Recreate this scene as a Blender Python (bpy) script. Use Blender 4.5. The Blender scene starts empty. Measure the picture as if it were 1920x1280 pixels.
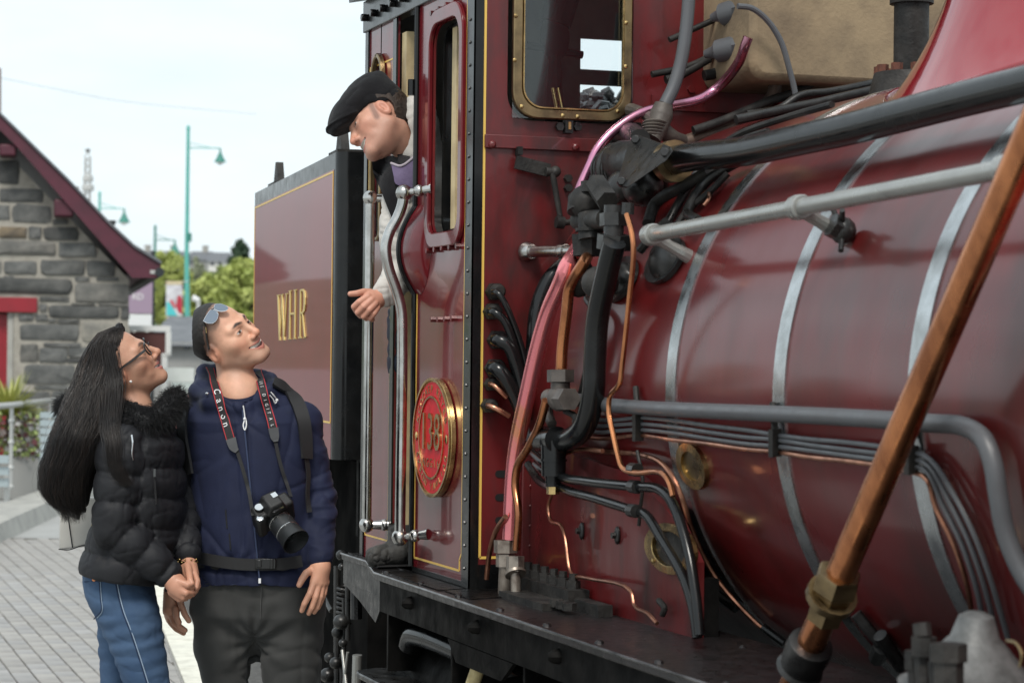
import bpy, bmesh, math, random
import numpy as np
from mathutils import Matrix, Vector
random.seed(7); RNG = np.random.default_rng(7)
S = bpy.context.scene
COL = S.collection
rad = math.radians

# ------------------------------------------------------------------ camera
# world: X = across the train (into it), Y = along the train (away), Z = up, platform at 0
F = 4450.0                               # focal length in photo pixels (1920 wide)
TH, ROLL, PITCH = .32421, .01127, .00812
CAM = np.array([-1.94688, -7.01402, 1.65])
R2 = np.array([[math.cos(TH), math.sin(TH)], [-math.sin(TH), math.cos(TH)]])
def ray(px, py):
    u, w = px-960, py-640
    c, s = math.cos(ROLL), math.sin(ROLL)
    u, w = c*u+s*w, -s*u+c*w
    x, y, z = u/F, 1., -w/F
    c, s = math.cos(PITCH), math.sin(PITCH)
    y, z = c*y-s*z, s*y+c*z
    return np.array([*(R2 @ np.array([x, y])), z])
FWD = ray(960, 640)
def onX(px, py, X): d = ray(px, py); return CAM+d*(X-CAM[0])/d[0]
def onY(px, py, Y): d = ray(px, py); return CAM+d*(Y-CAM[1])/d[1]
def onZ(px, py, Z): d = ray(px, py); return CAM+d*(Z-CAM[2])/d[2]
def onD(px, py, D): return CAM+ray(px, py)*D
XA, ZA, RB = 1.0779, 1.5772, .7949        # boiler axis and radius
def onC(px, py, off=0.):
    d = ray(px, py); R = RB+off
    ox, oz = CAM[0]-XA, CAM[2]-ZA
    a = d[0]**2+d[2]**2; b = 2*(ox*d[0]+oz*d[2]); c = ox*ox+oz*oz-R*R
    D = max(b*b-4*a*c, 0)
    return CAM+d*(-b-math.sqrt(D))/(2*a)
cam = bpy.data.cameras.new('camera'); camo = bpy.data.objects.new('camera', cam); COL.objects.link(camo)
xr = Vector(ray(960+F, 640)-FWD).normalized(); zf = Vector(-FWD).normalized(); yu = zf.cross(xr)
mw = Matrix((xr, yu, zf)).transposed().to_4x4(); mw.translation = Vector(CAM)
camo.matrix_world = mw
cam.sensor_width = 36; cam.lens = F/1920*36; cam.clip_start = .1; cam.clip_end = 3000
cam.dof.use_dof = True; cam.dof.focus_distance = 7.3; cam.dof.aperture_fstop = 5.6; cam.dof.aperture_blades = 8
S.camera = camo

# ------------------------------------------------------------------ world, sun, exposure
W = bpy.data.worlds.new('World'); S.world = W; W.use_nodes = True
SUN_EL, SUN_AZ = rad(52), rad(208)       # azimuth clockwise from +Y
nt = W.node_tree; nt.nodes.clear()
def N(t, k, **kw):
    n = t.nodes.new(k)
    for a, v in kw.items(): setattr(n, a, v)
    return n
sky = N(nt, 'ShaderNodeTexSky'); sky.sky_type = 'NISHITA'; sky.sun_disc = False
sky.sun_elevation = SUN_EL; sky.sun_rotation = SUN_AZ; sky.air_density = 1.2; sky.dust_density = 3.0
tc = N(nt, 'ShaderNodeTexCoord'); mp = N(nt, 'ShaderNodeMapping'); mp.inputs['Scale'].default_value = (1.6, 1.6, 5.0)
nz = N(nt, 'ShaderNodeTexNoise'); nz.inputs['Scale'].default_value = 2.2; nz.inputs['Detail'].default_value = 6
cr = N(nt, 'ShaderNodeValToRGB'); cr.color_ramp.elements[0].position = .36; cr.color_ramp.elements[1].position = .6
cr.color_ramp.elements[0].color = (.66,)*3+(1,); cr.color_ramp.elements[1].color = (.97,)*3+(1,)
mx = N(nt, 'ShaderNodeMix', data_type='RGBA'); bg = N(nt, 'ShaderNodeBackground'); ow = N(nt, 'ShaderNodeOutputWorld')
nt.links.new(tc.outputs['Generated'], mp.inputs[0]); nt.links.new(mp.outputs[0], nz.inputs[0])
nt.links.new(nz.outputs[0], cr.inputs[0]); nt.links.new(cr.outputs[0], mx.inputs[0])
nt.links.new(sky.outputs[0], mx.inputs[6]); mx.inputs[7].default_value = (9.7, 10.8, 11.3, 1)
nt.links.new(mx.outputs[2], bg.inputs[0]); bg.inputs[1].default_value = .1
nt.links.new(bg.outputs[0], ow.inputs[0])
sun = bpy.data.lights.new('sun', 'SUN'); sun.energy = 2.3; sun.angle = rad(16); sun.color = (1, .95, .88)
suno = bpy.data.objects.new('sun', sun); COL.objects.link(suno)
sd = Vector((math.sin(SUN_AZ)*math.cos(SUN_EL), math.cos(SUN_AZ)*math.cos(SUN_EL), math.sin(SUN_EL)))
suno.rotation_euler = sd.to_track_quat('Z', 'Y').to_euler()
S.view_settings.view_transform = 'Standard'; S.view_settings.look = 'None'
S.view_settings.exposure = .10; S.view_settings.gamma = 1; S.view_settings.use_curve_mapping = False
S.cycles.max_bounces = 8; S.cycles.glossy_bounces = 4

# ------------------------------------------------------------------ mesh helpers
def unit(v): v = np.asarray(v, float); return v/(np.linalg.norm(v)+1e-12)
def frame(ax):
    ax = unit(ax); h = np.array([0, 0, 1.]) if abs(ax[2]) < .9 else np.array([1., 0, 0])
    u = unit(np.cross(h, ax)); return u, np.cross(ax, u), ax
def smooth_path(P, n=6):
    P = [np.asarray(p, float) for p in P]
    if len(P) < 3: return P
    Q = [2*P[0]-P[1]]+P+[2*P[-1]-P[-2]]; out = []
    for i in range(1, len(Q)-2):
        p0, p1, p2, p3 = Q[i-1:i+3]
        def tj(a, b): return max(np.linalg.norm(b-a), 1e-6)**.5
        t0 = 0; t1 = t0+tj(p0, p1); t2 = t1+tj(p1, p2); t3 = t2+tj(p2, p3)
        for t in np.linspace(t1, t2, n, endpoint=False):
            A1 = (t1-t)/(t1-t0)*p0+(t-t0)/(t1-t0)*p1; A2 = (t2-t)/(t2-t1)*p1+(t-t1)/(t2-t1)*p2
            A3 = (t3-t)/(t3-t2)*p2+(t-t2)/(t3-t2)*p3
            B1 = (t2-t)/(t2-t0)*A1+(t-t0)/(t2-t0)*A2; B2 = (t3-t)/(t3-t1)*A2+(t-t1)/(t3-t1)*A3
            out.append((t2-t)/(t2-t1)*B1+(t-t1)/(t2-t1)*B2)
    out.append(P[-1]); return out
class MB:
    def __init__(s): s.v = []; s.f = []
    def add(s, V, Fs):
        o = len(s.v); s.v.extend([tuple(map(float, p)) for p in V]); s.f.extend([tuple(int(i)+o for i in f) for f in Fs]); return s
    def box(s, lo, hi, M=None):
        x0, y0, z0 = lo; x1, y1, z1 = hi
        V = np.array([(x0,y0,z0),(x1,y0,z0),(x1,y1,z0),(x0,y1,z0),(x0,y0,z1),(x1,y0,z1),(x1,y1,z1),(x0,y1,z1)], float)
        if M is not None: V = V @ np.asarray(M)[:3, :3].T + np.asarray(M)[:3, 3]
        return s.add(V, [(3,2,1,0),(4,5,6,7),(0,1,5,4),(1,2,6,5),(2,3,7,6),(3,0,4,7)])
    def obox(s, c, u, v, w, a, b, d):
        c, u, v, w = map(lambda q: np.asarray(q, float), (c, u, v, w)); V = []
        for k in (-1, 1):
            for j, i in ((-1,-1),(-1,1),(1,1),(1,-1)): V.append(c+u*a*i/2+v*b*j/2+w*d*k/2)
        return s.add(V, [(3,2,1,0),(4,5,6,7),(0,1,5,4),(1,2,6,5),(2,3,7,6),(3,0,4,7)])
    def tube(s, P, r, seg=10, n=5, caps=True, smooth=True, flat=None):
        m = len(P); rr = np.full(m, r, float) if np.isscalar(r) else np.asarray(r, float)
        if smooth and m > 2:
            Q = smooth_path(P, n); rr = np.interp(np.linspace(0, m-1, len(Q)), range(m), rr)
        else: Q = [np.asarray(p, float) for p in P]
        T = [unit(Q[min(i+1, len(Q)-1)]-Q[max(i-1, 0)]) for i in range(len(Q))]
        u, v, _ = frame(T[0]); V = []; fs = []
        for i, (p, t) in enumerate(zip(Q, T)):
            u = unit(u-t*np.dot(u, t)); w = np.cross(t, u)
            for k in range(seg):
                a = 2*math.pi*k/seg; V.append(p+rr[i]*(math.cos(a)*u+math.sin(a)*w*(flat or 1)))
        for i in range(len(Q)-1):
            for k in range(seg):
                a, b = i*seg+k, i*seg+(k+1) % seg; fs.append((a, b, b+seg, a+seg))
        if caps: fs.append(tuple(range(seg))[::-1]); fs.append(tuple((len(Q)-1)*seg+k for k in range(seg)))
        return s.add(V, fs)
    def cyl(s, a, b, r0, r1=None, seg=16): return s.tube([a, b], [r0, r0 if r1 is None else r1], seg, smooth=False)
    def nut(s, a, b, r): return s.cyl(a, b, r, r, 6)
    def lathe(s, prof, o, ax, seg=24, arc=None, closed=False):
        u, v, w = frame(ax); o = np.asarray(o, float); V = []; fs = []; m = len(prof)
        for r, h in prof:
            for k in range(seg):
                a = 2*math.pi*k/seg; V.append(o+w*h+r*(math.cos(a)*u+math.sin(a)*v))
        for i in range(m-1 if not closed else m):
            for k in range(seg):
                a, b = i*seg+k, i*seg+(k+1) % seg; c, d = ((i+1) % m)*seg+(k+1) % seg, ((i+1) % m)*seg+k
                fs.append((a, b, c, d))
        if not closed:
            fs.append(tuple(range(seg))[::-1]); fs.append(tuple((m-1)*seg+k for k in range(seg)))
        return s.add(V, fs)
    def ball(s, c, r, seg=14, sc=(1,1,1), M=None):
        c = np.asarray(c, float); V = []; fs = []; n = seg//2+1
        for i in range(n+1):
            t = math.pi*i/n
            for k in range(seg):
                a = 2*math.pi*k/seg
                q = np.array([math.sin(t)*math.cos(a)*sc[0], math.sin(t)*math.sin(a)*sc[1], math.cos(t)*sc[2]])*r
                V.append(c+(q if M is None else M @ q))
        for i in range(n):
            for k in range(seg):
                a, b = i*seg+k, i*seg+(k+1) % seg; fs.append((a, a+seg, b+seg, b))
        return s.add(V, fs)
    def prism(s, pts, d):
        P = [np.asarray(p, float) for p in pts]; d = np.asarray(d, float); n = len(P)
        return s.add(P+[p+d for p in P], [tuple(range(n))[::-1], tuple(range(n, 2*n))]+[(i, (i+1) % n, n+(i+1) % n, n+i) for i in range(n)])
    def grid(s, G):
        G = np.asarray(G, float); m, n = G.shape[:2]
        return s.add(G.reshape(-1, 3), [(i*n+j, i*n+j+1, (i+1)*n+j+1, (i+1)*n+j) for i in range(m-1) for j in range(n-1)])
    def ring(s, outer, inner, d):
        """plate between two loops of the same length, extruded by d"""
        n = len(outer); d = np.asarray(d, float)
        V = list(outer)+list(inner)+[p+d for p in outer]+[p+d for p in inner]; fs = []
        for i in range(n):
            j = (i+1) % n
            fs += [(i, n+i, n+j, j), (2*n+i, 2*n+j, 3*n+j, 3*n+i), (i, j, 2*n+j, 2*n+i), (n+i, 3*n+i, 3*n+j, n+j)]
        return s.add(V, fs)
    def bolts(s, pts, nrm, r=.008, h=.008, dome=False):
        nrm = unit(nrm)
        for p in pts:
            p = np.asarray(p, float)
            if dome: s.lathe([(r, 0), (r*.85, h*.6), (r*.4, h)], p, nrm, 8)
            else: s.nut(p, p+nrm*h, r)
        return s
def rrect(a0, b0, a1, b1, r, n=6):
    """rounded rectangle loop in 2d, (4*(n+1)) points"""
    out = []
    r = r if hasattr(r, '__len__') else (r,)*4
    for (cx, cy, t0), q in zip(((a1-r[0], b0+r[0], -90), (a1-r[1], b1-r[1], 0), (a0+r[2], b1-r[2], 90), (a0+r[3], b0+r[3], 180)), r):
        for k in range(n+1):
            t = rad(t0+90*k/n); out.append((cx+q*math.cos(t), cy+q*math.sin(t)))
    return out
def rectloop(a0, b0, a1, b1, loop):
    """points of the rectangle matching an inner loop, point by point, corner groups first"""
    n = len(loop)//4; out = []
    cs = [(a1, b0), (a1, b1), (a0, b1), (a0, b0)]
    for k in range(4):
        for j in range(n):
            p = loop[k*n+j]; c = cs[k]
            if j == n//2: out.append(c)
            elif k == 0: out.append((p[0], c[1]) if j < n//2 else (c[0], p[1]))
            elif k == 1: out.append((c[0], p[1]) if j < n//2 else (p[0], c[1]))
            elif k == 2: out.append((p[0], c[1]) if j < n//2 else (c[0], p[1]))
            else: out.append((c[0], p[1]) if j < n//2 else (p[0], c[1]))
    return out
def mesh_from(name, V, Fs):
    me = bpy.data.meshes.new(name); me.from_pydata([tuple(p) for p in V], [], [tuple(f) for f in Fs]); me.update(); return me
def link(name, me, m, parent=None, smooth=35, bevel=0):
    o = bpy.data.objects.new(name, me); COL.objects.link(o)
    if m is not None and not me.materials:
        for q in (m if isinstance(m, (list, tuple)) else [m]): me.materials.append(q)
    if smooth is not None:
        me.shade_smooth(); me.set_sharp_from_angle(angle=rad(smooth))
    if parent is not None: o.parent = parent
    if bevel:
        b = o.modifiers.new('bevel', 'BEVEL'); b.width = bevel; b.segments = 2; b.limit_method = 'ANGLE'; b.angle_limit = rad(40); b.harden_normals = False
    return o
def fix_normals(me):
    bm = bmesh.new(); bm.from_mesh(me); bmesh.ops.recalc_face_normals(bm, faces=bm.faces); bm.to_mesh(me); bm.free()
def obj(name, mb, m, parent=None, smooth=35, bevel=0, off=None):
    V = np.array(mb.v)
    if off is not None: V = V-np.asarray(off)
    me = mesh_from(name, V, mb.f); fix_normals(me)
    return link(name, me, m, parent, smooth, bevel)
def tag(o, label=None, cat=None, group=None, kind=None):
    if label: o['label'] = label
    if cat: o['category'] = cat
    if group: o['group'] = group
    if kind: o['kind'] = kind
    return o
def thing(name, label, cat, loc=(0, 0, 0), rz=0, group=None):
    o = bpy.data.objects.new(name, None); COL.objects.link(o); o.location = loc; o.rotation_euler = (0, 0, rz)
    o.empty_display_size = .2
    return tag(o, label, cat, group)
_FC = {}
def text_mesh(ch, ext=.1):
    """unit-height glyph mesh from Blender's built-in font: verts, faces"""
    if (ch, ext) in _FC: return _FC[ch, ext]
    cu = bpy.data.curves.new('t', 'FONT'); cu.body = ch; cu.extrude = ext; cu.size = 1; cu.resolution_u = 3
    o = bpy.data.objects.new('t', cu); COL.objects.link(o)
    dg = bpy.context.evaluated_depsgraph_get(); dg.update()
    me = bpy.data.meshes.new_from_object(o.evaluated_get(dg))
    V = np.array([v.co[:] for v in me.vertices]).reshape(-1, 3); Fs = [tuple(p.vertices) for p in me.polygons]
    bpy.data.objects.remove(o); bpy.data.curves.remove(cu); bpy.data.meshes.remove(me)
    _FC[ch, ext] = (V, Fs); return V, Fs

# ------------------------------------------------------------------ material helpers
def mat(name, base, rough=.5, metal=0, var=None, vscale=6, vdetail=5, vlo=.4, vhi=.65, rvar=0, bump=0, bscale=60, coat=0, crough=.05, aniso_scale=None, spec=.5, sheen=0, sss=0, attr=None, trans=0, alpha=1, objvar=0):
    m = bpy.data.materials.new(name); m.use_nodes = True; t = m.node_tree; b = t.nodes['Principled BSDF']
    L = t.links.new
    b.inputs['Base Color'].default_value = (*base, 1); b.inputs['Roughness'].default_value = rough; b.inputs['Metallic'].default_value = metal
    b.inputs['Coat Weight'].default_value = coat; b.inputs['Coat Roughness'].default_value = crough
    b.inputs['Specular IOR Level'].default_value = spec
    if sheen: b.inputs['Sheen Weight'].default_value = sheen; b.inputs['Sheen Roughness'].default_value = .5
    if sss: b.inputs['Subsurface Weight'].default_value = sss; b.inputs['Subsurface Radius'].default_value = (.012, .005, .003); b.inputs['Subsurface Scale'].default_value = 1
    if trans: b.inputs['Transmission Weight'].default_value = trans
    if alpha < 1: b.inputs['Alpha'].default_value = alpha
    tc = N(t, 'ShaderNodeTexCoord'); mp = N(t, 'ShaderNodeMapping'); L(tc.outputs['Object'], mp.inputs[0])
    if aniso_scale: mp.inputs['Scale'].default_value = aniso_scale
    src = None
    if attr:
        a = N(t, 'ShaderNodeVertexColor', layer_name=attr); src = a.outputs[0]; L(src, b.inputs['Base Color'])
    nzs = None
    if var is not None or rvar:
        nzs = N(t, 'ShaderNodeTexNoise'); nzs.inputs['Scale'].default_value = vscale; nzs.inputs['Detail'].default_value = vdetail; nzs.inputs['Roughness'].default_value = .62
        L(mp.outputs[0], nzs.inputs[0])
    if var is not None:
        r = N(t, 'ShaderNodeMapRange'); r.inputs[1].default_value = vlo; r.inputs[2].default_value = vhi; L(nzs.outputs[0], r.inputs[0])
        x = N(t, 'ShaderNodeMix', data_type='RGBA'); L(r.outputs[0], x.inputs[0]); x.inputs[6].default_value = (*base, 1); x.inputs[7].default_value = (*var, 1)
        if src is not None:
            x.blend_type = 'MULTIPLY'; L(src, x.inputs[6])
        L(x.outputs[2], b.inputs['Base Color'])
        if objvar:      # every stone or brick its own tone
            oi = N(t, 'ShaderNodeObjectInfo'); ro = N(t, 'ShaderNodeMapRange'); ro.inputs[3].default_value = 1-objvar; ro.inputs[4].default_value = 1+objvar; L(oi.outputs['Random'], ro.inputs[0])
            xm = N(t, 'ShaderNodeMix', data_type='RGBA', blend_type='MULTIPLY'); xm.inputs[0].default_value = 1; L(x.outputs[2], xm.inputs[6]); L(ro.outputs[0], xm.inputs[7]); L(xm.outputs[2], b.inputs['Base Color'])
    if rvar:
        n2 = N(t, 'ShaderNodeTexNoise'); n2.inputs['Scale'].default_value = vscale*1.7; n2.inputs['Detail'].default_value = 6; L(mp.outputs[0], n2.inputs[0])
        r = N(t, 'ShaderNodeMapRange'); r.inputs[1].default_value = .3; r.inputs[2].default_value = .7; r.inputs[3].default_value = max(rough-rvar, .02); r.inputs[4].default_value = rough+rvar
        L(n2.outputs[0], r.inputs[0]); L(r.outputs[0], b.inputs['Roughness'])
    if bump:
        n3 = N(t, 'ShaderNodeTexNoise'); n3.inputs['Scale'].default_value = bscale; n3.inputs['Detail'].default_value = 4; L(mp.outputs[0], n3.inputs[0])
        bp = N(t, 'ShaderNodeBump'); bp.inputs['Strength'].default_value = bump; bp.inputs['Distance'].default_value = .01
        L(n3.outputs[0], bp.inputs['Height']); L(bp.outputs[0], b.inputs['Normal'])
    return m
# ================================================================== SETTING
def pixof(Wp):
    d = np.asarray(Wp, float)-CAM; xy = R2.T @ d[:2]; x, y, z = xy[0], xy[1], d[2]
    c, s = math.cos(PITCH), math.sin(PITCH); y, z = c*y+s*z, -s*y+c*z
    u, v = F*x/y, -F*z/y; c, s = math.cos(ROLL), math.sin(ROLL)
    return 960+c*u-s*v, 640+s*u+c*v, y
def cw(x, d, z=0.): p = R2 @ np.array([x, d]); return np.array([CAM[0]+p[0], CAM[1]+p[1], z])   # camera-aligned ground coords -> world
def loc_of(Wp): p = R2.T @ (np.asarray(Wp)[:2]-CAM[:2]); return np.array([p[0], p[1], Wp[2]])
class BG:
    """a thing facing the camera's way at depth D; local x = right, y = away, z = up, origin on the ground"""
    def __init__(s, name, label, cat, px, D, group=None, turn=0.):
        q = loc_of(onD(px, 640, D)); s.x0, s.D, s.t = q[0], q[1], turn
        s.root = thing(name, label, cat, cw(s.x0, s.D), -TH+turn, group)
    def p(s, px, py, dy=0.):
        """ray through a pixel meets the thing's own front plane, dy behind it"""
        d = loc_of(CAM+ray(px, py)); d[2] -= CAM[2]; c, n = math.cos(s.t), math.sin(s.t)
        t = (-n*s.x0+c*s.D+dy)/(-n*d[0]+c*d[1]); x, y = d[0]*t-s.x0, d[1]*t-s.D
        return np.array([c*x+n*y, -n*x+c*y, CAM[2]+d[2]*t])
    def part(s, name, mb, m, parent=None, **k): return obj(name, mb, m, parent or s.root, **k)

M0 = {}
M0['asphalt'] = mat('grey tarmac', (.29, .29, .28), .8, var=(.35, .35, .34), vscale=1.2, vdetail=9, bump=.15, bscale=150)
M0['brick'] = mat('buff grey paver', (.315, .30, .28), .8, var=(.25, .24, .228), vscale=5, vdetail=8, bump=.2, bscale=120, objvar=.10)
M0['brick2'] = mat('grey paver', (.31, .30, .29), .8, var=(.25, .245, .24), vscale=5, vdetail=8, bump=.2, bscale=120, objvar=.10)
M0['joint'] = mat('paving joint', (.10, .09, .07), .95, var=(.06, .055, .045), vscale=20)
M0['white'] = mat('white edge paint', (.66, .64, .55), .7, var=(.42, .40, .34), vscale=9, vdetail=9, vlo=.45, vhi=.75)
M0['concrete'] = mat('concrete', (.36, .35, .32), .85, var=(.27, .265, .245), vscale=5, vdetail=8)
M0['teal'] = mat('teal green paint', (.10, .42, .36), .5, var=(.09, .37, .32), vscale=3)
M0['tealdark'] = mat('dark teal paint', (.03, .19, .15), .5)
M0['galv'] = mat('galvanised steel', (.52, .52, .50), .45, .3)
M0['maroon'] = mat('maroon barge paint', (.085, .014, .028), .5, var=(.06, .012, .022), vscale=4)
M0['redpaint'] = mat('red door paint', (.27, .012, .022), .45, var=(.22, .012, .02), vscale=5)
M0['mortar'] = mat('lime mortar', (.36, .335, .29), .95, var=(.27, .25, .215), vscale=6, vdetail=8, bump=.4, bscale=30)
STN = [mat('slate stone %d' % i, a, .8, var=b, vscale=4.5, vdetail=10, vlo=.40, vhi=.66, bump=.6, bscale=14, objvar=.38) for i, (a, b) in enumerate([((.078, .081, .079), (.17, .17, .16)), ((.098, .098, .091), (.21, .20, .18)), ((.062, .065, .065), (.135, .135, .128)), ((.12, .117, .105), (.26, .24, .20))])]
M0['tanstone'] = mat('tan stone', (.20, .155, .10), .85, var=(.10, .085, .07), vscale=5, bump=.4, bscale=20)
M0['slate'] = mat('roof slate', (.10, .105, .115), .6, var=(.15, .155, .165), vscale=3, vdetail=6)
M0['darkpost'] = mat('dark post paint', (.018, .022, .024), .5)
M0['paleblue'] = mat('pale blue grey paint', (.32, .38, .40), .6)
M0['soil'] = mat('soil', (.06, .045, .03), .95, var=(.1, .08, .05), vscale=8)

g = MB(); nx = 40
g.add([cw(-400, -30, 0), cw(400, -30, 0), cw(400, 900, 0), cw(-400, 900, 0)], [(0, 1, 2, 3)])
tag(obj('ground', g, M0['asphalt'], smooth=None), kind='structure')
# brick paving: a bed with every paver built in the part the camera sees
bed = MB(); rot = .022
def pv(u, v, z): return np.array([u+rot*(v-5), v, z])
def edgeX(y): return .318+.133*(y-4.92)        # platform edge line
def inpave(q): return (loc_of(q)[1] < 21.3)
poly = [pv(-4.5, 3.5, .004), (edgeX(3.5)-.01, 3.5, .004), (edgeX(13.2)-.01, 13.2, .004)]
a = cw(-3.9, 21.4, .004); bq = cw(-2.62, 21.4, .004)
poly = [(-4.5, 3.0, .004), (edgeX(3.0), 3.0, .004), (edgeX(bq[1]), bq[1], .004), tuple(bq), tuple(cw(-9, 21.4, .004))]
bed.add(poly, [(0, 1, 2, 3, 4)])
pave = tag(obj('pavement', bed, M0['joint'], smooth=None), kind='structure')
bw, bl, gap, th = .108, .215, .007, .010
cells = []
for i in range(-16, 14):
    for j in range(0, 62):
        c = pv(i*bw, 3.6+j*bl+(bl/2 if i % 2 else 0), 0)
        if c[0]-bw/2 > edgeX(c[1])-.02 or not inpave(c+[0, bl/2, 0]): continue
        px, py, d = pixof(c)
        if -60 < px < 420 and py < 1310: cells.append((d, i, j, c))
cells.sort(key=lambda t: t[0])
def brick_geo(V, Fs, c, ang, a, b, z0, z1, ch=.004):
    o = len(V); ca, sa = math.cos(ang), math.sin(ang)
    for (h, k, z) in ((a/2, b/2, z0), (a/2, b/2, z1-ch), (a/2-ch, b/2-ch, z1)):
        for sx, sy in ((-1,-1),(1,-1),(1,1),(-1,1)):
            x, y = sx*h, sy*k; V.append((c[0]+ca*x-sa*y, c[1]+sa*x+ca*y, z))
    for r in (0, 4):
        for q in range(4): Fs.append((o+r+q, o+r+(q+1) % 4, o+r+4+(q+1) % 4, o+r+4+q))
    Fs.append((o+8, o+9, o+10, o+11))
bmesh_ = []
for m_ in (M0['brick'], M0['brick2']):
    V, Fs = [], []; brick_geo(V, Fs, (0, 0), -rot, bw-gap, bl-gap, 0, th); me = mesh_from('brick', V, Fs); me.materials.append(m_); bmesh_.append(me)
V, Fs = [], []
def clipped(V, Fs, c):
    P = [(c[0]+x*(bw-gap)/2+rot*y*(bl-gap)/2, c[1]+y*(bl-gap)/2) for x, y in ((-1,-1),(1,-1),(1,1),(-1,1))]; f = lambda p: edgeX(p[1])-.006-p[0]; Q = []
    for a, b in zip(P, P[1:]+P[:1]):
        fa, fb = f(a), f(b)
        if fa >= 0: Q.append(a)
        if fa*fb < 0: t = fa/(fa-fb); Q.append((a[0]+t*(b[0]-a[0]), a[1]+t*(b[1]-a[1])))
    if len(Q) < 3: return
    o = len(V); n = len(Q); V += [(x, y, .0045) for x, y in Q]+[(x, y, .0045+th) for x, y in Q]; Fs += [(o+k, o+(k+1) % n, o+n+(k+1) % n, o+n+k) for k in range(n)]+[tuple(o+n+k for k in range(n))]
nb_ = 0
for d, i, j, c in cells:
    k = nb_
    if c[0]+bw/2 > edgeX(c[1]-bl/2)-.012: clipped(V, Fs, c); continue
    nb_ += 1
    if k < 300:
        o = bpy.data.objects.new('brick', bmesh_[0 if RNG.random() < .6 else 1]); COL.objects.link(o); o.parent = pave
        o.location = (c[0], c[1], .0045+RNG.uniform(-.0015, .002)); o.rotation_euler = (RNG.normal()*.004, RNG.normal()*.004, RNG.normal()*.006)
    else: brick_geo(V, Fs, c, -rot, bw-gap, bl-gap, .0045, .0045+th+RNG.uniform(-.0015, .002))
for i in range(-40, 14):            # pavers outside the picture, for other viewpoints
    for j in range(0, 62):
        c = pv(i*bw, 3.6+j*bl+(bl/2 if i % 2 else 0), 0)
        if c[0]+bw/2 > edgeX(c[1])-.01 or not inpave(c+[0, bl/2, 0]): continue
        px, py, d = pixof(c)
        if not (-60 < px < 420 and py < 1310): brick_geo(V, Fs, c, -rot, bw-gap, bl-gap, .0045, .0045+th)
tag(link('far_bricks', mesh_from('far_bricks', V, Fs), M0['brick'], pave, smooth=None), kind='stuff')
# white painted coping slabs along the platform edge
mb = MB(); cop = None
for k in range(22):
    y0 = 1.0+.62*k; y1 = y0+.612; z = .0162+.001*(k % 2)
    mb.prism([(edgeX(y0)+.012, y0, .002), (edgeX(y0)+.21, y0, .002), (edgeX(y1)+.21, y1, .002), (edgeX(y1)+.012, y1, .002)], (0, 0, z))
tag(obj('kerb', mb, M0['white'], smooth=None, bevel=.004), kind='structure')

# ------------------------------------------------ stone building
B = BG('stone_building', 'grey stone station building with a maroon gable and red door lintel', 'building', 241, 30, turn=.20)
def cq(x, y, dy=0.): return B.p(x/2.37, 220+y/2.37, dy)           # coordinates read off an enlargement
base = 0.
Wd, Dp = 3.5, 9.0
xr0 = cq(574, 700)[0]; eave = cq(590, 722)[2]; sl = (cq(70, 180)[2]-cq(590, 715)[2])/(cq(590, 715)[0]-cq(70, 180)[0])
apx = (xr0-Wd/2, eave+sl*Wd/2)
d0, d1 = cq(-400, 870)[0], cq(62, 870)[0]; dz = cq(0, 866)[2]
mb = MB()
mb.prism([(d1, 0, base), (xr0, 0, base), (xr0, 0, eave), (apx[0], 0, apx[1]), (xr0-Wd, 0, eave), (xr0-Wd, 0, base), (d0, 0, base), (d0, 0, dz), (d1, 0, dz)], (0, .35, 0))
mb.box((xr0-.35, .351, base), (xr0, Dp, eave)); mb.box((xr0-Wd, .351, base), (xr0-Wd+.35, Dp, eave)); mb.box((xr0-Wd+.351, Dp-.3, base), (xr0-.351, Dp, eave))
wall = B.part('wall', mb, M0['mortar'], smooth=None)
stones = [(0,192,92,298,2),(0,318,190,378,2),(-40,392,38,455,0),(58,392,222,470,0),(0,488,115,535,4),(130,488,182,538,2),(195,490,345,545,0),(236,456,300,475,2),(-40,550,248,612,1),(262,558,425,622,0),(20,640,162,695,0),(182,632,374,698,0),(388,640,508,705,0),(-30,640,2,690,1),(18,706,60,722,2),(335,711,395,726,2),(430,711,525,726,2),(-40,712,318,785,0),(332,742,571,822,1),(178,798,305,816,0),(178,832,205,858,2),(216,836,527,893,0),(539,846,572,893,2),(320,826,420,834,1),(440,826,570,838,1),(85,876,147,902,2),(160,878,209,904,2),(216,897,245,908,2),(255,900,352,912,0),(92,918,350,991,0),(361,912,572,995,3),(195,1003,357,1016,2),(92,1008,166,1084,1),(176,1024,297,1088,0),(306,1021,460,1066,0),(470,1006,572,1066,1),(300,1072,400,1088,2),(410,1072,572,1090,0),(110,1102,330,1182,0),(342,1102,572,1180,1),(155,1190,320,1208,0),(330,1190,572,1208,2)]
yy = 1218
while yy < 1640:
    h = RNG.choice([34, 52, 66]); x = 92
    while x < 560:
        w = min(RNG.uniform(70, 210), 572-x)
        if 572-x-w < 45: w = 572-x
        stones.append((x, yy, x+w, min(yy+h, 1636), int(RNG.integers(0, 4)))); x += w+10
    yy += h+10
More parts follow.
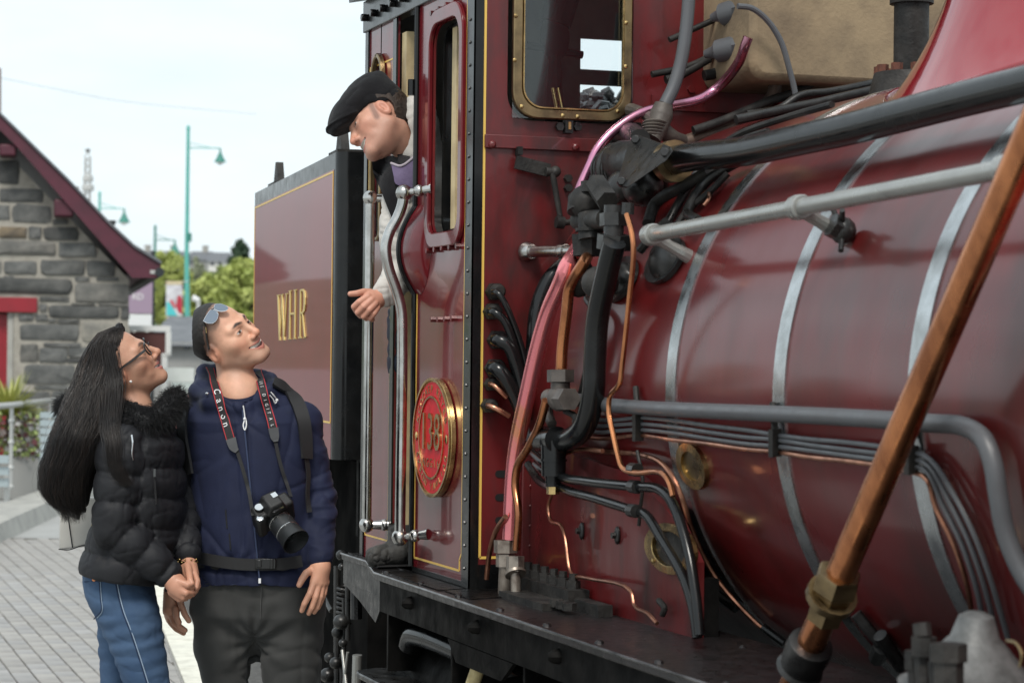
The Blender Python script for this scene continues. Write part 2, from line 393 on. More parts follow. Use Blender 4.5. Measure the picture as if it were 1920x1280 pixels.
def stone_mesh(cx, cz, w, h, seed):
    r = np.random.default_rng(seed); n = 14; out = []
    for k in range(n):
        t = 2*math.pi*k/n; e = 9.; x = abs(math.cos(t))**(2/e)*math.copysign(1, math.cos(t)); z = abs(math.sin(t))**(2/e)*math.copysign(1, math.sin(t))
        out.append((x*w/2+r.normal()*min(w, h)*.03, z*h/2+r.normal()*min(w, h)*.035))
    V, Fs = [], []; dp = r.uniform(.016, .034)
    for (s_, y) in ((1, .01), (1, -dp*.5), (.93, -dp)):
        for x, z in out:
            ins = (1-s_)*min(w, h); V.append((x-math.copysign(min(ins, abs(x)), x)*.9, y+(r.normal()*.004 if s_ < 1 else 0), z-math.copysign(min(ins, abs(z)), z)*.9))
    for q in (0, n):
        for k in range(n): Fs.append((q+k, q+(k+1) % n, q+n+(k+1) % n, q+n+k))
    V.append((r.normal()*.05*w, -dp-.006, r.normal()*.05*h)); c = len(V)-1
    for k in range(n): Fs.append((2*n+k, 2*n+(k+1) % n, c))
    return V, Fs
for k, (x0, y0, x1, y1, mi) in enumerate(stones):
    gx = 70+(max(y0, 190)-180)*.965
    if y0 < 720: x1 = min(x1, max(gx, x0+20))
    a, b = cq(x0-2.5, y0-2), cq(x1+2.5, y1+2); w, h = b[0]-a[0], a[2]-b[2]
    V, Fs = stone_mesh(0, 0, w, h, k)
    me = mesh_from('stone', V, Fs); fix_normals(me)
    o = link('stone', me, M0['tanstone'] if mi == 4 else STN[mi], wall, smooth=50); o.location = ((a[0]+b[0])/2, 0, (a[2]+b[2])/2)
# left-hand side and return wall, joined
mb = MB(); z = .1
while z < apx[1]-.3:
    h = RNG.choice([.16, .22, .27]); x = xr0-Wd+.05; half = Wd/2 if z+h < eave else max((apx[1]-z-h)/sl-.1, 0)
    while x < d0-.25:
        w = RNG.uniform(.25, .7)
        if abs(x-apx[0]) < half and abs(x+w-apx[0]) < half and x+w < d0-.1:
            V, Fs = stone_mesh(0, 0, w-.03, h-.03, int(z*977+x*91) % 9999+1); mb.add(np.array(V)+[x+w/2, 0, z+h/2], Fs)
        x += w
    z += h
B.part('far_stones', mb, STN[0], wall, smooth=50)['kind'] = 'stuff'
mb = MB(); a, b = cq(-420, 792), cq(165, 868); mb.box((a[0], -.05, b[2]), (b[0], .1, a[2])); B.part('lintel', mb, M0['redpaint'], bevel=.01)
mb = MB(); mb.box((d0+.02, .12, base+.02), (cq(30, 870)[0], .18, dz-.02)); 
for x in np.arange(d0+.15, cq(30, 870)[0], .14): mb.box((x, .112, base+.05), (x+.125, .121, dz-.05))
B.part('door', mb, M0['redpaint'])
mb = MB(); mb.box((cq(34, 870)[0], .02, base), (cq(60, 870)[0], .2, dz-.002)); B.part('door_jamb', mb, M0['concrete'])
# roof, bargeboard
up = [(0, 8), (300, 300), (480, 488), (590, 590), (708, 662)]; lo = [(690, 718), (582, 718), (250, 342), (70, 138), (0, 70)]
ov = -.45
top = [cq(x, y) for x, y in up]; bot = [cq(x, y) for x, y in lo]
axp = lambda p: np.array([2*apx[0]-p[0], 0, p[2]])
ridge_t = np.array([apx[0], 0, top[0][2]+(apx[0]-top[0][0])*-1*(top[0][2]-top[1][2])/(top[1][0]-top[0][0])])
ridge_b = np.array([apx[0], 0, bot[-1][2]+(bot[-1][0]-apx[0])*(bot[-1][2]-bot[-2][2])/(bot[-2][0]-bot[-1][0])])
for sgn in (0, 1):
    f = (lambda p: p) if sgn == 0 else axp
    mb = MB(); loop = [f(p)+[0, ov, 0] for p in [ridge_t]+top+bot+[ridge_b]]; mb.prism(loop, (0, .06, 0)); B.part('bargeboard', mb, M0['maroon'])
    rows = [ridge_t]+top; mb = MB()
    mb.prism([f(p)+[0, ov-.04, .012] for p in rows]+[f(p)+[0, ov-.04, .05] for p in rows[::-1]], (0, Dp+.9, 0)); B.part('roof', mb, M0['slate'])
    mb = MB(); rows2 = [ridge_b]+bot[::-1]; mb.prism([f(p)+[0, ov+.0605, .10] for p in rows2]+[f(p)+[0, ov+.0605, .13] for p in rows2[::-1]], (0, Dp+.5, 0)); B.part('soffit', mb, M0['maroon'])
    for q in ((0, 130, 72, 182), (240, 372, 325, 448)):
        a, b = cq(q[0], q[1]), cq(q[2], q[3]); mb = MB(); c_ = f((a+b)/2); mb.box(c_+[-(b[0]-a[0])/2, ov+.0605, -(a[2]-b[2])/2], c_+[(b[0]-a[0])/2, .05, (a[2]-b[2])/2]); B.part('purlin_end', mb, M0['maroon'], bevel=.02)
    mb = MB(); a = f(top[-1]); mb.tube([a+[-.02*(1-2*sgn), ov-.05, -.09], a+[-.02*(1-2*sgn), Dp, -.09]], .06, 10, smooth=False); B.part('gutter', mb, M0['darkpost'])
mb = MB(); a, b = cq(690, 685), cq(660, 700); mb.box((b[0], ov-.012, b[2]), (a[0], ov-.0005, a[2])); B.part('barge_plate', mb, M0['galv'])
for (x0, y0, x1, y1, m_, nm) in ((126, 351, 142, 420, M0['concrete'], 'chimney'), (192, 414, 211, 470, M0['darkpost'], 'vent_box')):
    a, b = B.p(x0, y0, 7), B.p(x1, y1, 7); mb = MB(); mb.box((a[0], 6.8, b[2]), (b[0], 7.4, a[2]-.05)); mb.box((a[0]-.04, 6.76, a[2]-.05), (b[0]+.04, 7.44, a[2])); B.part(nm, mb, m_, bevel=.01)

# ------------------------------------------------ lamps, mast, poles
def lamp(px, pyt, arm_px, arm_py, D, label, mm, box=None, name='street_lamp'):
    b = BG(name, label, 'street lamp', px, D, 'teal street lamps along the road')
    t = b.p(px, pyt); s_ = D/F; mb = MB()
    r = 4.2*s_ if D < 90 else 3.2*s_
    mb.tube([(0, 0, 0), (0, 0, 1.2), (t[0], 0, t[2]*.55), (t[0], 0, t[2])], [r*1.7, r*1.5, r, r*.75], 10, smooth=False); mb.ball((t[0], 0, t[2]), r*.9, 8, (1, 1, 2)); b.part('post', mb, mm)
    a = b.p(arm_px, arm_py); z = a[2]; e = a[0]; mb = MB(); mb.tube([(t[0], 0, z), (e, 0, z)], 1.2*s_, 6, smooth=False); mb.tube([(t[0], 0, z+10*s_), (t[0]+(e-t[0])*.4, 0, z+5*s_), (t[0]+(e-t[0])*.75, 0, z)], .7*s_, 6, 4); b.part('arm', mb, mm)
    mb = MB(); h = 26*s_; mb.lathe([(1.5*s_, 0), (2.2*s_, -h*.3), (5*s_, -h*.55), (9*s_, -h*.85), (12*s_, -h), (10*s_, -h*1.01)], (e, 0, z), (0, 0, 1), 16); ls = b.part('lamp_shade', mb, M0['tealdark'])
    mb = MB(); mb.ball((e, 0, z-h), 6.5*s_, 10, (1, 1, .9)); b.part('globe', mb, mat('opal globe', (.8, .8, .78), .3), ls)
    if box: mb = MB(); c = b.p(*box); mb.box(c-[4*s_, 4*s_, 8*s_], c+[4*s_, 4*s_, 8*s_]); b.part('control_box', mb, M0['tealdark'])
    return b
L1 = lamp(353, 242, 413, 278, 70, 'tall teal street lamp with banner, nearest of the lamps', M0['teal'], (355, 445))
lamp(187, 364, 233, 391, 112, 'teal street lamp just above the maroon roof slope', M0['teal'])
lamp(291, 427, 328, 450, 150, 'thin dark street lamp between roof end and tall teal lamp', M0['tealdark'])
b = BG('lattice_mast', 'thin grey mast with a black ball top behind the roof', 'mast', 165, 62)
t = b.p(165, 281); mb = MB(); w = .085
for sx in (-1, 1):
    for sy in (-1, 1): mb.tube([(sx*w+t[0], sy*w, 0), (sx*w*.7+t[0], sy*w*.7, t[2]-.2)], .02, 5, smooth=False)
for k in range(40):
    z0 = t[2]*k/40; mb.tube([(t[0]-w, -w, z0), (t[0]+w, -w, z0+t[2]/40)], .012, 4, smooth=False); mb.tube([(t[0]+w, -w, z0), (t[0]-w, -w, z0+t[2]/40)], .012, 4, smooth=False)
b.part('mast_frame', mb, M0['galv'])
for q, r in ((335, .13), (352, .15)): mb = MB(); mb.lathe([(r, -.08), (r*1.1, 0), (r, .08)], b.p(165, q), (0, 0, 1), 10); b.part('collar', mb, M0['galv'])
mb = MB(); mb.ball(b.p(165, 283), .06, 10); b.part('ball_top', mb, M0['darkpost'])
b = BG('telegraph_pole', 'wooden pole with overhead cable at the left picture edge', 'pole', -1, 45)
t = b.p(-1, 128); mb = MB(); mb.tube([(0, 0, 0), (t[0], 0, t[2])], [.05, .035], 8, smooth=False); b.part('pole', mb, mat('weathered wood', (.25, .2, .17), .9))
mb = MB(); mb.tube([b.p(0, 146), b.p(110, 168, 5), b.p(230, 190, 10), b.p(480, 214, 22)], .006, 5); b.part('cable', mb, M0['galv'])

# ------------------------------------------------ signs, banner, notice board
def box_(b, name, x0, y0, x1, y1, m, dy=0., th=.04, parent=None, bevel=0):
    a, c = b.p(x0, y0, dy), b.p(x1, y1, dy); mb = MB(); mb.box((a[0], a[1]-th, c[2]), (c[0], a[1], a[2])); return b.part(name, mb, m, parent, bevel=bevel)
b = BG('mauve_sign', 'mauve sign board over a white panel on a dark post beside the stone wall', 'sign', 287, 42)
mb = MB(); t = b.p(287, 470); mb.tube([(0, 0, 0), (t[0], 0, t[2])], .035, 8, smooth=False); mb.tube([(b.p(246, 600)[0], 0, 0), b.p(246, 600)], .035, 8, smooth=False); b.part('post', mb, M0['darkpost'])
box_(b, 'sign_panel', 236, 520, 286, 588, mat('mauve sign paint', (.36, .27, .36), .5)); box_(b, 'white_panel', 236, 589, 285, 617, mat('white sign paint', (.78, .80, .80), .5))
mb = MB(); c = b.p(257, 556)
for k, ch in enumerate('RD'): glyph_c = c+[.02+.10*(k-.5), -.045, 0]; V, Fs = text_mesh(ch, .02); lo_, hi_ = V.min(0), V.max(0); mb.add([glyph_c+np.array([(q[0]-(lo_[0]+hi_[0])/2)*.16, -q[2]*.1, (q[1]-.35)*.16]) for q in V], Fs)
b.part('lettering', mb, mat('white lettering', (.8, .8, .8), .5), smooth=None)
b = BG('notice_board', 'brown notice board in a white frame behind the woman', 'notice board', 288, 38)
box_(b, 'board', 240, 622, 312, 705, mat('brown board', (.10, .035, .032), .6))
for n_, q in (('frame_rail', (236, 610, 320, 621)), ('frame_post', (312, 621.5, 321, 668)), ('frame_post', (304, 668.5, 313, 760)), ('frame_shelf', (304, 662, 321, 668))): box_(b, n_, *q, mat('white frame paint', (.75, .76, .74), .5) if 'wfp' not in M0 else M0['wfp'], -.01, .07)
b = BG('street_banner', 'cream and teal street banner with a red figure on the tall lamp post', 'banner', 328, 69)
box_(b, 'banner_cloth', 312, 534, 342, 592, mat('banner grey', (.40, .38, .41), .8, var=(.72, .72, .74), vscale=1.6, vdetail=3))
cr_ = mat('banner cream', (.60, .50, .33), .8)
box_(b, 'banner_hem', 312, 527, 342, 533.5, cr_); box_(b, 'banner_hem', 312, 592.5, 342, 598, cr_)
def pol(b, name, pts, m, dy): mb = MB(); mb.prism([b.p(x, y, dy) for x, y in pts], (0, -.01, 0)); return b.part(name, mb, m, smooth=None)
pol(b, 'banner_print', [(312.5, 565), (318, 567), (326, 580), (333, 591.5), (312.5, 591.5)], mat('banner teal', (.08, .50, .52), .8), -.045)
pol(b, 'banner_print', [(333, 556), (337, 553), (341.5, 560), (341.5, 588), (335, 586), (330, 574)], mat('banner red', (.42, .03, .05), .8), -.045)
pol(b, 'banner_print', [(318, 562), (324, 563), (330, 574), (327, 578), (320, 568)], mat('banner rose', (.55, .12, .14), .8), -.0561)
mb = MB(); mb.tube([b.p(340, 528, -.02), b.p(353, 528, .1)], .02, 6, smooth=False); mb.tube([b.p(340, 597, -.02), b.p(353, 597, .1)], .02, 6, smooth=False); b.part('bracket', mb, M0['galv'])
b = BG('tan_sign', 'small tan direction sign fixed low on the tall lamp post', 'sign', 345, 68)
box_(b, 'tan_panel', 330, 641, 362, 656, mat('tan sign', (.50, .33, .19), .6)); box_(b, 'white_panel', 338, 656.5, 354, 668, mat('white sign', (.78, .78, .78), .6)); box_(b, 'print', 335, 645, 345, 650, mat('orange print', (.55, .15, .05), .6), -.0405, .004); mb = MB(); mb.tube([b.p(347, 640, .02), (b.p(347, 640)[0], .02, 0)], .03, 8, smooth=False); b.part('post', mb, M0['galv'])
b = BG('white_board', 'white information board between the woman and the man', 'sign', 338, 36)
box_(b, 'panel', 308, 689, 364, 716, mat('white board paint', (.70, .74, .72), .6, var=(.62, .67, .64), vscale=3)); box_(b, 'lower_panel', 322, 716.5, 362, 738, mat('pale green board', (.55, .63, .61), .6)); box_(b, 'plinth', 326, 738.5, 358, 900, mat('brown plinth', (.13, .05, .045), .7), .02, .2)
b = BG('lamp_post', 'short grey lamp post with a white head in front of the trees', 'street lamp', 371, 74)
mb = MB(); t = b.p(372, 562); mb.tube([(0, 0, 0), (t[0], 0, t[2])], [.09, .06], 8, smooth=False); b.part('post', mb, M0['galv'])
mb = MB(); mb.tube([b.p(373, 563), b.p(361, 558)], [.07, .10], 8, smooth=False); b.part('lamp_head', mb, mat('white lamp head', (.75, .75, .75), .5))

# ------------------------------------------------ low slate building, far houses, parked car
def house(px0, px1, pye, pyr, D, label, wallm, depth=6, chim=(), wins=(), group=None, base=0.):
    b = BG('house', label, 'house', (px0+px1)/2, D, group)
    a, c = b.p(px0, pye), b.p(px1, pye); r = b.p(px0, pyr, depth/2)[2]; e = a[2]
    mb = MB(); mb.box((a[0]+.2, 0, base), (c[0]-.2, depth, e)); b.part('wall', mb, wallm, smooth=None)
    mb = MB(); 
    mb.prism([(a[0], -.3, e-.1), (a[0], depth/2, r), (a[0], depth+.3, e-.1)], (c[0]-a[0], 0, 0)); rf = b.part('roof', mb, M0['slate'], smooth=None)
    for x in chim: q = b.p(x, pyr, depth/2); mb = MB(); s_ = D/F; mb.box((q[0]-5*s_, depth/2-5*s_, r-3*s_), (q[0]+5*s_, depth/2+5*s_, r+9*s_)); mb.box((q[0]-6*s_, depth/2-6*s_, r+9*s_), (q[0]+6*s_, depth/2+6*s_, r+11*s_)); b.part('chimney', mb, M0['concrete'], rf)
    for x0, y0, x1, y1 in wins: box_(b, 'window', x0, y0, x1, y1, mat('window dark', (.05, .06, .07), .1) if 'wd' not in M0 else M0['wd'], -.0, .05)
    return b
wr = mat('pale render', (.62, .61, .57), .8, var=(.52, .51, .48), vscale=1); gr = mat('grey render', (.30, .30, .29), .8, var=(.22, .22, .21), vscale=1)
M0['wd'] = mat('window dark', (.05, .06, .07), .1)
house(270, 392, 640, 592, 62, 'low building with a broad grey slate roof under the trees', gr, 9, wins=[(345, 645, 355, 655)])
house(238, 345, 487, 470, 300, 'far grey roofed terrace house left of the tall lamp', wr, 9, (277, 325), [(300, 489, 306, 497), (318, 489, 324, 497)], 'far houses on the skyline')
house(350, 392, 486, 471, 320, 'far grey roofed house with a chimney right of the tall lamp', gr, 9, (385,), [(362, 489, 367, 496)], 'far houses on the skyline')
house(388, 424, 489, 473, 300, 'far white walled house beside the dark conifer', wr, 9, (), [(395, 491, 401, 498), (410, 491, 415, 498)], 'far houses on the skyline')
# parked car: body profile, cabin glass, wheels
b = BG('parked_car', 'dark parked car beyond the tall lamp post', 'car', 346, 64)
s_ = 64/F; a = b.p(308, 690)[0]; e = b.p(392, 690)[0]; L_ = 3.9; cx = (a+e)/2+1
def prof_(pts, y0, y1): m = MB(); m.prism([(cx-L_/2+L_*x, y0, z) for x, z in pts], (0, y1-y0, 0)); return m
b.part('body', prof_([(0, .35), (.02, .75), (.22, .88), (.34, 1.38), (.66, 1.42), (.84, .95), (.98, .85), (1, .35)], -.8, .8), mat('dark car paint', (.012, .014, .018), .2, coat=1), bevel=.05)
b.part('window', prof_([(.27, .92), (.36, 1.32), (.64, 1.36), (.78, .95)], -.815, .815), M0['wd'])
for x in (.18, .80):
    for y in (-.8, .66): mb = MB(); mb.lathe([(.1, 0), (.31, 0), (.33, .03), (.33, .13), (.31, .16), (.1, .16)], (cx-L_/2+L_*x, y-.02, .33), (0, 1, 0), 20); b.part('wheel', mb, M0['darkpost'])

# ------------------------------------------------ trees
def leafmat(nm, a, b_): return mat(nm, a, .6, var=b_, vscale=.9, vdetail=6, vlo=.38, vhi=.62)
LM = {'bright': leafmat('bright spring leaves', (.29, .35, .08), (.42, .46, .14)), 'mid': leafmat('mid green leaves', (.20, .26, .08), (.29, .34, .12)), 'dark': leafmat('dark conifer leaves', (.022, .05, .024), (.04, .075, .032)), 'grey': leafmat('grey green leaves', (.23, .26, .16), (.33, .35, .24))}
bark = mat('bark', (.09, .07, .055), .9)
def tree(px, py_top, px0, px1, py_bot, D, kind, label, name='leafy_tree', n=9000, conifer=False, seed=0):
    r = np.random.default_rng(seed); b = BG(name, label, 'tree', px, D, 'trees beyond the station')
    zt, zb_ = b.p(px, py_top)[2], max(b.p(px, py_bot)[2], .8); x0, x1 = b.p(px0, 600)[0], b.p(px1, 600)[0]; cx, rx = (x0+x1)/2, (x1-x0)/2; cz, rz2 = (zt+zb_)/2, (zt-zb_)/2
    mb = MB(); mb.tube([(cx, 0, 0), (cx+.1, 0, cz*.6), (cx, .1, cz), (cx+.1, 0, zt-.3*rz2)], [.28, .22, .15, .03], 8, 3)
    for k in range(12): t = r.uniform(0, 6.28); h = r.uniform(.4, .95); mb.tube([(cx, 0, cz*h), (cx+.5*rx*math.cos(t), .5*rx*math.sin(t), cz*h+.3*rz2), (cx+.85*rx*math.cos(t), .85*rx*math.sin(t), cz*h+.55*rz2)], [.08, .05, .015], 5, 3)
    b.part('trunk', mb, bark)
    # leaves: small bent quads gathered in clumps through an uneven crown
    nc = 90; cl = []
    while len(cl) < nc:
        u = r.uniform(-1, 1, 3); q = np.linalg.norm(u)
        if q > 1 or q < .35: continue
        if conifer: w = (1-u[2])/2; u[:2] *= .25+.9*w
        cl.append((u*[rx, rx*.9, rz2]*r.uniform(.82, 1.06)+[cx, 0, cz], r.uniform(.16, .30)*min(rx, rz2)))
    ls = .045*max(rx, 1.2)+.05
    ci = r.integers(0, nc, n); C = np.array([cl[i][0] for i in ci]); Rr = np.array([cl[i][1] for i in ci])
    d = r.normal(size=(n, 3)); d /= np.linalg.norm(d, axis=1)[:, None]; P = C+d*(Rr*r.uniform(.3, 1.1, n)**.6)[:, None]
    a = r.normal(size=(n, 3)); a /= np.linalg.norm(a, axis=1)[:, None]; c = np.cross(a, r.normal(size=(n, 3))); c /= np.linalg.norm(c, axis=1)[:, None]
    s1 = ls*r.uniform(.6, 1.3, n)[:, None]
    V = np.stack([P-a*s1, P+c*s1*.55, P+a*s1, P-c*s1*.55], 1).reshape(-1, 3); Fs = np.arange(4*n).reshape(-1, 4)
    link('crown', mesh_from('crown', V, Fs.tolist()), LM[kind], b.root, smooth=None)
tree(449, 452, 418, 482, 530, 125, 'dark', 'dark pointed conifer above the bright trees, beside the tank', 'conifer_tree', 7000, True, 1)
tree(452, 484, 392, 510, 650, 84, 'bright', 'bright yellow green tree nearest the tank', seed=2, n=13000)
tree(402, 492, 362, 446, 650, 92, 'mid', 'mid green tree behind the short grey lamp post', seed=3, n=9000)
tree(318, 470, 272, 360, 625, 118, 'bright', 'yellow green leafed tree behind the street banner', seed=4, n=9000)
tree(368, 486, 344, 396, 600, 130, 'grey', 'grey green tree just right of the tall lamp post', seed=5, n=7000)
tree(270, 500, 225, 300, 610, 128, 'grey', 'grey green tree behind the mauve sign', seed=6, n=6000)
tree(378, 512, 340, 425, 660, 78, 'bright', 'low yellow green tree between the tall lamp and the short grey lamp post', seed=8, n=9000)
# hills that close the horizon
mb = MB(); G = []
for i in range(10):
    row = []
    for j in range(61):
        x = -350+700*j/60; d = 330+i*40; h = (7+5*math.sin(j*.31+1)+3*math.sin(j*.83)+(17*min(max((-x/d-.27)/.05, 0), 1)))*min(i/5, 1) if True else 0
        row.append(cw(x, d, h-.5))
    G.append(row)
mb.grid(G); tag(obj('hills', mb, mat('far hillside', (.10, .13, .06), .9, var=(.16, .17, .11), vscale=.06, vdetail=8), smooth=60), kind='structure')

# ------------------------------------------------ kerb, railing, plants at left
kp = [onZ(p, q, 0) for p, q in ((-260, 1085), (-120, 1015), (-40, 981), (0, 965), (60, 943), (100, 928), (150, 910), (200, 897), (300, 876))]
kp = smooth_path(kp, 4); mb = MB(); G = []
for i, p in enumerate(kp):
    t = unit(kp[min(i+1, len(kp)-1)]-kp[max(i-1, 0)]); nrm = np.array([-t[1], t[0], 0]);  nrm = nrm if nrm @ FWD > 0 else -nrm
    G.append([p+nrm*a+np.array([0, 0, z]) for a, z in ((0, 0), (.0, .07), (.04, .13), (.12, .155), (.55, .16), (.60, .0))])
mb.grid(G); tag(obj('kerb', mb, M0['concrete'], smooth=50), kind='structure')
rl = thing('steel_railing', 'grey steel railing with slender posts on the curved kerb', 'railing', tuple(onZ(60, 925, 0)*[1, 1, 0]))
ro = np.array(rl.location); post = []
base_pts = [onZ(p, q, .16) for p, q in ((-85, 941), (-45, 931), (-12, 924), (20, 917), (45, 908), (70, 900), (93, 893), (116, 887), (138, 880), (160, 875))]
topz = 1.02
mb = MB(); mb.tube([p*[1, 1, 0]+[0, 0, onY(22, 757, base_pts[3][1])[2]-.012] for p in base_pts], .034, 10, 4); tz = onY(22, 757, base_pts[3][1])[2]; obj('top_rail', mb, M0['galv'], rl, off=ro)
for p in base_pts:
    mb = MB(); mb.tube([p, p*[1, 1, 0]+[0, 0, tz-.02]], .021, 8, smooth=False)
    for f_ in (.03, .25, .55, .8): mb.ball(p+[0, 0, (tz-.16)*f_], .034, 8)
    obj('post', mb, M0['galv'], rl, off=ro)
def blades(name, label, c, n, ln, m, cat='plant', group=None, seed=0, w=.03, upz=.9):
    r = np.random.default_rng(seed); t = thing(name, label, cat, tuple(c), 0, group); mb = MB()
    for k in range(n):
        a = r.uniform(0, 6.283); e = r.uniform(.25, 1.35); L_ = ln*r.uniform(.6, 1.1); d = np.array([math.cos(a)*math.cos(e), math.sin(a)*math.cos(e), math.sin(e)]); sd_ = np.array([-math.sin(a), math.cos(a), 0]); row = []
        for q in np.linspace(0, 1, 6):
            p = d*L_*q+np.array([0, 0, upz-.35*L_*q*q*math.cos(e)]); ww = w*(1-q)**.7*(.4+1.2*min(q*3, 1)*.5)
            row.append((p-sd_*ww, p+np.array([0, 0, -ww*.5]), p+sd_*ww))
        mb.grid(row)
    obj('leaf', mb, m, t, smooth=60)['kind'] = 'stuff'
    mb = MB(); mb.tube([(0, 0, 0), (0, 0, upz)], [.05, .04], 8, smooth=False); obj('stem', mb, bark, t); return t
yl = mat('yellow green blades', (.26, .29, .05), .5, var=(.42, .42, .12), vscale=3)
q = onD(18, 760, 27.2); blades('spiky_plant', 'yellow green spiky plant behind the railing by the red door', (q[0], q[1], 0), 130, .62, yl, seed=3, upz=q[2]-.12)
q = onD(-30, 790, 27.8); blades('spiky_plant', 'darker spiky plant at the left picture edge', (q[0], q[1], 0), 80, .5, LM['mid'], seed=4, upz=.55)
# flower trough with red and white blooms
b = BG('flower_trough', 'white trough of red and white flowers behind the railing', 'planter', 25, 27)
a, c = b.p(-60, 845), b.p(72, 900); mb = MB(); mb.box((a[0], 0, 0), (c[0], .5, b.p(0, 858)[2])); b.part('trough', mb, mat('trough grey', (.24, .24, .23), .8), bevel=.02)
fm = [mat('red petals', (.11, .03, .035), .7), mat('white petals', (.34, .33, .32), .7), LM['mid'], mat('faded petals', (.17, .14, .13), .7)]
for mi, m_ in enumerate(fm):
    mb = MB(); zt = b.p(0, 772)[2]; z0 = b.p(0, 862)[2]
    for k in range(420 if mi == 2 else 110):
        p = np.array([RNG.uniform(a[0], c[0]), RNG.uniform(-.1, .5), RNG.uniform(z0, zt)]); s1 = RNG.uniform(.02, .045)
        M_ = np.array(Matrix.Rotation(RNG.uniform(0, 6), 3, Vector(RNG.normal(size=3)))); mb.add([p+M_ @ np.array(v)*s1 for v in ((-1, 0, .2), (0, -1, 0), (1, 0, .2), (0, 1, 0))], [(0, 1, 2, 3)])
    b.part('foliage' if mi == 2 else 'flower', mb, m_, smooth=None)['kind'] = 'stuff'
b = BG('slatted_bench', 'pale blue grey slatted bench behind the railing posts', 'bench', 95, 26)
for k in range(6): box_(b, 'slat', 76, 772+15*k, 128, 784+15*k, M0['paleblue'], 0, .03)
x0, x1 = b.p(80, 800)[0], b.p(124, 800)[0]
for xa_ in (x0, x1-.05): mb = MB(); mb.box((xa_, .001, 0), (xa_+.05, .05, 1.0)); b.part('leg', mb, M0['galv'])
b = BG('low_bench', 'low pale blue bench at the left edge behind the railing', 'bench', -10, 24.5)
for k in range(3): box_(b, 'slat', -90, 852+22*k, 17, 868+22*k, M0['paleblue'], .05*k, .04)
x0, x1 = b.p(-80, 800)[0], b.p(10, 800)[0]
for xa_ in (x0, x1-.05): mb = MB(); mb.box((xa_, .2, 0), (xa_+.05, .26, .45)); b.part('leg', mb, M0['galv'])

# unseen low wall, added only for the dark band mirrored in the paintwork
t_ = thing('reflection_wall', 'unseen low stone wall added for its reflection in the paintwork', 'wall', tuple(cw(-13, 27)), -TH+.5)
mb = MB(); mb.box((-16, 0, 0), (-1.2, .4, 1.5)); obj('wall', mb, STN[3], t_, smooth=None)
mb = MB(); mb.box((-16, -.05, 1.5), (-1.2, .45, 1.62)); obj('coping', mb, M0['concrete'], t_, smooth=None)

tb_ = MB(); ya, yb2 = -9., 60.
tb_.add([(edgeX(ya)+.215, ya, .004), (14, ya, .004), (14+.133*69, yb2, .004), (edgeX(yb2)+.215, yb2, .004)], [(0, 1, 2, 3)])
tag(obj('track_bed', tb_, mat('oily ballast', (.045, .042, .038), .9, var=(.09, .085, .078), vscale=30, vdetail=8, bump=.8, bscale=45), smooth=None), kind='structure')
cop2 = MB(); 
for k in range(16):
    y0 = 1.0-.62*(k+1); y1 = y0+.612; cop2.prism([(edgeX(y0)+.012, y0, .002), (edgeX(y0)+.21, y0, .002), (edgeX(y1)+.21, y1, .002), (edgeX(y1)+.012, y1, .002)], (0, 0, .0162+.001*(k % 2)))
tag(obj('kerb', cop2, M0['white'], smooth=None, bevel=.004), kind='structure')
# ================================================================== LOCOMOTIVE
M = {}
M['crimson'] = mat('crimson paint', (.15, .010, .015), .22, var=(.10, .010, .013), vscale=3, rvar=.08, coat=.55, crough=.05, spec=.15)
M['boiler'] = mat('boiler cladding paint', (.115, .0085, .009), .36, var=(.045, .012, .010), vscale=2.6, vdetail=10, vlo=.42, vhi=.68, rvar=.13, coat=.66, crough=.14, spec=.2, aniso_scale=(1, 1, .45), bump=.03, bscale=9)
M['gloss'] = mat('glossy crimson paint', (.25, .013, .02), .16, rvar=.05, coat=1, crough=.03)
M['dirty'] = mat('grimy crimson paint', (.115, .009, .010), .38, var=(.03, .014, .013), vscale=7, vdetail=8, vlo=.45, vhi=.68, rvar=.12, coat=.2, aniso_scale=(1, 1, .35))
M['black'] = mat('black enamel', (.0045, .005, .0055), .22, var=(.008, .008, .008), vscale=12, rvar=.07, spec=.4)
M['oily'] = mat('oily black iron', (.007, .007, .007), .36, var=(.022, .021, .02), vscale=16, vdetail=8, rvar=.14, bump=.12, bscale=45, spec=.5)
M['sooty'] = mat('sooty iron', (.012, .0115, .011), .6, var=(.034, .031, .028), vscale=11, vdetail=7, rvar=.15, bump=.25, bscale=70, spec=.3)
M['dark'] = mat('dark underframe iron', (.004, .004, .004), .55, var=(.010, .0095, .009), vscale=9, rvar=.15, bump=.1, spec=.04)
M['steel'] = mat('polished steel', (.55, .54, .52), .22, 1, var=(.36, .35, .33), vscale=14, vdetail=8, rvar=.08)
M['grey_rail'] = mat('grey painted rail', (.36, .36, .34), .3, .55, var=(.30, .295, .28), vscale=5, rvar=.1)
M['bandm'] = mat('bright steel band', (.56, .58, .585), .27, 1, var=(.36, .37, .365), vscale=10, vdetail=8, rvar=.1)
M['conduit'] = mat('grey conduit', (.085, .088, .095), .42, var=(.08, .08, .085), vscale=12, rvar=.1)
M['brass'] = mat('brass', (.62, .44, .19), .26, 1, var=(.32, .22, .10), vscale=16, vdetail=7, rvar=.1)
M['oldbrass'] = mat('tarnished brass', (.33, .24, .125), .36, 1, var=(.10, .075, .05), vscale=10, vdetail=8, vlo=.4, vhi=.75, rvar=.12)
M['copper'] = mat('copper', (.62, .255, .115), .27, 1, var=(.33, .13, .065), vscale=11, vdetail=8, rvar=.12, aniso_scale=(1, 1, .4))
M['oldcopper'] = mat('dull copper', (.52, .25, .16), .36, 1, var=(.24, .11, .075), vscale=14, vdetail=8, rvar=.1)
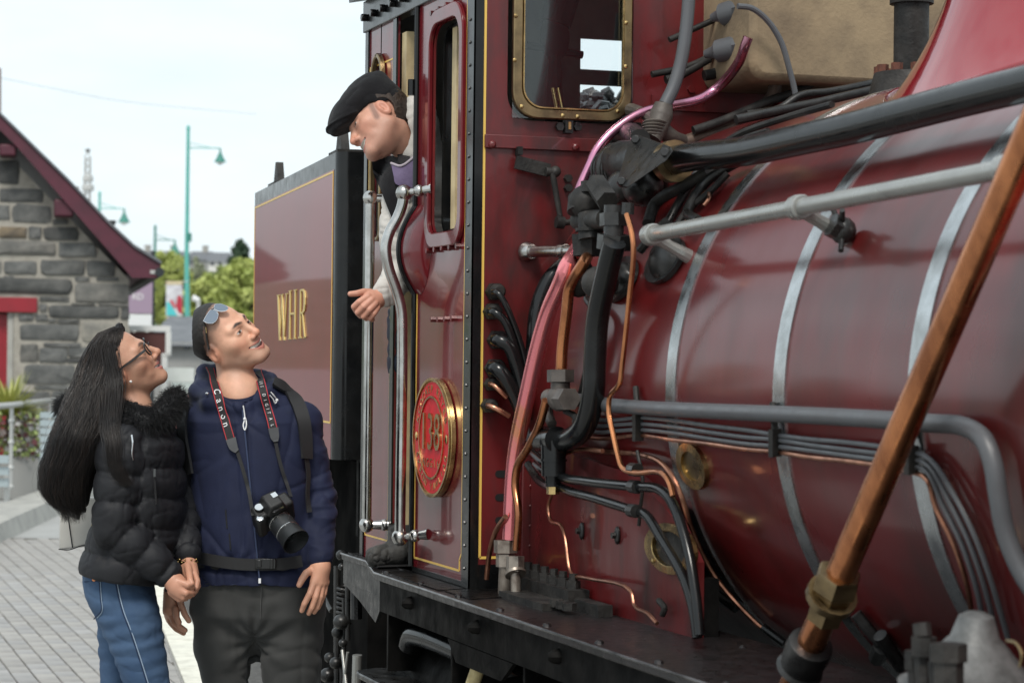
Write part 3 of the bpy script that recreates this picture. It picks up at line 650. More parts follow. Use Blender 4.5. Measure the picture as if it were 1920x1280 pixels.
M['pinkcopper'] = mat('pink copper', (.95, .30, .33), .24, .85, var=(.78, .34, .17), vscale=5, vdetail=7, vlo=.56, vhi=.70, rvar=.06)  # mostly pink copper base with noise patches of orange
M['mauve'] = mat('mauve tinted copper', (.62, .27, .40), .22, .95, var=(.34, .16, .2), vscale=8, rvar=.08)
M['tan'] = mat('tan lagging', (.29, .215, .13), .85, var=(.17, .125, .08), vscale=5, vdetail=10, bump=.2, bscale=90)
M['rust'] = mat('rusty bolts', (.17, .055, .03), .8, var=(.08, .03, .02), vscale=30)
M['cream'] = mat('cream cab paint', (.60, .48, .27), .5, var=(.42, .32, .18), vscale=9, vdetail=8, rvar=.1)
M['yellow'] = mat('yellow lining', (.72, .47, .10), .4)
M['gold'] = mat('gold lettering', (.68, .50, .17), .38, .2)
M['platered'] = mat('plate red', (.62, .008, .02), .4, var=(.48, .008, .016), vscale=30, spec=.2)
M['glass'] = mat('window glass', (.9, .95, .95), .02, 0, trans=1)
M['tankred'] = mat('tank paint', (.19, .016, .022), .3, coat=.34, crough=.03, spec=.05, var=(.16, .014, .019), vscale=2)
M['tread'] = mat('tread plate', (.022, .018, .019), .36, .3, var=(.009, .009, .009), vscale=26, vdetail=6, rvar=.1)
M['coal'] = mat('coal', (.012, .012, .013), .3, bump=.6, bscale=60)
M['pale'] = mat('pale metal', (.14, .142, .14), .55, .3, var=(.07, .072, .07), vscale=22, vdetail=8, bump=.15)
M['hose'] = mat('pale canvas hose', (.55, .46, .24), .6, var=(.36, .28, .13), vscale=24, bump=.2)

LOCO = thing('steam_locomotive', 'dark red steam locomotive with a black running board, driver leaning from its cab', 'steam locomotive', (.6, 0, 0))
LO = np.array([.6, 0, 0])
def P_(name, mb, m, parent=None, smooth=35, bevel=0, label=None, kind=None):
    o = obj(name, mb, m, parent or LOCO, smooth, bevel, off=LO if (parent is None) else LO)
    if label: o['label'] = label
    if kind: o['kind'] = kind
    return o
XS, YF, YR, ZB, ZT = .119, -.505, .69, .99, 2.745   # cab side plane, cab front, cab rear, board top, roof edge
def ys(px, py=500): return onX(px, py, XS)[1]
def zs(px, py): return onX(px, py, XS)[2]
def sv(px, py, off=0.): return onX(px, py, XS-off)        # point on cab side, off = outward
def fv(px, py, off=0.): return onY(px, py, YF-off)        # point on cab front, off = forward

# ---- cab side with the window -------------------------------------------------
yd = ys(781)                                              # rear edge of the window panel
def zloop(l, X): return [np.array([X, a, b]) for a, b in l]
wy0, wy1, wz0, wz1 = ys(867, 300), ys(811, 300), zs(840, 434), zs(848, 36)
hole = rrect(wy0, wz0, wy1, wz1, (.05, .07, .07, .05))
outr = rectloop(YF, ZB, yd, ZT, hole)
mb = MB(); mb.ring(zloop(outr, XS), zloop(hole, XS), (.008, 0, 0))
side = P_('cab_side', mb, M['crimson'])
fo = rrect(wy0-.035, wz0-.045, wy1+.035, wz1+.045, (.08, .1, .1, .08))
mb = MB(); mb.ring(zloop(fo, XS-.016), zloop(hole, XS-.016), (.0155, 0, 0)); P_('window_frame', mb, M['crimson'], side, bevel=.004)
hi = rrect(wy0+.012, wz0+.012, wy1-.012, wz1-.012, .05)
mb = MB(); mb.ring(zloop(hole, XS+.03), zloop(hi, XS+.03), (.03, 0, 0)); mb.box((XS+.04, wy0+.10, wz0), (XS+.06, wy0+.118, wz1)); P_('sliding_sash', mb, M['black'], side)
mb = MB(); mb.box((XS+.047, wy0, wz0), (XS+.051, wy0+.11, wz1)); P_('window_pane', mb, mat('pane reflection green', (.085, .10, .095), .12, var=(.05, .06, .057), vscale=3, coat=.6), side)  # opaque grey-green colour stands for the reflection in the glass
mb = MB(); mb.box((XS+.035, ys(833, 300), wz0), (XS+.06, ys(825, 300), wz1)); P_('inner_post', mb, M['cream'], side)
mb = MB(); mb.bolts([sv(p, q) for p, q in [(815,26),(829,18),(843,10),(857,3)]], (-1,0,0), .009, .014)
mb.bolts([sv(p, q) for p, q in [(808,470),(822,468),(836,465),(850,464),(864,462)]], (-1,0,0), .009, .016)
mb.bolts([sv(p, q) for p, q in [(816,599),(829,599),(842,598),(855,597)]], (-1,0,0), .009, .016)
P_('panel_bolt', mb, M['dirty'], side, kind='stuff')
# lining
def strip(mb, a, b, w, nrm, t=.0015):
    a, b, nrm = np.asarray(a, float), np.asarray(b, float), unit(nrm)
    d = unit(b-a); mb.obox((a+b)/2+nrm*t/2, d, np.cross(nrm, d), nrm, np.linalg.norm(b-a), w, t)
mb = MB(); n = (-1,0,0); y0, y1, zb = ys(866, 1000), yd-.012, zs(830, 1060)
for a, b in [((XS,y1,zb),(XS,y1,2.1)),((XS,y1,zb),(XS,y0+.02,zb)),((XS,y0,zb+.05),(XS,y0,2.7)),((XS,y0+.02,zb),(XS,y0+.02,zb+.03)),((XS,y0+.02,zb+.03),(XS,y0,zb+.05))]: strip(mb, a, b, .006, n)
P_('lining', mb, M['yellow'], side)
# black lower skirt and corner angle
mb = MB(); mb.box((XS-.004, YF, ZB+.001), (XS-.0002, yd, zb-.028)); P_('skirt', mb, M['black'], side)
mb = MB(); mb.box((XS-.006, YF-.006, ZB+.002), (XS-.0003, YF+.06, ZT)); mb.box((XS-.0055, YF-.006, ZB+.002), (XS+.024, YF-.0003, ZT+.1))
for k in range(26): mb.lathe([(.006,0),(.004,.004)], (XS-.006, YF+.03, 1.05+k*.066), (-1,0,0), 6)
P_('corner_angle', mb, M['black'], side)
# outward bulge beside the doorway and the beading that follows it
zc, hh = zs(790, 468), .5*(zs(790, 384)-zs(790, 550)); G = []
for i in range(21):
    v = -1+2*i/20; row = []
    for j in range(13):
        u = j/12; row.append((XS-.001-.052*max(1-v*v, 0)**1.1*max(1-u*u, 0)**.8, yd-.155*u*math.sqrt(max(1-.85*v*v, .02)), zc+v*hh))
    G.append(row)
mb = MB(); mb.grid(G); bl = P_('elbow_bulge', mb, M['crimson'], side, smooth=60)
mb = MB(); mb.tube([(XS-.004-.052*max(1-v*v, 0)**1.1, yd+.004, zc+v*hh) for v in np.linspace(-1, 1, 17)], .010, 8, 2)
mb.tube([(XS-.006, yd+.002, ZB+.02), (XS-.006, yd+.002, zc-hh)], .009, 8, smooth=False); mb.tube([(XS-.006, yd+.002, zc+hh), (XS-.006, yd+.002, ZT)], .009, 8, smooth=False)
mb.nut((XS-.02, yd+.01, zs(783, 180)), (XS-.02, yd+.01, zs(783, 180)+.05), .012); P_('door_beading', mb, M['black'], side)
# ---- rear side panel ------------------------------------------------------------
yo = ys(741)
wy0, wy1, wz0, wz1 = ys(723, 250), ys(703, 250), zs(712, 452), zs(712, 102)
hole = rrect(wy0+.012, wz0+.012, wy1-.012, wz1-.015, (.03, .06, .06, .03))
mb = MB(); mb.ring(zloop(rectloop(yo, ZB, YR, ZT, hole), XS), zloop(hole, XS), (.008, 0, 0)); rear = P_('cab_rear_side', mb, M['crimson'])
fo = rrect(wy0, wz0, wy1, wz1, (.04, .075, .075, .04))
mb = MB(); mb.ring(zloop(fo, XS-.02), zloop(hole, XS-.02), (.0195, 0, 0)); P_('lookout_frame', mb, M['oldbrass'], rear, bevel=.004)
mb = MB(); mb.box((XS+.002, wy0+.005, wz0+.005), (XS+.006, wy1-.005, wz1-.005)); P_('lookout_pane', mb, mat('dark glass', (.03, .035, .035), .06, coat=1), rear)
mb = MB(); mb.box((XS-.006, YR-.03, ZB), (XS-.0003, YR+.006, ZT)); mb.box((XS-.006, yo-.004, ZB), (XS-.0003, yo+.035, ZT)); P_('edge_strip', mb, M['black'], rear)
mb = MB(); y0, y1, zb2 = yo+.05, YR-.04, zs(715, 1010)
for a, b in [((XS,y0,zb2),(XS,y0,2.62)),((XS,y1,zb2),(XS,y1,2.62)),((XS,y0,zb2),(XS,y1,zb2)),((XS,y0,2.62),(XS,y1,2.62))]: strip(mb, a, b, .005, n)
P_('lining', mb, M['yellow'], rear)
# doorway reveals
mb = MB(); mb.box((XS+.0085, yo+.001, ZB), (XS+.05, yo+.03, ZT-.05)); P_('door_jamb', mb, M['black'], rear)
mb = MB(); mb.box((XS+.012, ys(747, 800), ZB+.02), (XS+.04, ys(739, 800), ZT-.05)); P_('door_post', mb, M['cream'], rear)
# ---- roof, gutter ---------------------------------------------------------------
mb = MB(); mb.box((XS-.012, YF-.02, ZT), (XS+.03, YR+.02, ZT+.105)); 
mb.bolts([(XS-.012, YR-.03-.115*k, ZT+.045) for k in range(10)], (-1,0,0), .014, .02)
P_('roof_gutter', mb, M['black'], bevel=.003)
mb = MB(); prof = [(XS-.05, ZT+.105), (XS-.055, ZT+.14), (.3, ZT+.24), (.7, ZT+.33), (1.08, ZT+.36), (1.46, ZT+.33), (1.9, ZT+.24), (2.2, ZT+.14), (2.2, ZT+.10), (1.08, ZT+.30)]
mb.prism([(x, YF-.06, z) for x, z in prof], (0, YR-YF+.12, 0)); P_('cab_roof', mb, M['black'])
# ---- cab front plate --------------------------------------------------------------
def floop(l, Y): return [np.array([a, Y, b]) for a, b in l]
fx0, fx1, fz0, fz1 = fv(952, 100)[0], fv(1187, 100)[0], fv(1070, 230)[2], fv(1070, -70)[2]
hole = rrect(fx0, fz0, fx1, fz1, .075)
XR = 2.03
mb = MB(); mb.ring(floop(rectloop(XS, ZB, XR, ZT+.1, hole), YF), floop(hole, YF), (0, .008, 0)); front = P_('cab_front', mb, M['dirty'])
bo = rrect(fv(957, 100)[0], fv(1070, 227)[2], fv(1179, 100)[0], fz1-.01, .075); bi = rrect(fv(975, 100)[0], fv(1070, 208)[2], fv(1163, 100)[0], fz1-.04, .06)
mb = MB(); mb.ring(floop(bo, YF-.03), floop(bi, YF-.03), (0, .02, 0)); wf = P_('window_frame', mb, M['oldbrass'], front, bevel=.004)
bi2 = rrect(fv(977.5, 100)[0], fv(1070, 205.5)[2], fv(1160, 100)[0], fz1-.045, .058)
mb = MB(); mb.ring(floop(bi, YF-.033), floop(bi2, YF-.033), (0, .01, 0)); P_('frame_bead', mb, M['brass'], wf)
mb = MB(); mb.bolts([fv(p, q, .03) for p, q in [(967,30),(965,113),(978,200),(1055,217),(1083,219),(1158,209),(1173,125),(1174,43)]], (0,-1,0), .007, .004, True); P_('frame_screw', mb, M['brass'], wf, kind='stuff')
mb = MB(); mb.box((fx0+.01, YF-.016, fz0+.005), (fv(1170, 100)[0], YF-.013, fz1)); P_('window_pane', mb, M['glass'], wf)
mb = MB(); c = fv(1065, 236, .012)
mb.box(c+[-.012,-.012,-.022], c+[.012,.012,.018]); mb.bolts([fv(p, q, .004) for p, q in [(1048,238),(1081,238)]], (0,-1,0), .013, .014); P_('window_catch', mb, M['oily'], front)
mb = MB(); mb.box(c+[-.004,-.016,-.012], c+[.004,-.0125,.010]); P_('catch_tongue', mb, M['brass'], front)
# waist beading, lining, bolts
z0, z1 = fv(1000, 281)[2], fv(1000, 256)[2]
mb = MB(); mb.box((XS+.03, YF-.012, z0), (.62, YF-.0004, z1)); mb.bolts([fv(p, q, .012) for p, q in [(923,271),(1079,276),(1000,273)][:2]], (0,-1,0), .013, .01, True); P_('waist_strip', mb, M['dirty'], front, bevel=.002)
mb = MB(); xl = max(fv(903, 500)[0], XS+.030); zl = fv(903, 1045)[2]
for a, b in [((xl, YF, zl), (xl, YF, 2.9)), ((xl, YF, zl), (xl+.06, YF, zl)), ((xl+.06, YF, zl), (xl+.07, YF, zl-.02))]: strip(mb, a, b, .0075, (0,-1,0))
P_('lining', mb, M['yellow'], front)
mb = MB(); mb.box((XS+.002, YF-.003, ZB), (.5, YF-.0004, zl-.02)); P_('skirt', mb, M['black'], front)
mb = MB()
for q in (888, 932, 975, 1018):
    a = fv(928, q)[0]; b = fv(953, q)[0]; zc2 = fv(940, q)[2]; h = .0105
    loop = [(a+h-h*math.sin(t), zc2+h*math.cos(t)) for t in np.linspace(0, math.pi, 7)]+[(b-h+h*math.sin(t), zc2-h*math.cos(t)) for t in np.linspace(0, math.pi, 7)]
    mb.prism([(x, YF-.001, z) for x, z in loop], (0, -.001, 0))
P_('vent_slot', mb, mat('slot shadow', (.004, .004, .004), .9), front, kind='stuff')
mb = MB(); mb.bolts([fv(p, q) for p, q in [(1063,335),(1063,353)]], (0,-1,0), .012, .02)
P_('front_bolt', mb, M['sooty'], front, kind='stuff')
# upright flange between cab front and firebox
xa, xb = fv(972, 960)[0], fv(1002, 960)[0]; zt = fv(985, 840)[2]
mb = MB(); mb.box((xa, YF-.035, ZB), (xb, YF-.001, zt)); mb.bolts([((xa+xb)/2, YF-.035, z) for z in np.linspace(1.06, zt-.05, 6)], (0,-1,0), .006, .004, True); P_('flange', mb, M['dirty'], front, bevel=.002)
# lever with bracket
mb = MB(); a = fv(968, 284); 
mb.box(a+[-.004,-.03,-.012], a+[.010,-.001,.012]); b = fv(1030, 320, .03); d = fv(967, 304, .03)
mb.obox((b+d)/2, unit(b-d), (0,1,0), np.cross(unit(b-d), (0,1,0)), np.linalg.norm(b-d), .012, .038)
mb.cyl(fv(1023, 322, .05), fv(1045, 322, .05), .013); mb.ball(fv(1041, 322, .05), .017)
mb.cyl(fv(1036, 325, .055), fv(1051, 410, .055), .009, .008); mb.cyl(fv(1043, 416, .055), fv(1057, 418, .055), .018); mb.cyl(fv(1057, 418, .055), fv(1085, 414, .055), .009); P_('reversing_lever', mb, M['sooty'], front)
# ---- cab interior --------------------------------------------------------------------
mb = MB()
yb = YR-.02
ax0, ax1 = onY(1088, 130, yb)[0], onY(1192, 130, yb)[0]; az0, az1, az2, az3 = onY(1130, 230, yb)[2], onY(1130, 160, yb)[2], onY(1130, 132, yb)[2], onY(1130, 74, yb)[2]
sx0, sx1 = onY(764, 90, yb)[0], onY(781, 90, yb)[0]; sz0, sz1 = onY(770, 106, yb)[2], onY(770, 72, yb)[2]
mb.box((XS+.06, yb, ZB), (sx0, YR, ZT+.1)); mb.box((sx0, yb, ZB), (sx1, YR, sz0)); mb.box((sx0, yb, sz1), (sx1, YR, ZT+.1))
mb.box((sx1, yb, ZB), (ax0, YR, ZT+.1)); mb.box((ax1, yb, ZB), (XR, YR, ZT+.1)); mb.box((ax0, yb, ZB), (ax1, YR, az0)); mb.box((ax0, yb, az1), (ax1, YR, az2)); mb.box((ax0, yb, az3), (ax1, YR, ZT+.1)); mb.prism([(XS+.06, yb, ZT+.1), (XR, yb, ZT+.1), (1.9, yb, ZT+.23), (1.46, yb, ZT+.32), (1.08, yb, ZT+.35), (.7, yb, ZT+.32), (.3, yb, ZT+.23)], (0, .02, 0))
mb.box((XR, YF, ZB), (XR+.02, YR, ZT+.1)); P_('cab_rear_wall', mb, mat('cab interior paint', (.085, .075, .055), .6, var=(.035, .032, .027), vscale=5))
mb = MB(); c0, c1 = onY(743, 600, yb-.004)[0], onY(762, 600, yb-.004)[0]; mb.box((c0, yb-.03, ZB), (c1, yb-.002, ZT-.02)); P_('cream_post', mb, M['cream'])
mb = MB(); mb.box((XS+.01, YF+.01, ZB-.02), (XR, YR, ZB)); P_('cab_floor', mb, M['dark'])
mb = MB(); c_ = fv(1040, 70, -.3); mb.ball(c_, .06, 16, (.8, .5, 1.25)); mb.tube([c_+[0, 0, -.05], c_+[0, 0, -.22], c_+[.02, 0, -.4]], [.02, .03, .02], 10); mb.tube([c_+[-.09, 0, -.03], c_+[.09, 0, -.05]], .012); mb.tube([c_+[.0, 0, .04], c_+[.05, 0, .2]], .05); P_('cab_fitting', mb, M['dark'])
mb = MB(); mb.cyl(fv(1036, 165, -.2), fv(1046, 215, -.2), .006); mb.cyl(fv(1046, 165, -.2), fv(1056, 215, -.2), .006); P_('gauge_glass', mb, M['brass'])
# bunker coal behind the cab
mb = MB(); cx = onY(1120, 200, 1.2)
for k in range(260):
    p = np.array([cx[0]+min(max(.15*RNG.normal()+.0, -.3), .6), 1.25+.12*RNG.normal(), 0]); top = onY(1112, 176, 1.2)[2]-.42*abs(p[0]-cx[0]+.02)
    p[2] = top-abs(RNG.normal())*.08
    mb.ball(p, RNG.uniform(.025, .05), 6, (1, .8, .7), M=np.array(Matrix.Rotation(RNG.uniform(0, 6), 3, 'X') @ Matrix.Rotation(RNG.uniform(0, 6), 3, 'Z')))
P_('coal', mb, M['coal'], smooth=None, kind='stuff')
mb = MB(); mb.box((.3, .95, 1.0), (2.0, 1.45, 2.25)); P_('coal_bunker', mb, M['dark'])

# ---- number plate ---------------------------------------------------------------------
pc = sv(820, 820, .002); ry = abs(ys(785, 820)-ys(855, 820))/2*1.0; rz_ = (zs(820, 708)-zs(820, 932))/2
def oval(a, b, X, n=48): return [np.array([X, pc[1]+a*math.cos(2*math.pi*k/n), pc[2]+b*math.sin(2*math.pi*k/n)]) for k in range(n)]
X0 = XS-.001
mb = MB(); mb.prism(oval(ry, rz_, X0), (-.018, 0, 0)); plate = P_('number_plate', mb, M['brass'], None, bevel=.003)
mb = MB(); mb.prism(oval(ry-.011, rz_-.012, X0-.0182), (-.0006, 0, 0)); P_('plate_field', mb, M['platered'], plate)
mb = MB(); mb.ring(oval(ry, rz_, X0-.0182), oval(ry-.007, rz_-.008, X0-.0182), (-.005, 0, 0)); a_, b_ = ry*.66, rz_*.70
mb.ring(oval(a_, b_, X0-.019), oval(a_-.005, b_-.006, X0-.019), (-.004, 0, 0)); P_('plate_rim', mb, M['brass'], plate)
def glyph(mb, ch, c, u, v, nrm, h, wsc=1.0, ext=.06, cx=.33, cy=.35):
    V, Fs = text_mesh(ch, ext)
    if len(V) == 0: return
    lo, hi = V.min(0), V.max(0)
    W_ = (V-[(lo[0]+hi[0])/2, .35, 0])*h/.7
    mb.add([np.asarray(c)+u*q[0]*wsc+v*q[1]+nrm*(q[2]) for q in W_], Fs)
def arc_text(mb, txt, a, b, t0, t1, h, top=True):
    n_ = len(txt)
    for k, ch in enumerate(txt):
        if ch == ' ': continue
        t = rad(t0+(t1-t0)*k/(n_-1))
        c = np.array([X0-.0195, pc[1]-a*math.cos(t), pc[2]+b*math.sin(t)])
        nv = unit([0, -math.cos(t)*b, math.sin(t)*a]); v = nv if top else -nv; u = np.cross(v, [-1, 0, 0]); u = -u if (u[1] > 0) == (math.sin(t) > 0) and top else u
        if top and u[1] > 0 and math.sin(t) > .3: u = -u
        u = np.cross([-1., 0, 0], v)*-1
        mb = MB(); glyph(mb, ch, c, u, v, np.array([-1., 0, 0]), h, 1.15, .03); P_('letter', mb, M['brass'], plate, smooth=20)
am, bm_ = (ry-.010+a_)/2, (rz_-.011+b_)/2
arc_text(mb, 'BEYER PEACOCK', am, bm_, 22, 158, .022); arc_text(mb, 'RAILWAY WORKS', am, bm_, -22, -158, .021, False)
u, v = np.array([0, -1., 0]), np.array([0, 0, 1.])
for k, ch in enumerate('138'): mb = MB(); glyph(mb, ch, (X0-.0195, pc[1]-(k-1)*.36*ry, pc[2]+.02), u, v, np.array([-1., 0, 0]), .62*rz_, .80*ry/rz_, .035); P_('numeral', mb, M['brass'], plate, smooth=20)
for k, ch in enumerate('NGG16'): mb = MB(); glyph(mb, ch, (X0-.0195, pc[1]-(k-2)*.19*ry, pc[2]-.42*rz_), u, v, np.array([-1., 0, 0]), .15*rz_, 1.0*ry/rz_, .03); P_('letter', mb, M['brass'], plate, smooth=20)
for s_ in (-1, 1): mb = MB(); mb.ball((X0-.02, pc[1]+s_*am, pc[2]), .009, 8, (.6, 1, 1.6)); P_('plate_stud', mb, M['brass'], plate, smooth=20)

# ---- handrails ----------------------------------------------------------------------
XH = .045
def hr(px, py): return onX(px, py, XH)
a, b = hr(757, 362), hr(750, 1007); 
mid = [(757,375),(754,400),(743,440),(737,470),(740,505),(750,545),(755,580)]
ym = .5*(a[1]+b[1])
def hy(p, dx): return np.array([XH-dx, ym, onX(*p, XH)[2]])
mb = MB(); pts = [hy((757,362),0), hy((756,385),.005), hy((752,410),.02), hy((744,440),.045), hy((738,470),.055), hy((741,505),.045), hy((750,545),.02), hy((755,580),.004), hy((755,620),0), hy((750,1007),0)]
mb.tube(pts, .0165, 14, 5); P_('handrail', mb, M['steel'])
for q in (pts[0], pts[-1]):
    mb = MB(); mb.ball(q, .026); e = q+np.array([XS-q[0], -.05, .012]); mb.tube([q, (q+e)/2, e], [.013, .010, .017], 12, smooth=False); mb.ball(q*.45+e*.55, .019); P_('handrail_knob', mb, M['steel'])
mb = MB(); a2, b2 = onX(692, 372, .05), onX(690, 984, .05); a2[1] = b2[1] = .5*(a2[1]+b2[1]); mb.tube([a2, b2], .0155, 14, smooth=False); P_('handrail', mb, M['steel'])
for q in (a2, b2):
    mb = MB(); mb.ball(q, .025); e = q+np.array([.075, -.02, .0]); mb.tube([q, e], [.012, .018], 12, smooth=False); mb.ball(e*.75+q*.25, .019); P_('handrail_knob', mb, M['steel'])

# ---- rear tank ---------------------------------------------------------------------
YT = 1.15
ta = onY(632, 317, YT); ztop = onY(635, 284, YT)[2]; tb = onZ(481, 387, ta[2]); td = unit([tb[0]-ta[0], tb[1]-ta[1], 0]); tn = np.array([td[1], -td[0], 0])  # into the tank
if tn[0] < 0: tn = -tn
Lt = np.linalg.norm((tb-ta)[:2])+.06
c0 = np.array([ta[0], YT, 0.])-td*.0
zb_ = onY(632, 862, YT)[2]
def tp(s, d, z): return c0+td*s+tn*d+np.array([0, 0, z])
mb = MB(); loop = []
for (s, d, r0) in ((.0, 0, .03), (Lt, 0, .02), (Lt, 2.0, .02), (0, 2.0, .02)): loop.append((s, d))
rc = .045
lp = [(rc-rc*math.sin(t), rc-rc*math.cos(t)) for t in np.linspace(0, math.pi/2, 6)]+[(0, 2.0), (Lt, 2.0), (Lt, 0)]
mb.prism([tp(s, d, zb_) for s, d in lp], (0, 0, ztop-zb_)); tank = P_('rear_tank', mb, M['black'], smooth=40)
mb = MB(); zlo = onX(600, 800, ta[0])[2]; zbb = onZ
mb.add([tp(rc+.015, -.0012, zb_), tp(Lt, -.0012, zb_), tp(Lt, -.0012, ta[2]+.004), tp(rc+.015, -.0012, ta[2]+.004)], [(0, 1, 2, 3)])
P_('tank_panel', mb, M['tankred'], tank, smooth=None)
zl1 = onY(615, 793, YT)[2]
mb = MB()
for a, b in [((rc+.03, ta[2]-.005), (Lt-.02, ta[2]-.005)), ((rc+.03, ta[2]-.005), (rc+.03, zl1)), ((rc+.03, zl1), (Lt-.02, zl1)), ((Lt-.02, ta[2]-.005), (Lt-.02, zl1))]: strip(mb, tp(a[0], -.0012, a[1]), tp(b[0], -.0012, b[1]), .007, -tn)
P_('lining', mb, M['yellow'], tank)
# WHR in tall condensed slab serifs
def bar(mb, a, b, w, W_=None):   # stroke in letter plane (s,z): horizontal width w
    (s0, z0), (s1, z1) = a, b; h = w/2
    mb.prism([tp(s0+h, -.002, z0), tp(s0-h, -.002, z0), tp(s1-h, -.002, z1), tp(s1+h, -.002, z1)], -tn*.004)
def letter_pos(px, py):      # ray with the panel plane
    d = ray(px, py); t = np.dot(c0-np.array([0, 0, 0])-CAM, tn*[1, 1, 0])/np.dot(d, tn); q = CAM+d*t; return np.dot((q-c0), td), q[2]
mb = MB(); HT = None
def LP(px, py): return letter_pos(px, py)
for (x0, x1, yt0, yt1, yb0, yb1, ch) in ((522, 541, 553, 552, 638, 637, 'W'), (543, 559, 545, 544, 636, 635, 'H'), (563, 577, 543, 541, 634, 633, 'R')):
    sl, zt_ = LP(x0, yt0); sr, _ = LP(x1, yt1); _, zb3 = LP(x0, yb0); w = abs(sl-sr); d_ = -1 if sr < sl else 1
    q = lambda a, b: (sl+d_*w*a, zb3+(zt_-zb3)*b)
    wb, ws, sf = w*.12, w*.05, .035
    if ch == 'W':
        bar(mb, q(.08, 1), q(.30, 0), wb); bar(mb, q(.30, 0), q(.48, .95), ws); bar(mb, q(.46, 1), q(.72, 0), wb); bar(mb, q(.72, 0), q(.93, 1), ws)
        for c_ in (.09, .47, .93): bar(mb, q(c_, 1), q(c_, .982), w*.24)
    if ch == 'H':
        for c_ in (.2, .8):
            bar(mb, q(c_, 0), q(c_, 1), wb); bar(mb, q(c_, 0), q(c_, .02), w*.30); bar(mb, q(c_, .98), q(c_, 1), w*.30)
        bar(mb, q(.5, .50), q(.5, .54), w*.6)
    if ch == 'R':
        bar(mb, q(.2, 0), q(.2, 1), wb); bar(mb, q(.2, 0), q(.2, .03), w*.4); bar(mb, q(.75, 0), q(.95, .03), w*.25)
        pts2 = [(.2, 1), (.55, 1), (.78, .95), (.86, .82), (.86, .68), (.78, .55), (.55, .50), (.2, .50)]
        pin = [(.2, .965), (.5, .965), (.62, .92), (.67, .82), (.67, .68), (.62, .58), (.5, .535), (.2, .535)]
        for i in range(len(pts2)-1): mb.prism([tp(*[q(*p)[0] for p in [pp]], -.002, q(*pp)[1]) for pp in (pts2[i], pts2[i+1], pin[i+1], pin[i])], -tn*.004)
        bar(mb, q(.48, .52), q(.84, .0), wb)
P_('tank_lettering', mb, M['gold'], tank, smooth=None)
for px in (521, 640):
    mb = MB(); s = min(np.linspace(-.6, Lt+1.5, 500), key=lambda q: abs(pixof(tp(q, .06, ztop+.05))[0]-px))
    mb.prism([tp(s-.10, .03, ztop), tp(s+.10, .03, ztop), tp(s+.10, .03, ztop+.025), tp(s-.1, .03, ztop+.025)], tn*.1)
    mb.prism([tp(s-.075, .05, ztop+.02), tp(s+.065, .05, ztop+.02), tp(s+.012, .05, ztop+.115), tp(s-.022, .05, ztop+.115)], tn*.03); P_('lifting_lug', mb, M['sooty'], tank)
mb = MB(); mb.prism([tp(.06, .14, .35), tp(Lt, .14, .35), tp(Lt, 1.8, .35), tp(.06, 1.8, .35)], (0, 0, zb_-.37)); mb.box((.9, .70, .7), (1.4, 1.3, .95)); P_('rear_frame', mb, mat('void black frame', (.007, .007, .007), 1, spec=0, var=(.014, .0135, .013), vscale=6))  # near black without reflection, painted as the dark void under the tank

# ---- boiler ------------------------------------------------------------------------
def cylgrid(y0, y1, R, n=128, m=2, t0=0, t1=2*math.pi):
    return [[(XA+R*math.cos(t), y, ZA+R*math.sin(t)) for t in np.linspace(t0, t1, n)] for y in np.linspace(y0, y1, m)]
YB1 = -3.42
mb = MB(); mb.grid(cylgrid(YF+.001, YB1, RB, 160, 30)); boiler = P_('boiler', mb, M['boiler'], smooth=60)
for i, y in enumerate((-1.613, -2.2376, -2.864)):
    mb = MB(); g0 = cylgrid(y-.03, y+.03, RB+.004, 128, 2); mb.grid(g0)
    for e in (y-.03, y+.03): mb.grid([[(XA+r*math.cos(t), e, ZA+r*math.sin(t)) for t in np.linspace(0, 2*math.pi, 128)] for r in (RB-.002, RB+.004)])
    P_('boiler_band', mb, M['bandm'], boiler, smooth=50)
mb = MB(); R2_ = RB+.055
mb.grid([[(XA+r*math.cos(t), y, ZA+r*math.sin(t)) for t in np.linspace(0, 2*math.pi, 160)] for r, y in ((RB-.01, YB1+.10), (RB+.004, YB1+.10), (RB+.012, YB1+.06), (RB+.03, YB1), (R2_, YB1-.10), (R2_+.01, YB1-.3), (R2_+.01, -5.0))])
P_('smokebox', mb, M['gloss'], smooth=60)
mb = MB(); mb.grid(cylgrid(YB1+.10, YB1+.13, RB+.006, 128)); mb.grid([[(XA+r*math.cos(t), YB1+.13, ZA+r*math.sin(t)) for t in np.linspace(0, 2*math.pi, 128)] for r in (RB-.002, RB+.006)]); P_('boiler_band', mb, M['bandm'], boiler, smooth=50)
# steam dome with flared base
yd_ = -2.06
G = []
for k in range(21):
    q = k/20; r_d = .185+.215*(1-q)**2.6; row = []
    for t in np.linspace(0, 2*math.pi, 57):
        x, y = r_d*math.cos(t), r_d*math.sin(t); row.append((XA+x, yd_+y, ZA+math.sqrt(max(RB**2-x*x, .05))-.012+.80*q**1.35+(RB-math.sqrt(max(RB**2-x*x, .05)))*min(q*1.6, 1)))
    G.append(row)
mb = MB(); mb.grid(G); mb.tube([np.array(p)+[0, 0, .012] for p in G[0]], .006, 6, smooth=False, caps=False); P_('steam_dome', mb, M['gloss'], smooth=60)
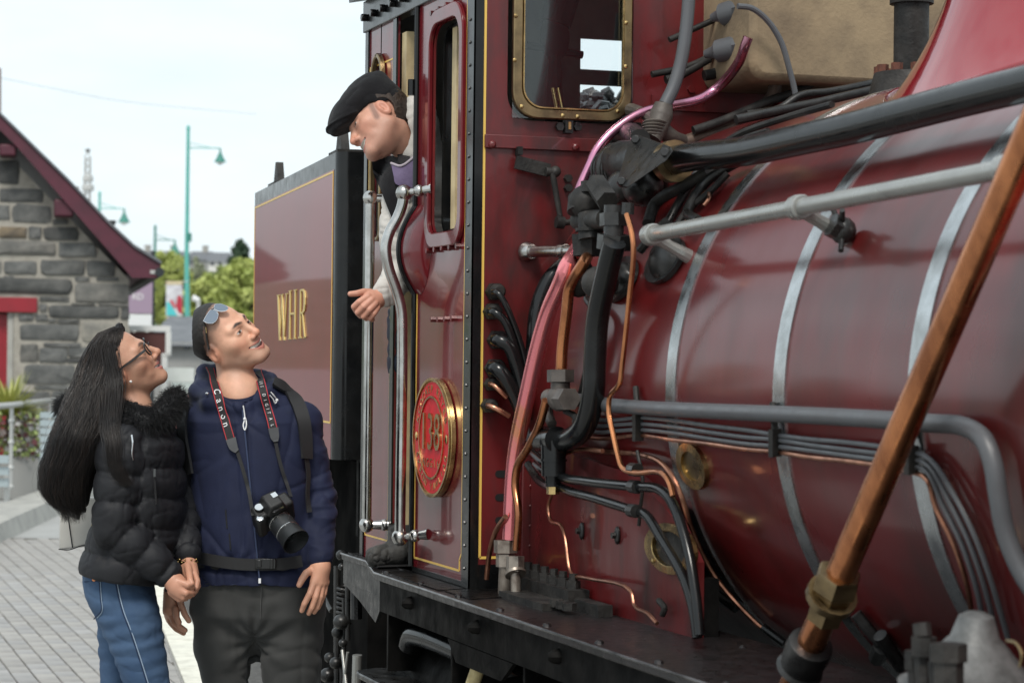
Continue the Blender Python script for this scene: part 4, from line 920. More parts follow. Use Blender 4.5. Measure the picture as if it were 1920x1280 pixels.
# sandbox, safety valve column
mb = MB(); ya = -.85
lo, hi = onY(1408, 148, ya), onY(1790, -60, ya)
lp = rrect(lo[0], lo[2], hi[0], hi[2], .05); mb.prism([(x, ya, z) for x, z in lp], (0, .6, 0)); P_('lagged_box', mb, M['tan'], bevel=.02)
mb = MB(); yv = -1.25; c = onY(1708, 140, yv); d = onY(1708, -60, yv); mb.cyl((c[0], yv, c[2]), (c[0], yv, d[2]), .048, .048, 20); e = onY(1708, 8, yv); mb.cyl((c[0], yv, e[2]), (c[0], yv, e[2]+.12), .06, .06, 20); P_('valve_column', mb, M['sooty'])
mb = MB(); f_ = onY(1708, 152, yv); mb.cyl((c[0], yv, f_[2]-.06), (c[0], yv, f_[2]+.02), .12, .10, 24); vb = P_('valve_base', mb, M['sooty'])
mb = MB(); mb.bolts([(c[0]+.085*math.cos(t), yv+.085*math.sin(t), f_[2]+.02) for t in np.linspace(0, 2*math.pi, 10, endpoint=False)], (0, 0, 1), .016, .02); P_('valve_bolt', mb, M['rust'], vb)
# firebox side plate
xp = .29
mb = MB(); y1 = onX(1298, 1150, xp)[1]; ymid = onX(1195, 880, xp)[1]; mb.prism([(xp, YF-.04, ZB-.02), (xp, y1, ZB-.02), (xp, y1, 1.17), (xp, onX(1262, 940, xp)[1], 1.27), (xp, ymid, 1.36), (xp, YF-.04, 1.42)], (.03, 0, 0)); fb = P_('firebox_side', mb, M['dirty'])
for p, q in [(1093, 995), (1160, 1003)]:
    mb = MB(); o_ = onX(p, q, xp); mb.ball(o_+[-.004, 0, 0], .022, 10, (.35, .7, 1.1)); mb.bolts([o_], (-1, 0, 0), .009, .02); P_('washout_plug', mb, M['oily'], fb)
def ringplate(px, py, w, h, X, th, mm, name, par, wi=.68):
    c = onX(px, py, X); a = abs(onX(px+w/2, py, X)[1]-onX(px-w/2, py, X)[1])/2; b = (onX(px, py-h/2, X)[2]-onX(px, py+h/2, X)[2])/2
    f = lambda k, s: [np.array([X, c[1]+a*s*math.cos(2*math.pi*i/36), c[2]+b*s*math.sin(2*math.pi*i/36)]) for i in range(36)]
    mb = MB(); mb.ring(f(0, 1), f(0, wi), (-th, 0, 0)); o = P_(name, mb, mm, par, bevel=.002)
    mb = MB(); mb.prism(f(0, wi), (-th*.2, 0, 0)); P_('ring_backing', mb, M['sooty'], par)
    return o, c, a, b
o, c, a, b = ringplate(1263, 1028, 92, 96, xp, .016, M['brass'], 'inspection_ring', fb)
mb = MB(); mb.bolts([(xp-.016, c[1]+a*.84*math.cos(t), c[2]+b*.84*math.sin(t)) for t in (.8, 2.4, 3.9, 5.5)], (-1, 0, 0), .007, .005, True); P_('ring_stud', mb, M['brass'], fb)
mb = MB(); mb.box((xp+.031, y1+.001, ZB-.02), (xp+.07, y1+.05, 1.13)); P_('firebox_gap_dark', mb, M['dark'], fb)  # dark box stands for the shadowed gap at the plate's end
# maker's brass rings on the boiler
cb = onC(1302, 872); tt = math.atan2(cb[2]-ZA, cb[0]-XA)
def bpt(y, t, off): return np.array([XA+(RB+off)*math.cos(t), y, ZA+(RB+off)*math.sin(t)])
mb = MB(); mb.ring([bpt(cb[1]+.085*math.cos(q), tt+.072*math.sin(q), .012) for q in np.linspace(0, 2*math.pi, 28, endpoint=False)], [bpt(cb[1]+.055*math.cos(q), tt+.045*math.sin(q), .012) for q in np.linspace(0, 2*math.pi, 28, endpoint=False)], (.013, 0, 0)); P_('brass_ring', mb, M['brass'], boiler)
mb = MB(); mb.prism([bpt(cb[1]+.056*math.cos(q), tt+.046*math.sin(q), .006) for q in np.linspace(0, 2*math.pi, 28, endpoint=False)], (.006, 0, 0)); P_('ring_backing', mb, M['oldbrass'], boiler)

# ---- running board ----------------------------------------------------------------------
mb = MB()
mb.prism([(.002, -5.2, ZB), (.002, .10, ZB), (.085, .50, ZB), (.085, .83, ZB), (XS+.3, .83, ZB), (XS+.3, -5.2, ZB)], (0, 0, -.022)); board = P_('running_board', mb, M['tread'], bevel=.004)
mb = MB()
for k in range(11): 
    y = .05-.37*k; mb.lathe([(.012, 0), (.010, .006), (.005, .009)], (.03, y, ZB), (0, 0, 1), 8)
    mb.lathe([(.010, 0), (.004, .006)], (.33, y-.15, ZB), (0, 0, 1), 8)
P_('board_bolt', mb, M['tread'], board, kind='stuff')
mb = MB()   # raised tread ribs near the cab door, laid herringbone
for k in range(120):
    y = .80-.0135*k
    if y < -.75: break
    x0_ = .10 if y > .1 else .02
    mb.obox(((x0_+XS-.006)/2 if y > YF else .13, y, ZB+.002), unit([1, .35, 0]), unit([-.35, 1, 0]), (0, 0, 1), (XS-.01-x0_) if y > YF else .2, .005, .004)
P_('tread_rib', mb, mat('worn rib steel', (.26, .25, .25), .3, 1, var=(.09, .085, .085), vscale=30, vdetail=7), board, kind='stuff')
mb = MB(); mb.tube([(.086, .83, ZB-.002), (.086, .50, ZB-.002), (.003, .10, ZB-.002), (.003, -5.2, ZB-.002)], .0045, 6, smooth=False); P_('worn_edge', mb, mat('worn edge', (.22, .21, .21), .32, 1, var=(.04, .038, .038), vscale=9, vdetail=8), board)
mb = MB(); mb.box((.02, -5.2, ZB-.12), (.032, .10, ZB-.0225)); 
for y in (.05, -.62, -1.25, -1.9, -2.6): mb.box((.033, y-.008, ZB-.3), (.4, y+.008, ZB-.0225))
mb.prism([(.02, -.62, ZB-.1225), (.02, -1.2, ZB-.1225), (.02, -1.1, ZB-.18), (.02, -.7, ZB-.18)], (.012, 0, 0)); 
mb.bolts([(.02, y, ZB-.06) for y in (-.25, -.9, -1.55, -2.2)], (-1, 0, 0), .02, .03, True); P_('valance', mb, M['dark'])
mb = MB(); mb.box((.09, .14, ZB-.10), (.10, .82, ZB-.0225)); mb.prism([(.09, .82, ZB-.1005), (.09, .30, ZB-.1005), (.09, .40, ZB-.19), (.09, .60, ZB-.14)], (.012, 0, 0)); P_('step_bracket', mb, M['oily'])
mb = MB(); mb.box((.42, -5.2, .42), (.46, 2.2, ZB-.03)); mb.box((.42, -5.2, .1), (.47, -.2, .42)); P_('main_frame', mb, M['dark'])
# ashpan drum, steam pipe, steps under the board
mb = MB(); q0, q1 = onX(820, 1265, .25), onX(1080, 1262, .25); mb.tube([(.25, q0[1], .66), (.25, q0[1]-.02, .66), (.25, -2.2, .66)], [.09, .145, .15], 28, smooth=False); P_('air_reservoir', mb, M['dark'])
mb = MB(); a = onX(768, 1192, .08); mb.tube([a+[0, 0, -.03], a+[0, -.03, 0], a+[.01, -.14, .012], a+[.06, -.5, -.01], a+[.15, -.9, -.05]], .034, 16, 5); P_('exhaust_pipe', mb, M['black'])
mb = MB(); s0 = onX(668, 1256, -.02); s1 = onX(835, 1256, .0)
yq = s0[1]; zq = s0[2]; mb.prism([(-.02, yq, zq), (-.03, yq-.05, zq), (-.03, yq-.50, zq), (.18, yq-.50, zq), (.18, yq+.04, zq), (.05, yq+.05, zq)], (0, 0, -.018)); mb.box((.17, yq-.5, zq-.3), (.185, yq+.04, ZB-.03)); P_('cab_step', mb, M['oily'], bevel=.004)
# hangers, springs and rods at the rear bogie
mb = MB()
for px, y0, y1, r in ((632, 1060, 1280, .012), (652, 1075, 1200, .009), (668, 1085, 1160, .02), (645, 1120, 1280, .007), (640, 1225, 1290, .006), (672, 1225, 1290, .012), (700, 1090, 1150, .014)):
    X = .14; a, b = onX(px, y0, X), onX(px, y1, X); mb.cyl(a, b, r, r, 10)
for px, py, r in ((640, 1040, .02), (641, 1062, .014), (640, 1165, .03), (633, 1185, .022), (643, 1205, .016), (618, 1232, .02), (630, 1242, .024), (615, 1265, .03), (700, 1105, .03), (748, 1112, .04)):
    mb.ball(onX(px, py, .12), r, 12, (1, 1, .9))
pts = []; c = onX(645, 1130, .16)
for k in range(64): pts.append(c+np.array([.024*math.cos(k*.8), .024*math.sin(k*.8), .06-.0021*k]))
mb.tube(pts, .006, 6, 1); a, b = onX(622, 1145, .2), onX(600, 1110, .2); mb.tube([a, b, onX(598, 1140, .2)], .01, 8); P_('bogie_gear', mb, M['oily'], kind='stuff')
mb = MB(); a = onX(642, 1218, .1); b = onX(650, 1290, .1); mb.cyl(a, b, .006); mb.cyl(onX(652, 1222, .1), onX(644, 1290, .1), .005); P_('brake_rod', mb, M['grey_rail']); mb = MB(); mb.cyl(onX(670, 1227, .08), onX(668, 1290, .08), .016); P_('brake_rod', mb, M['grey_rail'])
mb = MB(); mb.lathe([(.02, -.02), (.42, -.02), (.44, 0), (.42, .02), (.36, .025), (.02, .03)], (.5, 1.75, .30), (-1, 0, 0), 40); mb.lathe([(.02, -.02), (.42, -.02), (.44, 0), (.42, .02), (.36, .025), (.02, .03)], (.5, 2.9, .30), (-1, 0, 0), 40); P_('bogie_wheel', mb, M['dark'])

# ---- boiler handrail ------------------------------------------------------------------
mb = MB(); A, B = onC(1222, 440, .12), onC(1930, 309, .16); mb.tube([A, A*.5+B*.5, B+(B-A)*.1], .0185, 14, smooth=False); rail = P_('boiler_handrail', mb, M['grey_rail'])
for px, py in ((1222, 440), (1498, 388), (1890, 317)):
    mb = MB()
    nn = np.cross(ray(px, 0), ray(px, 1280)); q = ((CAM-A) @ nn)/((B-A) @ nn)
    c = A+(B-A)*q; dn = unit([XA-c[0], 0, ZA-c[2]]); mb.ball(c, .028, 14); ax = unit(B-A); mb.lathe([(.024, -.022), (.027, -.018), (.027, .018), (.024, .022)], c, ax, 14); mb.tube([c, c+dn*.06-ax*.015, c+dn*.14-ax*.02], [.018, .014, .02], 10, smooth=False); P_('handrail_bracket', mb, M['grey_rail'], rail)
mb = MB(); c = onC(1580, 432, .03); mb.ball(c, .03, 10); mb.nut(c, c+unit([-.9, 0, .4])*.03, .028)
for a in (.3, 1.2, 2.4, 4.0): mb.cyl(c, c+np.array([-.02, .05*math.cos(a), .06*math.sin(a)]), .006)
P_('wing_nut', mb, M['oily'], rail)
mb = MB(); mb.tube([fv(985, 472), fv(1040, 471, .12), fv(1100, 470, .25)], .0165, 14, smooth=False); mb.ball(fv(1102, 470, .25), .0175); mb.lathe([(.028, 0), (.030, .012), (.022, .03)], fv(985, 472), fv(1040, 471, .12)-fv(985, 472), 14); mb.lathe([(.021, -.012), (.022, 0), (.021, .012)], fv(1056, 471, .155), fv(1100, 470, .25)-fv(1040, 471, .12), 14); P_('rail_stub', mb, M['steel'])

# ---- pipes ------------------------------------------------------------------------------
def cp(off): return lambda p, q: onC(p, q, off)
def xp_(X): return lambda p, q: onX(p, q, X)
def fp(off): return lambda p, q: fv(p, q, off)
def path(pts, fn): return [(p[2] if len(p) > 2 else fn)(p[0], p[1]) for p in pts]
def pipe(name, pts, fn, r, m, seg=12, n=5, label=None):
    mb = MB(); mb.tube(path(pts, fn), r, seg, n); return P_(name, mb, m, label=label)
pipe('steam_pipe', [(1250,303),(1300,294),(1400,283),(1500,262),(1600,240),(1700,214),(1800,188),(1930,156),(2010,136)], lambda p, q: onX(p, q, .40+.06*min(max((p-1250)/500, 0), 1)), [.037]*9, M['black'], 20, label='thick black steam pipe curving over the boiler')
mbx = MB(); ra = onX(1262, 303, .40); rb_ = onX(1280, 299, .404); rx = unit(rb_-ra)
mbx.lathe([(.040, -.014), (.055, -.014), (.055, .014), (.040, .014)], ra, rx, 24); mbx.lathe([(.052, -.024), (.05, -.016), (.045, -.016)], ra, rx, 24); P_('pipe_collar', mbx, M['oldbrass'])
# injector steam valve body
mb = MB(); c = onC(1190, 300, .10); ax = unit(onC(1250, 303, .075)-onC(1170, 305, .10))
mb.tube([onC(1150, 305, .10), onC(1170, 305, .11), onC(1205, 303, .10), onC(1255, 303, .078)], [.05, .062, .056, .045], 20, smooth=False)
mb.ball(onC(1155, 315, .10), .062, 18, (1, .9, 1.15)); mb.ball(onC(1205, 350, .07), .055, 16, (1, 1.2, 1)); mb.ball(onC(1215, 330, .06), .06, 16)
mb.tube([onC(1130, 318, .10), onC(1150, 318, .10)], [.035, .05], 16, smooth=False); mb.ball(onC(1170, 352, .08), .05, 16)
for i in range(6): mb.lathe([(.05, -.004), (.052, 0), (.05, .004)], onC(1136+i*5, 318-i*.4, .105), (.2, -1, 0), 18)
P_('injector_valve', mb, M['oily'])
mb = MB()   # triangular cover flange
fo_ = [onC(p, q, .16) for p, q in [(1192,252),(1201,254),(1258,275),(1262,283),(1250,300),(1176,352),(1163,350),(1157,342),(1184,257)]]
mb.prism(fo_, unit([.3, 1, 0])*.03); mb.bolts([onC(p, q, .162) for p, q in [(1193,263),(1167,341),(1248,287)]], (-.55, -.8, .1), .013, .014); P_('valve_flange', mb, M['oily'], bevel=.004)
mb = MB(); mb.tube([onC(1160, 250, .11), onC(1185, 254, .12), onC(1200, 262, .12)], [.03, .036, .03], 14, smooth=False); mb.tube([onC(1128, 268, .10), onC(1145, 268, .105)], .03, 6, smooth=False); mb.tube([onC(1143, 255, .10), onC(1156, 256, .105)], .026, 6, smooth=False)
mb.bolts([onC(1116, 266, .1), onC(1112, 336, .1), onC(1110, 328, .1)], (-.6, -.8, 0), .012, .02); mb.nut(onC(1183, 236, .1), onC(1197, 238, .1), .014); P_('valve_nut', mb, M['oily'])
mb = MB()   # lower body: check valve with union nuts
X = .235
T_ = lambda p, q: onX(p, q, X)
mb.tube([T_(1108, 340), T_(1108, 360)], .027, 16, smooth=False); mb.ball(T_(1100, 378), .048, 16, (1, 1, .95)); mb.tube([T_(1095, 365), T_(1098, 395)], [.042, .05], 16, smooth=False); mb.tube([T_(1085, 414), T_(1135, 410)], .026, 14, smooth=False)
mb.nut(T_(1118, 345), T_(1140, 378), .03); mb.tube([T_(1105, 400), T_(1108, 450)], [.03, .034], 14, smooth=False); mb.tube([T_(1107, 428), T_(1107, 434)], .04, 18, smooth=False); mb.tube([T_(1100, 440), T_(1100, 480)], [.042, .038], 8, smooth=False)
mb.ball(T_(1085, 520), .045, 14, (1, 1, 1.2)); mb.ball(T_(1125, 530), .05, 14, (1, 1, .9)); P_('check_valve', mb, M['sooty'])
mb = MB(); mb.nut(T_(1150, 400), T_(1150, 424), .036); mb.nut(T_(1152, 440), T_(1150, 468), .044); mb.cyl(T_(1151, 385), T_(1150, 470), .026); mb.cyl(T_(1178, 380), T_(1177, 402), .017, .017, 8); P_('union_nut', mb, M['oily'])
# clack box domes on boiler
mb = MB()
for p, q, r in ((1250, 490, .052), (1165, 525, .045)):
    c = onC(p, q, .01); mb.ball(c, r, 16, (.8, 1.5, 1.1)); e = onC(p+2, q+48, .0); nn_ = unit(c-np.array([XA, c[1], ZA])); tt_ = unit(np.cross(nn_, (0, 1, 0))); mb.prism([onC(p, q, .004)+np.array([0, 1, 0])*.11*math.cos(k_)+tt_*.065*math.sin(k_) for k_ in np.linspace(0, 6.283, 20, endpoint=False)], nn_*.012)
P_('clack_box', mb, M['oily'])
# more black clutter behind the valve
pipe('black_pipe', [(1310,415),(1290,395),(1320,345),(1370,310),(1400,298)], cp(.03), .014, M['oily'])
pipe('black_pipe', [(1240,445),(1262,400),(1300,340),(1340,315)], cp(.025), .012, M['oily'])
pipe('black_pipe', [(1215,420),(1230,380),(1290,345),(1330,320)], cp(.04), .016, M['sooty'])
pipe('copper_drain', [(1320,385),(1328,375),(1330,365),(1322,360),(1313,372)], cp(.02), .005, M['oldcopper'], 8)
pipe('vertical_conduit', [(1293,-20),(1286,60),(1276,120),(1262,165),(1247,196)], fp(.28), .019, M['conduit'], 14)
mb = MB(); mb.tube([fv(1245, 195, .28), fv(1240, 215, .28), fv(1232, 240, .29), fv(1222, 262, .30)], [.026, .034, .03, .026], 14); mb.tube([fv(1228, 225, .28), fv(1255, 255, .26), fv(1290, 268, .2)], [.022, .024, .02], 12); mb.tube([fv(1183, 206, .06), fv(1210, 215, .2), fv(1230, 228, .27)], [.02, .016, .02], 10)
for i in range(5): mb.lathe([(.034, -.004), (.037, 0), (.034, .004)], fv(1228-i*2, 232+i*6, .29), (-.1, -.2, -1), 14)
P_('pipe_elbow', mb, mat('brown grimy casting', (.085, .07, .058), .55, var=(.05, .04, .035), vscale=14, bump=.2))
pipe('copper_hose', [(1403,70,fp(.41)),(1397,86,fp(.40)),(1386,116,fp(.35)),(1345,165),(1310,187),(1250,200),(1200,213),(1150,246),(1120,280),(1105,312),(1090,345),(1079,374)], fp(.22), .0145, M['mauve'], 14, label='mauve copper hose snaking across the cab front')
for pts, r in ([(1255,75),(1300,55),(1345,35)], .009), ([(1222,140),(1290,125),(1345,100)], .010), ([(1248,150),(1270,144),(1330,110)], .013), ([(1320,142),(1340,138),(1375,118)], .016):
    pipe('lubricator_rod', pts, fp(.08), r, M['sooty'])
for k, (a, b) in enumerate((((1335,34),(1402,14)), ((1322,102),(1402,84)))):
    mb = MB(); p0, p1 = fv(*a, .12), fv(*b, .22); mb.tube([p0, p0*.8+p1*.2, p0*.7+p1*.3, p0*.1+p1*.9, p1], [.012, .019, .034, .036, .026], 16, smooth=False); mb.nut(p0*.25+p1*.75, p1, .042); P_('check_fitting', mb, M['conduit'])
mb = MB(); mb.lathe([(.05, 0), (.05, .02), (.03, .03)], fv(1405, 86, .24), (-1, 0, 0), 16); mb.ball(fv(1398, 70, .2), .02); P_('box_gland', mb, M['sooty'])
pipe('thin_tube', [(1383,12),(1410,16),(1440,40),(1465,80),(1480,130),(1490,170),(1494,200)], fp(.40), .0085, M['conduit'], 10)
pipe('brown_pipe', [(1280,268),(1310,258),(1360,243),(1420,210),(1448,180),(1455,150)], fp(.22), .02, mat('brown pipe', (.12, .08, .06), .5, .3, var=(.05, .04, .035), vscale=15), 12)
pipe('brown_pipe', [(1300,245),(1340,232),(1400,208),(1440,190),(1500,170),(1530,150)], fp(.25), .013, M['sooty'])
pipe('black_pipe', [(1400,215),(1460,205),(1500,180),(1560,172),(1665,150)], fp(.45), .012, M['oily'])
pipe('black_pipe', [(1380,225),(1450,210),(1540,192),(1600,178),(1680,160)], fp(.5), .014, M['oily'])
mb = MB(); mb.box(fv(1395, 235, .01)*[1,1,0]+[0,0,fv(1395, 215, 0)[2]-.02], fv(1700, 180, .02)*[1,0,0]+[0,YF-.3,fv(1395, 215, 0)[2]+.01]); mb.box((fv(1220, 200)[0], YF-.012, fv(1220, 206)[2]), (fv(1560, 200)[0], YF-.001, fv(1220, 178)[2])); mb.bolts([fv(1295, 168, .0)], (0,-1,0), .012, .01); P_('mounting_angle', mb, M['dirty'])
SX = xp_(.2)
pipe('pink_copper_pipe', [(1092,455,xp_(.29)),(1078,478,xp_(.25)),(1064,500),(1052,530),(1030,580),(1012,640),(990,735),(970,830),(962,900),(957,1010)], xp_(.19), .0235, M['pinkcopper'], 18, label='thick pink copper pipe by the cab front')
pipe('copper_pipe', [(1112,450,xp_(.30)),(1104,474,xp_(.26)),(1094,494),(1068,540),(1062,590),(1055,650),(1052,700)], xp_(.2), .0155, M['copper'], 14)
pipe('black_pipe', [(1152,455),(1135,525),(1120,600),(1115,680),(1112,740),(1098,795),(1070,822),(1030,824)], xp_(.215), .030, M['black'], 18, label='thick black pipe with a square bend')
pipe('black_pipe', [(1070,485),(1030,525),(1008,580),(1001,650),(995,720),(975,790)], fp(.06), .024, M['black'], 16)
pipe('thin_copper_pipe', [(1175,402),(1184,435),(1188,470),(1180,560),(1166,690),(1162,718),(1143,745),(1142,775),(1150,815),(1158,850),(1166,875),(1192,886),(1240,886),(1255,905),(1262,930)], xp_(.2), .0068, M['copper'], 10)
pipe('grey_conduit', [(1062,745),(1120,756),(1190,763),(1300,769),(1440,775),(1600,783),(1745,793),(1810,800),(1845,825),(1862,870),(1872,930),(1886,1000),(1915,1070),(1960,1140)], cp(.035), .0185, M['conduit'], 14)
for k in range(4):
    o_ = 11.5*k; m_ = M['conduit'] if k < 3 else M['oldcopper']
    w_ = [RNG.uniform(-2, 2) for _ in range(14)]
    pts = [(1075+0*k,778+o_),(1120,787+o_),(1160,785+o_),(1200,783+o_),(1260,789+o_),(1330,799+o_),(1400,808+o_),(1455,814+o_),(1520,822+o_),(1600,832+o_),(1700,846+o_*1.05),(1745-2*k,862+o_*1.1),(1790-12*k,930+o_*.6),(1830-14*k,1010+o_*.3),(1862-16*k,1100),(1890-22*k,1195-8*k)]
    pts = [(p, q+(w_[i] if 1 < i < 10 else 0)) for i, (p, q) in enumerate(pts)]
    pipe('bundled_pipe', pts, cp(.022), .0054, m_, 8, 4)
for px, py in ((1196, 800), (1453, 830), (1708, 862)):
    mb = MB()
    a, b = onC(px, py-26, .03), onC(px, py+26, .03); mb.obox((a+b)/2, (0, 1, 0), unit(b-a), unit(np.cross((0, 1, 0), b-a)), .022, np.linalg.norm(b-a), .022)
    a, b = onC(px-4, py-75, .012), onC(px, py-20, .02); mb.tube([a, b], .008, 8, smooth=False); P_('pipe_clip', mb, M['sooty'])
pipe('black_pipe', [(1000,850),(1045,890),(1100,902),(1190,912),(1238,918),(1262,945),(1290,1030),(1305,1120),(1312,1190)], xp_(.215), .0125, M['black'])
pipe('black_pipe', [(1005,870),(1050,912),(1120,935),(1188,957),(1212,966),(1240,1010),(1285,1090),(1302,1150),(1308,1195)], xp_(.22), .0125, M['black'])
pipe('thin_copper_pipe', [(1110,846),(1160,848),(1200,852),(1245,872),(1272,915),(1300,1000),(1340,1080),(1400,1150),(1446,1192)], cp(.02), .0065, M['oldcopper'], 8)
pipe('thin_copper_pipe', [(1037,920),(1028,950),(1032,975),(1052,985),(1060,1010),(1070,1072),(1100,1083),(1183,1108),(1190,1135),(1215,1150),(1232,1168)], xp_(.255), .0052, M['oldcopper'], 8)
pipe('thin_copper_pipe', [(948,968),(930,995),(918,1035),(912,1085)], xp_(.16), .0075, M['oldcopper'], 10)
pipe('copper_pipe', [(1024,750),(1012,795),(990,840),(970,875),(966,910),(972,960),(968,1030)], xp_(.17), .0115, M['copper'], 12)
# gland nuts in the cab front with hoses
for p, q, r, r2, to in ((925,547,.02,.009,[(945,565),(975,640),(990,700)]), (920,584,.019,.012,[(945,600),(965,650),(985,730)]), (930,637,.022,.02,[(955,650),(970,690),(985,760)]), (925,690,.022,.022,[(945,705),(965,740),(985,790)]), (918,720,.015,.007,[(935,730),(950,745)]), (914,760,.017,.008,[(935,768),(955,780)])):
    mb = MB(); c = fv(p, q); r = r*1.35; mb.nut(c+[0, -.03, 0], c+[0, -.001, 0], r); mb.lathe([(r*.85, 0), (r*.8, .02), (r*.55, .03)], c+[0, -.03, 0], (0, -1, 0), 14); P_('pipe_gland', mb, M['sooty'])
    pipe('gland_hose', [(p, q, fp(.05)), (p+8, q+2, fp(.08))]+[(a, b, fp(.09)) for a, b in to], None, r2, M['oldcopper'] if r2 < .0085 else M['black'])
# union fittings
mb = MB(); Q = xp_(.2)
mb.nut(Q(1051, 693), Q(1051, 716), .037); mb.cyl(Q(1051, 716), Q(1050, 740), .026); mb.ball(Q(1050, 746), .036); mb.nut(Q(1048, 747), Q(1068, 748), .032); mb.ball(Q(1030, 745), .024); mb.cyl(Q(1030, 745), Q(1050, 746), .02); mb.tube([Q(1028, 750), Q(1028, 775), Q(1035, 795)], .014); P_('pipe_union', mb, mat('brown grey fitting', (.11, .095, .085), .5, .3, var=(.06, .05, .045), vscale=18))
mb = MB(); mb.cyl(Q(1015, 823), Q(1045, 824), .036); mb.ball(Q(1036, 826), .038); mb.tube([Q(1038, 826), Q(1038, 892)], [.035, .033], 18, smooth=False); mb.lathe([(.037, -.003), (.037, .003)], Q(1038, 862), (0, 0, 1), 18); mb.cyl(Q(1037, 892), Q(1037, 912), .022, .02); P_('pipe_tee', mb, M['black'])
mb = MB(); mb.nut(Q(1037, 911), Q(1037, 926), .018); P_('brass_union', mb, M['brass'])
mb = MB(); Q = xp_(.18)
mb.nut(Q(948, 1012), Q(948, 1036), .034); mb.nut(Q(948, 1038), Q(948, 1062), .028); mb.nut(Q(966, 1042), Q(966, 1070), .026); mb.cyl(Q(948, 1062), Q(945, 1128), .019); mb.cyl(Q(966, 1070), Q(968, 1135), .014); mb.cyl(Q(966, 1072), Q(967, 1077), .03); gu = mb; mb = MB(); mb.nut(Q(911, 1087), Q(911, 1108), .012); P_('pipe_union', mb, M['oldcopper']); mb = gu; P_('pipe_union', mb, mat('grey brown union', (.30, .26, .22), .4, .6, var=(.14, .11, .09), vscale=20))
# toothed rack & junk on the board by the firebox
mb = MB(); a = onZ(1020, 1110, ZB); b = onZ(1130, 1140, ZB); y0, y1 = a[1], b[1]
mb.box((.22, y1, ZB), (.28, y0, ZB+.05)); mb.bolts([(.25, y0+(y1-y0)*k/6, ZB+.05) for k in (.4, 1.3, 2.3, 3.3, 4.3, 5.4)], (0, 0, 1), .02, .022); mb.bolts([(.25, y0+(y1-y0)*k/6, ZB+.07) for k in (.4, 1.3, 2.3, 3.3, 4.3, 5.4)], (0, 0, 1), .012, .02)
mb.box((.14, y1-.02, ZB), (.22, y0-.1, ZB+.018)); mb.box((.23, y1-.2, ZB), (.27, y1-.02, ZB+.03)); mb.bolts([(.18, y1-.02-.05*k, ZB+.01) for k in range(3)], (0, 0, 1), .02, .02); P_('lubricator_rack', mb, M['sooty'])
# pipes below the board
pipe('drain_hose', [(915,1195),(905,1225),(880,1300)], xp_(.06), .02, M['hose'], 14, label='pale canvas hose below the running board')
pipe('thin_copper_pipe', [(902,1185),(894,1225),(880,1295)], xp_(.05), .007, M['copper'], 8)
# big copper delivery pipe in front with its unions
bx = .17; Bp = xp_(bx)
A, B = Bp(1981, 140), Bp(1572, 1085)
mb = MB(); mb.tube([A, A*.5+B*.5, B], .0295, 22, smooth=False); big = P_('delivery_pipe', mb, M['copper'], label='big copper pipe leaning across the boiler')
C, D = Bp(1545, 1150), Bp(1497, 1262)
mb = MB(); mb.tube([Bp(1560, 1115), D+(D-C)*.4], .0295, 22, smooth=False); P_('delivery_pipe', mb, M['copper'])
mb = MB(); e0, e1, e2, e3 = Bp(1575, 1072), Bp(1562, 1112), Bp(1556, 1122), Bp(1545, 1158)
mb.lathe([(.033, 0), (.044, .002), (.048, .010), (.048, .042), (.040, .05), (.040, .056)], e0, e1-e0, 6); mb.nut(e1, e3, .038); mb.cyl(e1, e2, .052); P_('union_nut', mb, M['oldbrass'], big)
mb = MB(); g0, g1 = Bp(1522, 1205), Bp(1495, 1262); mb.lathe([(.036, 0), (.046, .003), (.048, .03), (.044, .07), (.05, .08)], g0, g1-g0, 20); P_('pipe_sleeve', mb, M['oily'], big)
# pale conical hopper and fittings at right
mb = MB(); hx = xp_(.12); hc = hx(1822, 1288); ht = hx(1830, 1160)
mb.lathe([(.125, -.01), (.128, .004), (.112, .010), (.050, .082), (.043, .088), (.030, .125), (.016, .132)], hc, ht-hc, 32); hop = P_('cone_casting', mb, M['pale'])
mb = MB()
for a, b, r in (((1850,1190),(1850,1225),.022), ((1845,1165),(1848,1190),.016), ((1845,1225),(1850,1290),.014), ((1832,1215),(1832,1250),.018), ((1832,1250),(1834,1285),.013), ((1898,1202),(1898,1235),.032), ((1870,1235),(1875,1290),.012), ((1898,1235),(1898,1300),.026)): mb.tube([hx(*a)+[-.12, 0, 0], hx(*b)+[-.12, 0, 0]], r, 8, smooth=False)
P_('lubricator_fitting', mb, M['sooty'], hop)
pipe('thin_tube', [(1888,1200),(1905,1205),(1916,1225),(1912,1250)], xp_(0), .0025, M['oldbrass'], 6)
for a, b, r in (((1605,1150),(1650,1205),.014), ((1655,1210),(1645,1232),.02), ((1340,1110),(1380,1140),.012), ((1430,1175),(1470,1205),.010), ((1650,1190),(1690,1250),.016)):
    mb = MB(); mb.tube([onC(*a, .02), onC(*b, .02)], r, 10, smooth=False); P_('boiler_cleat', mb, M['oily'])

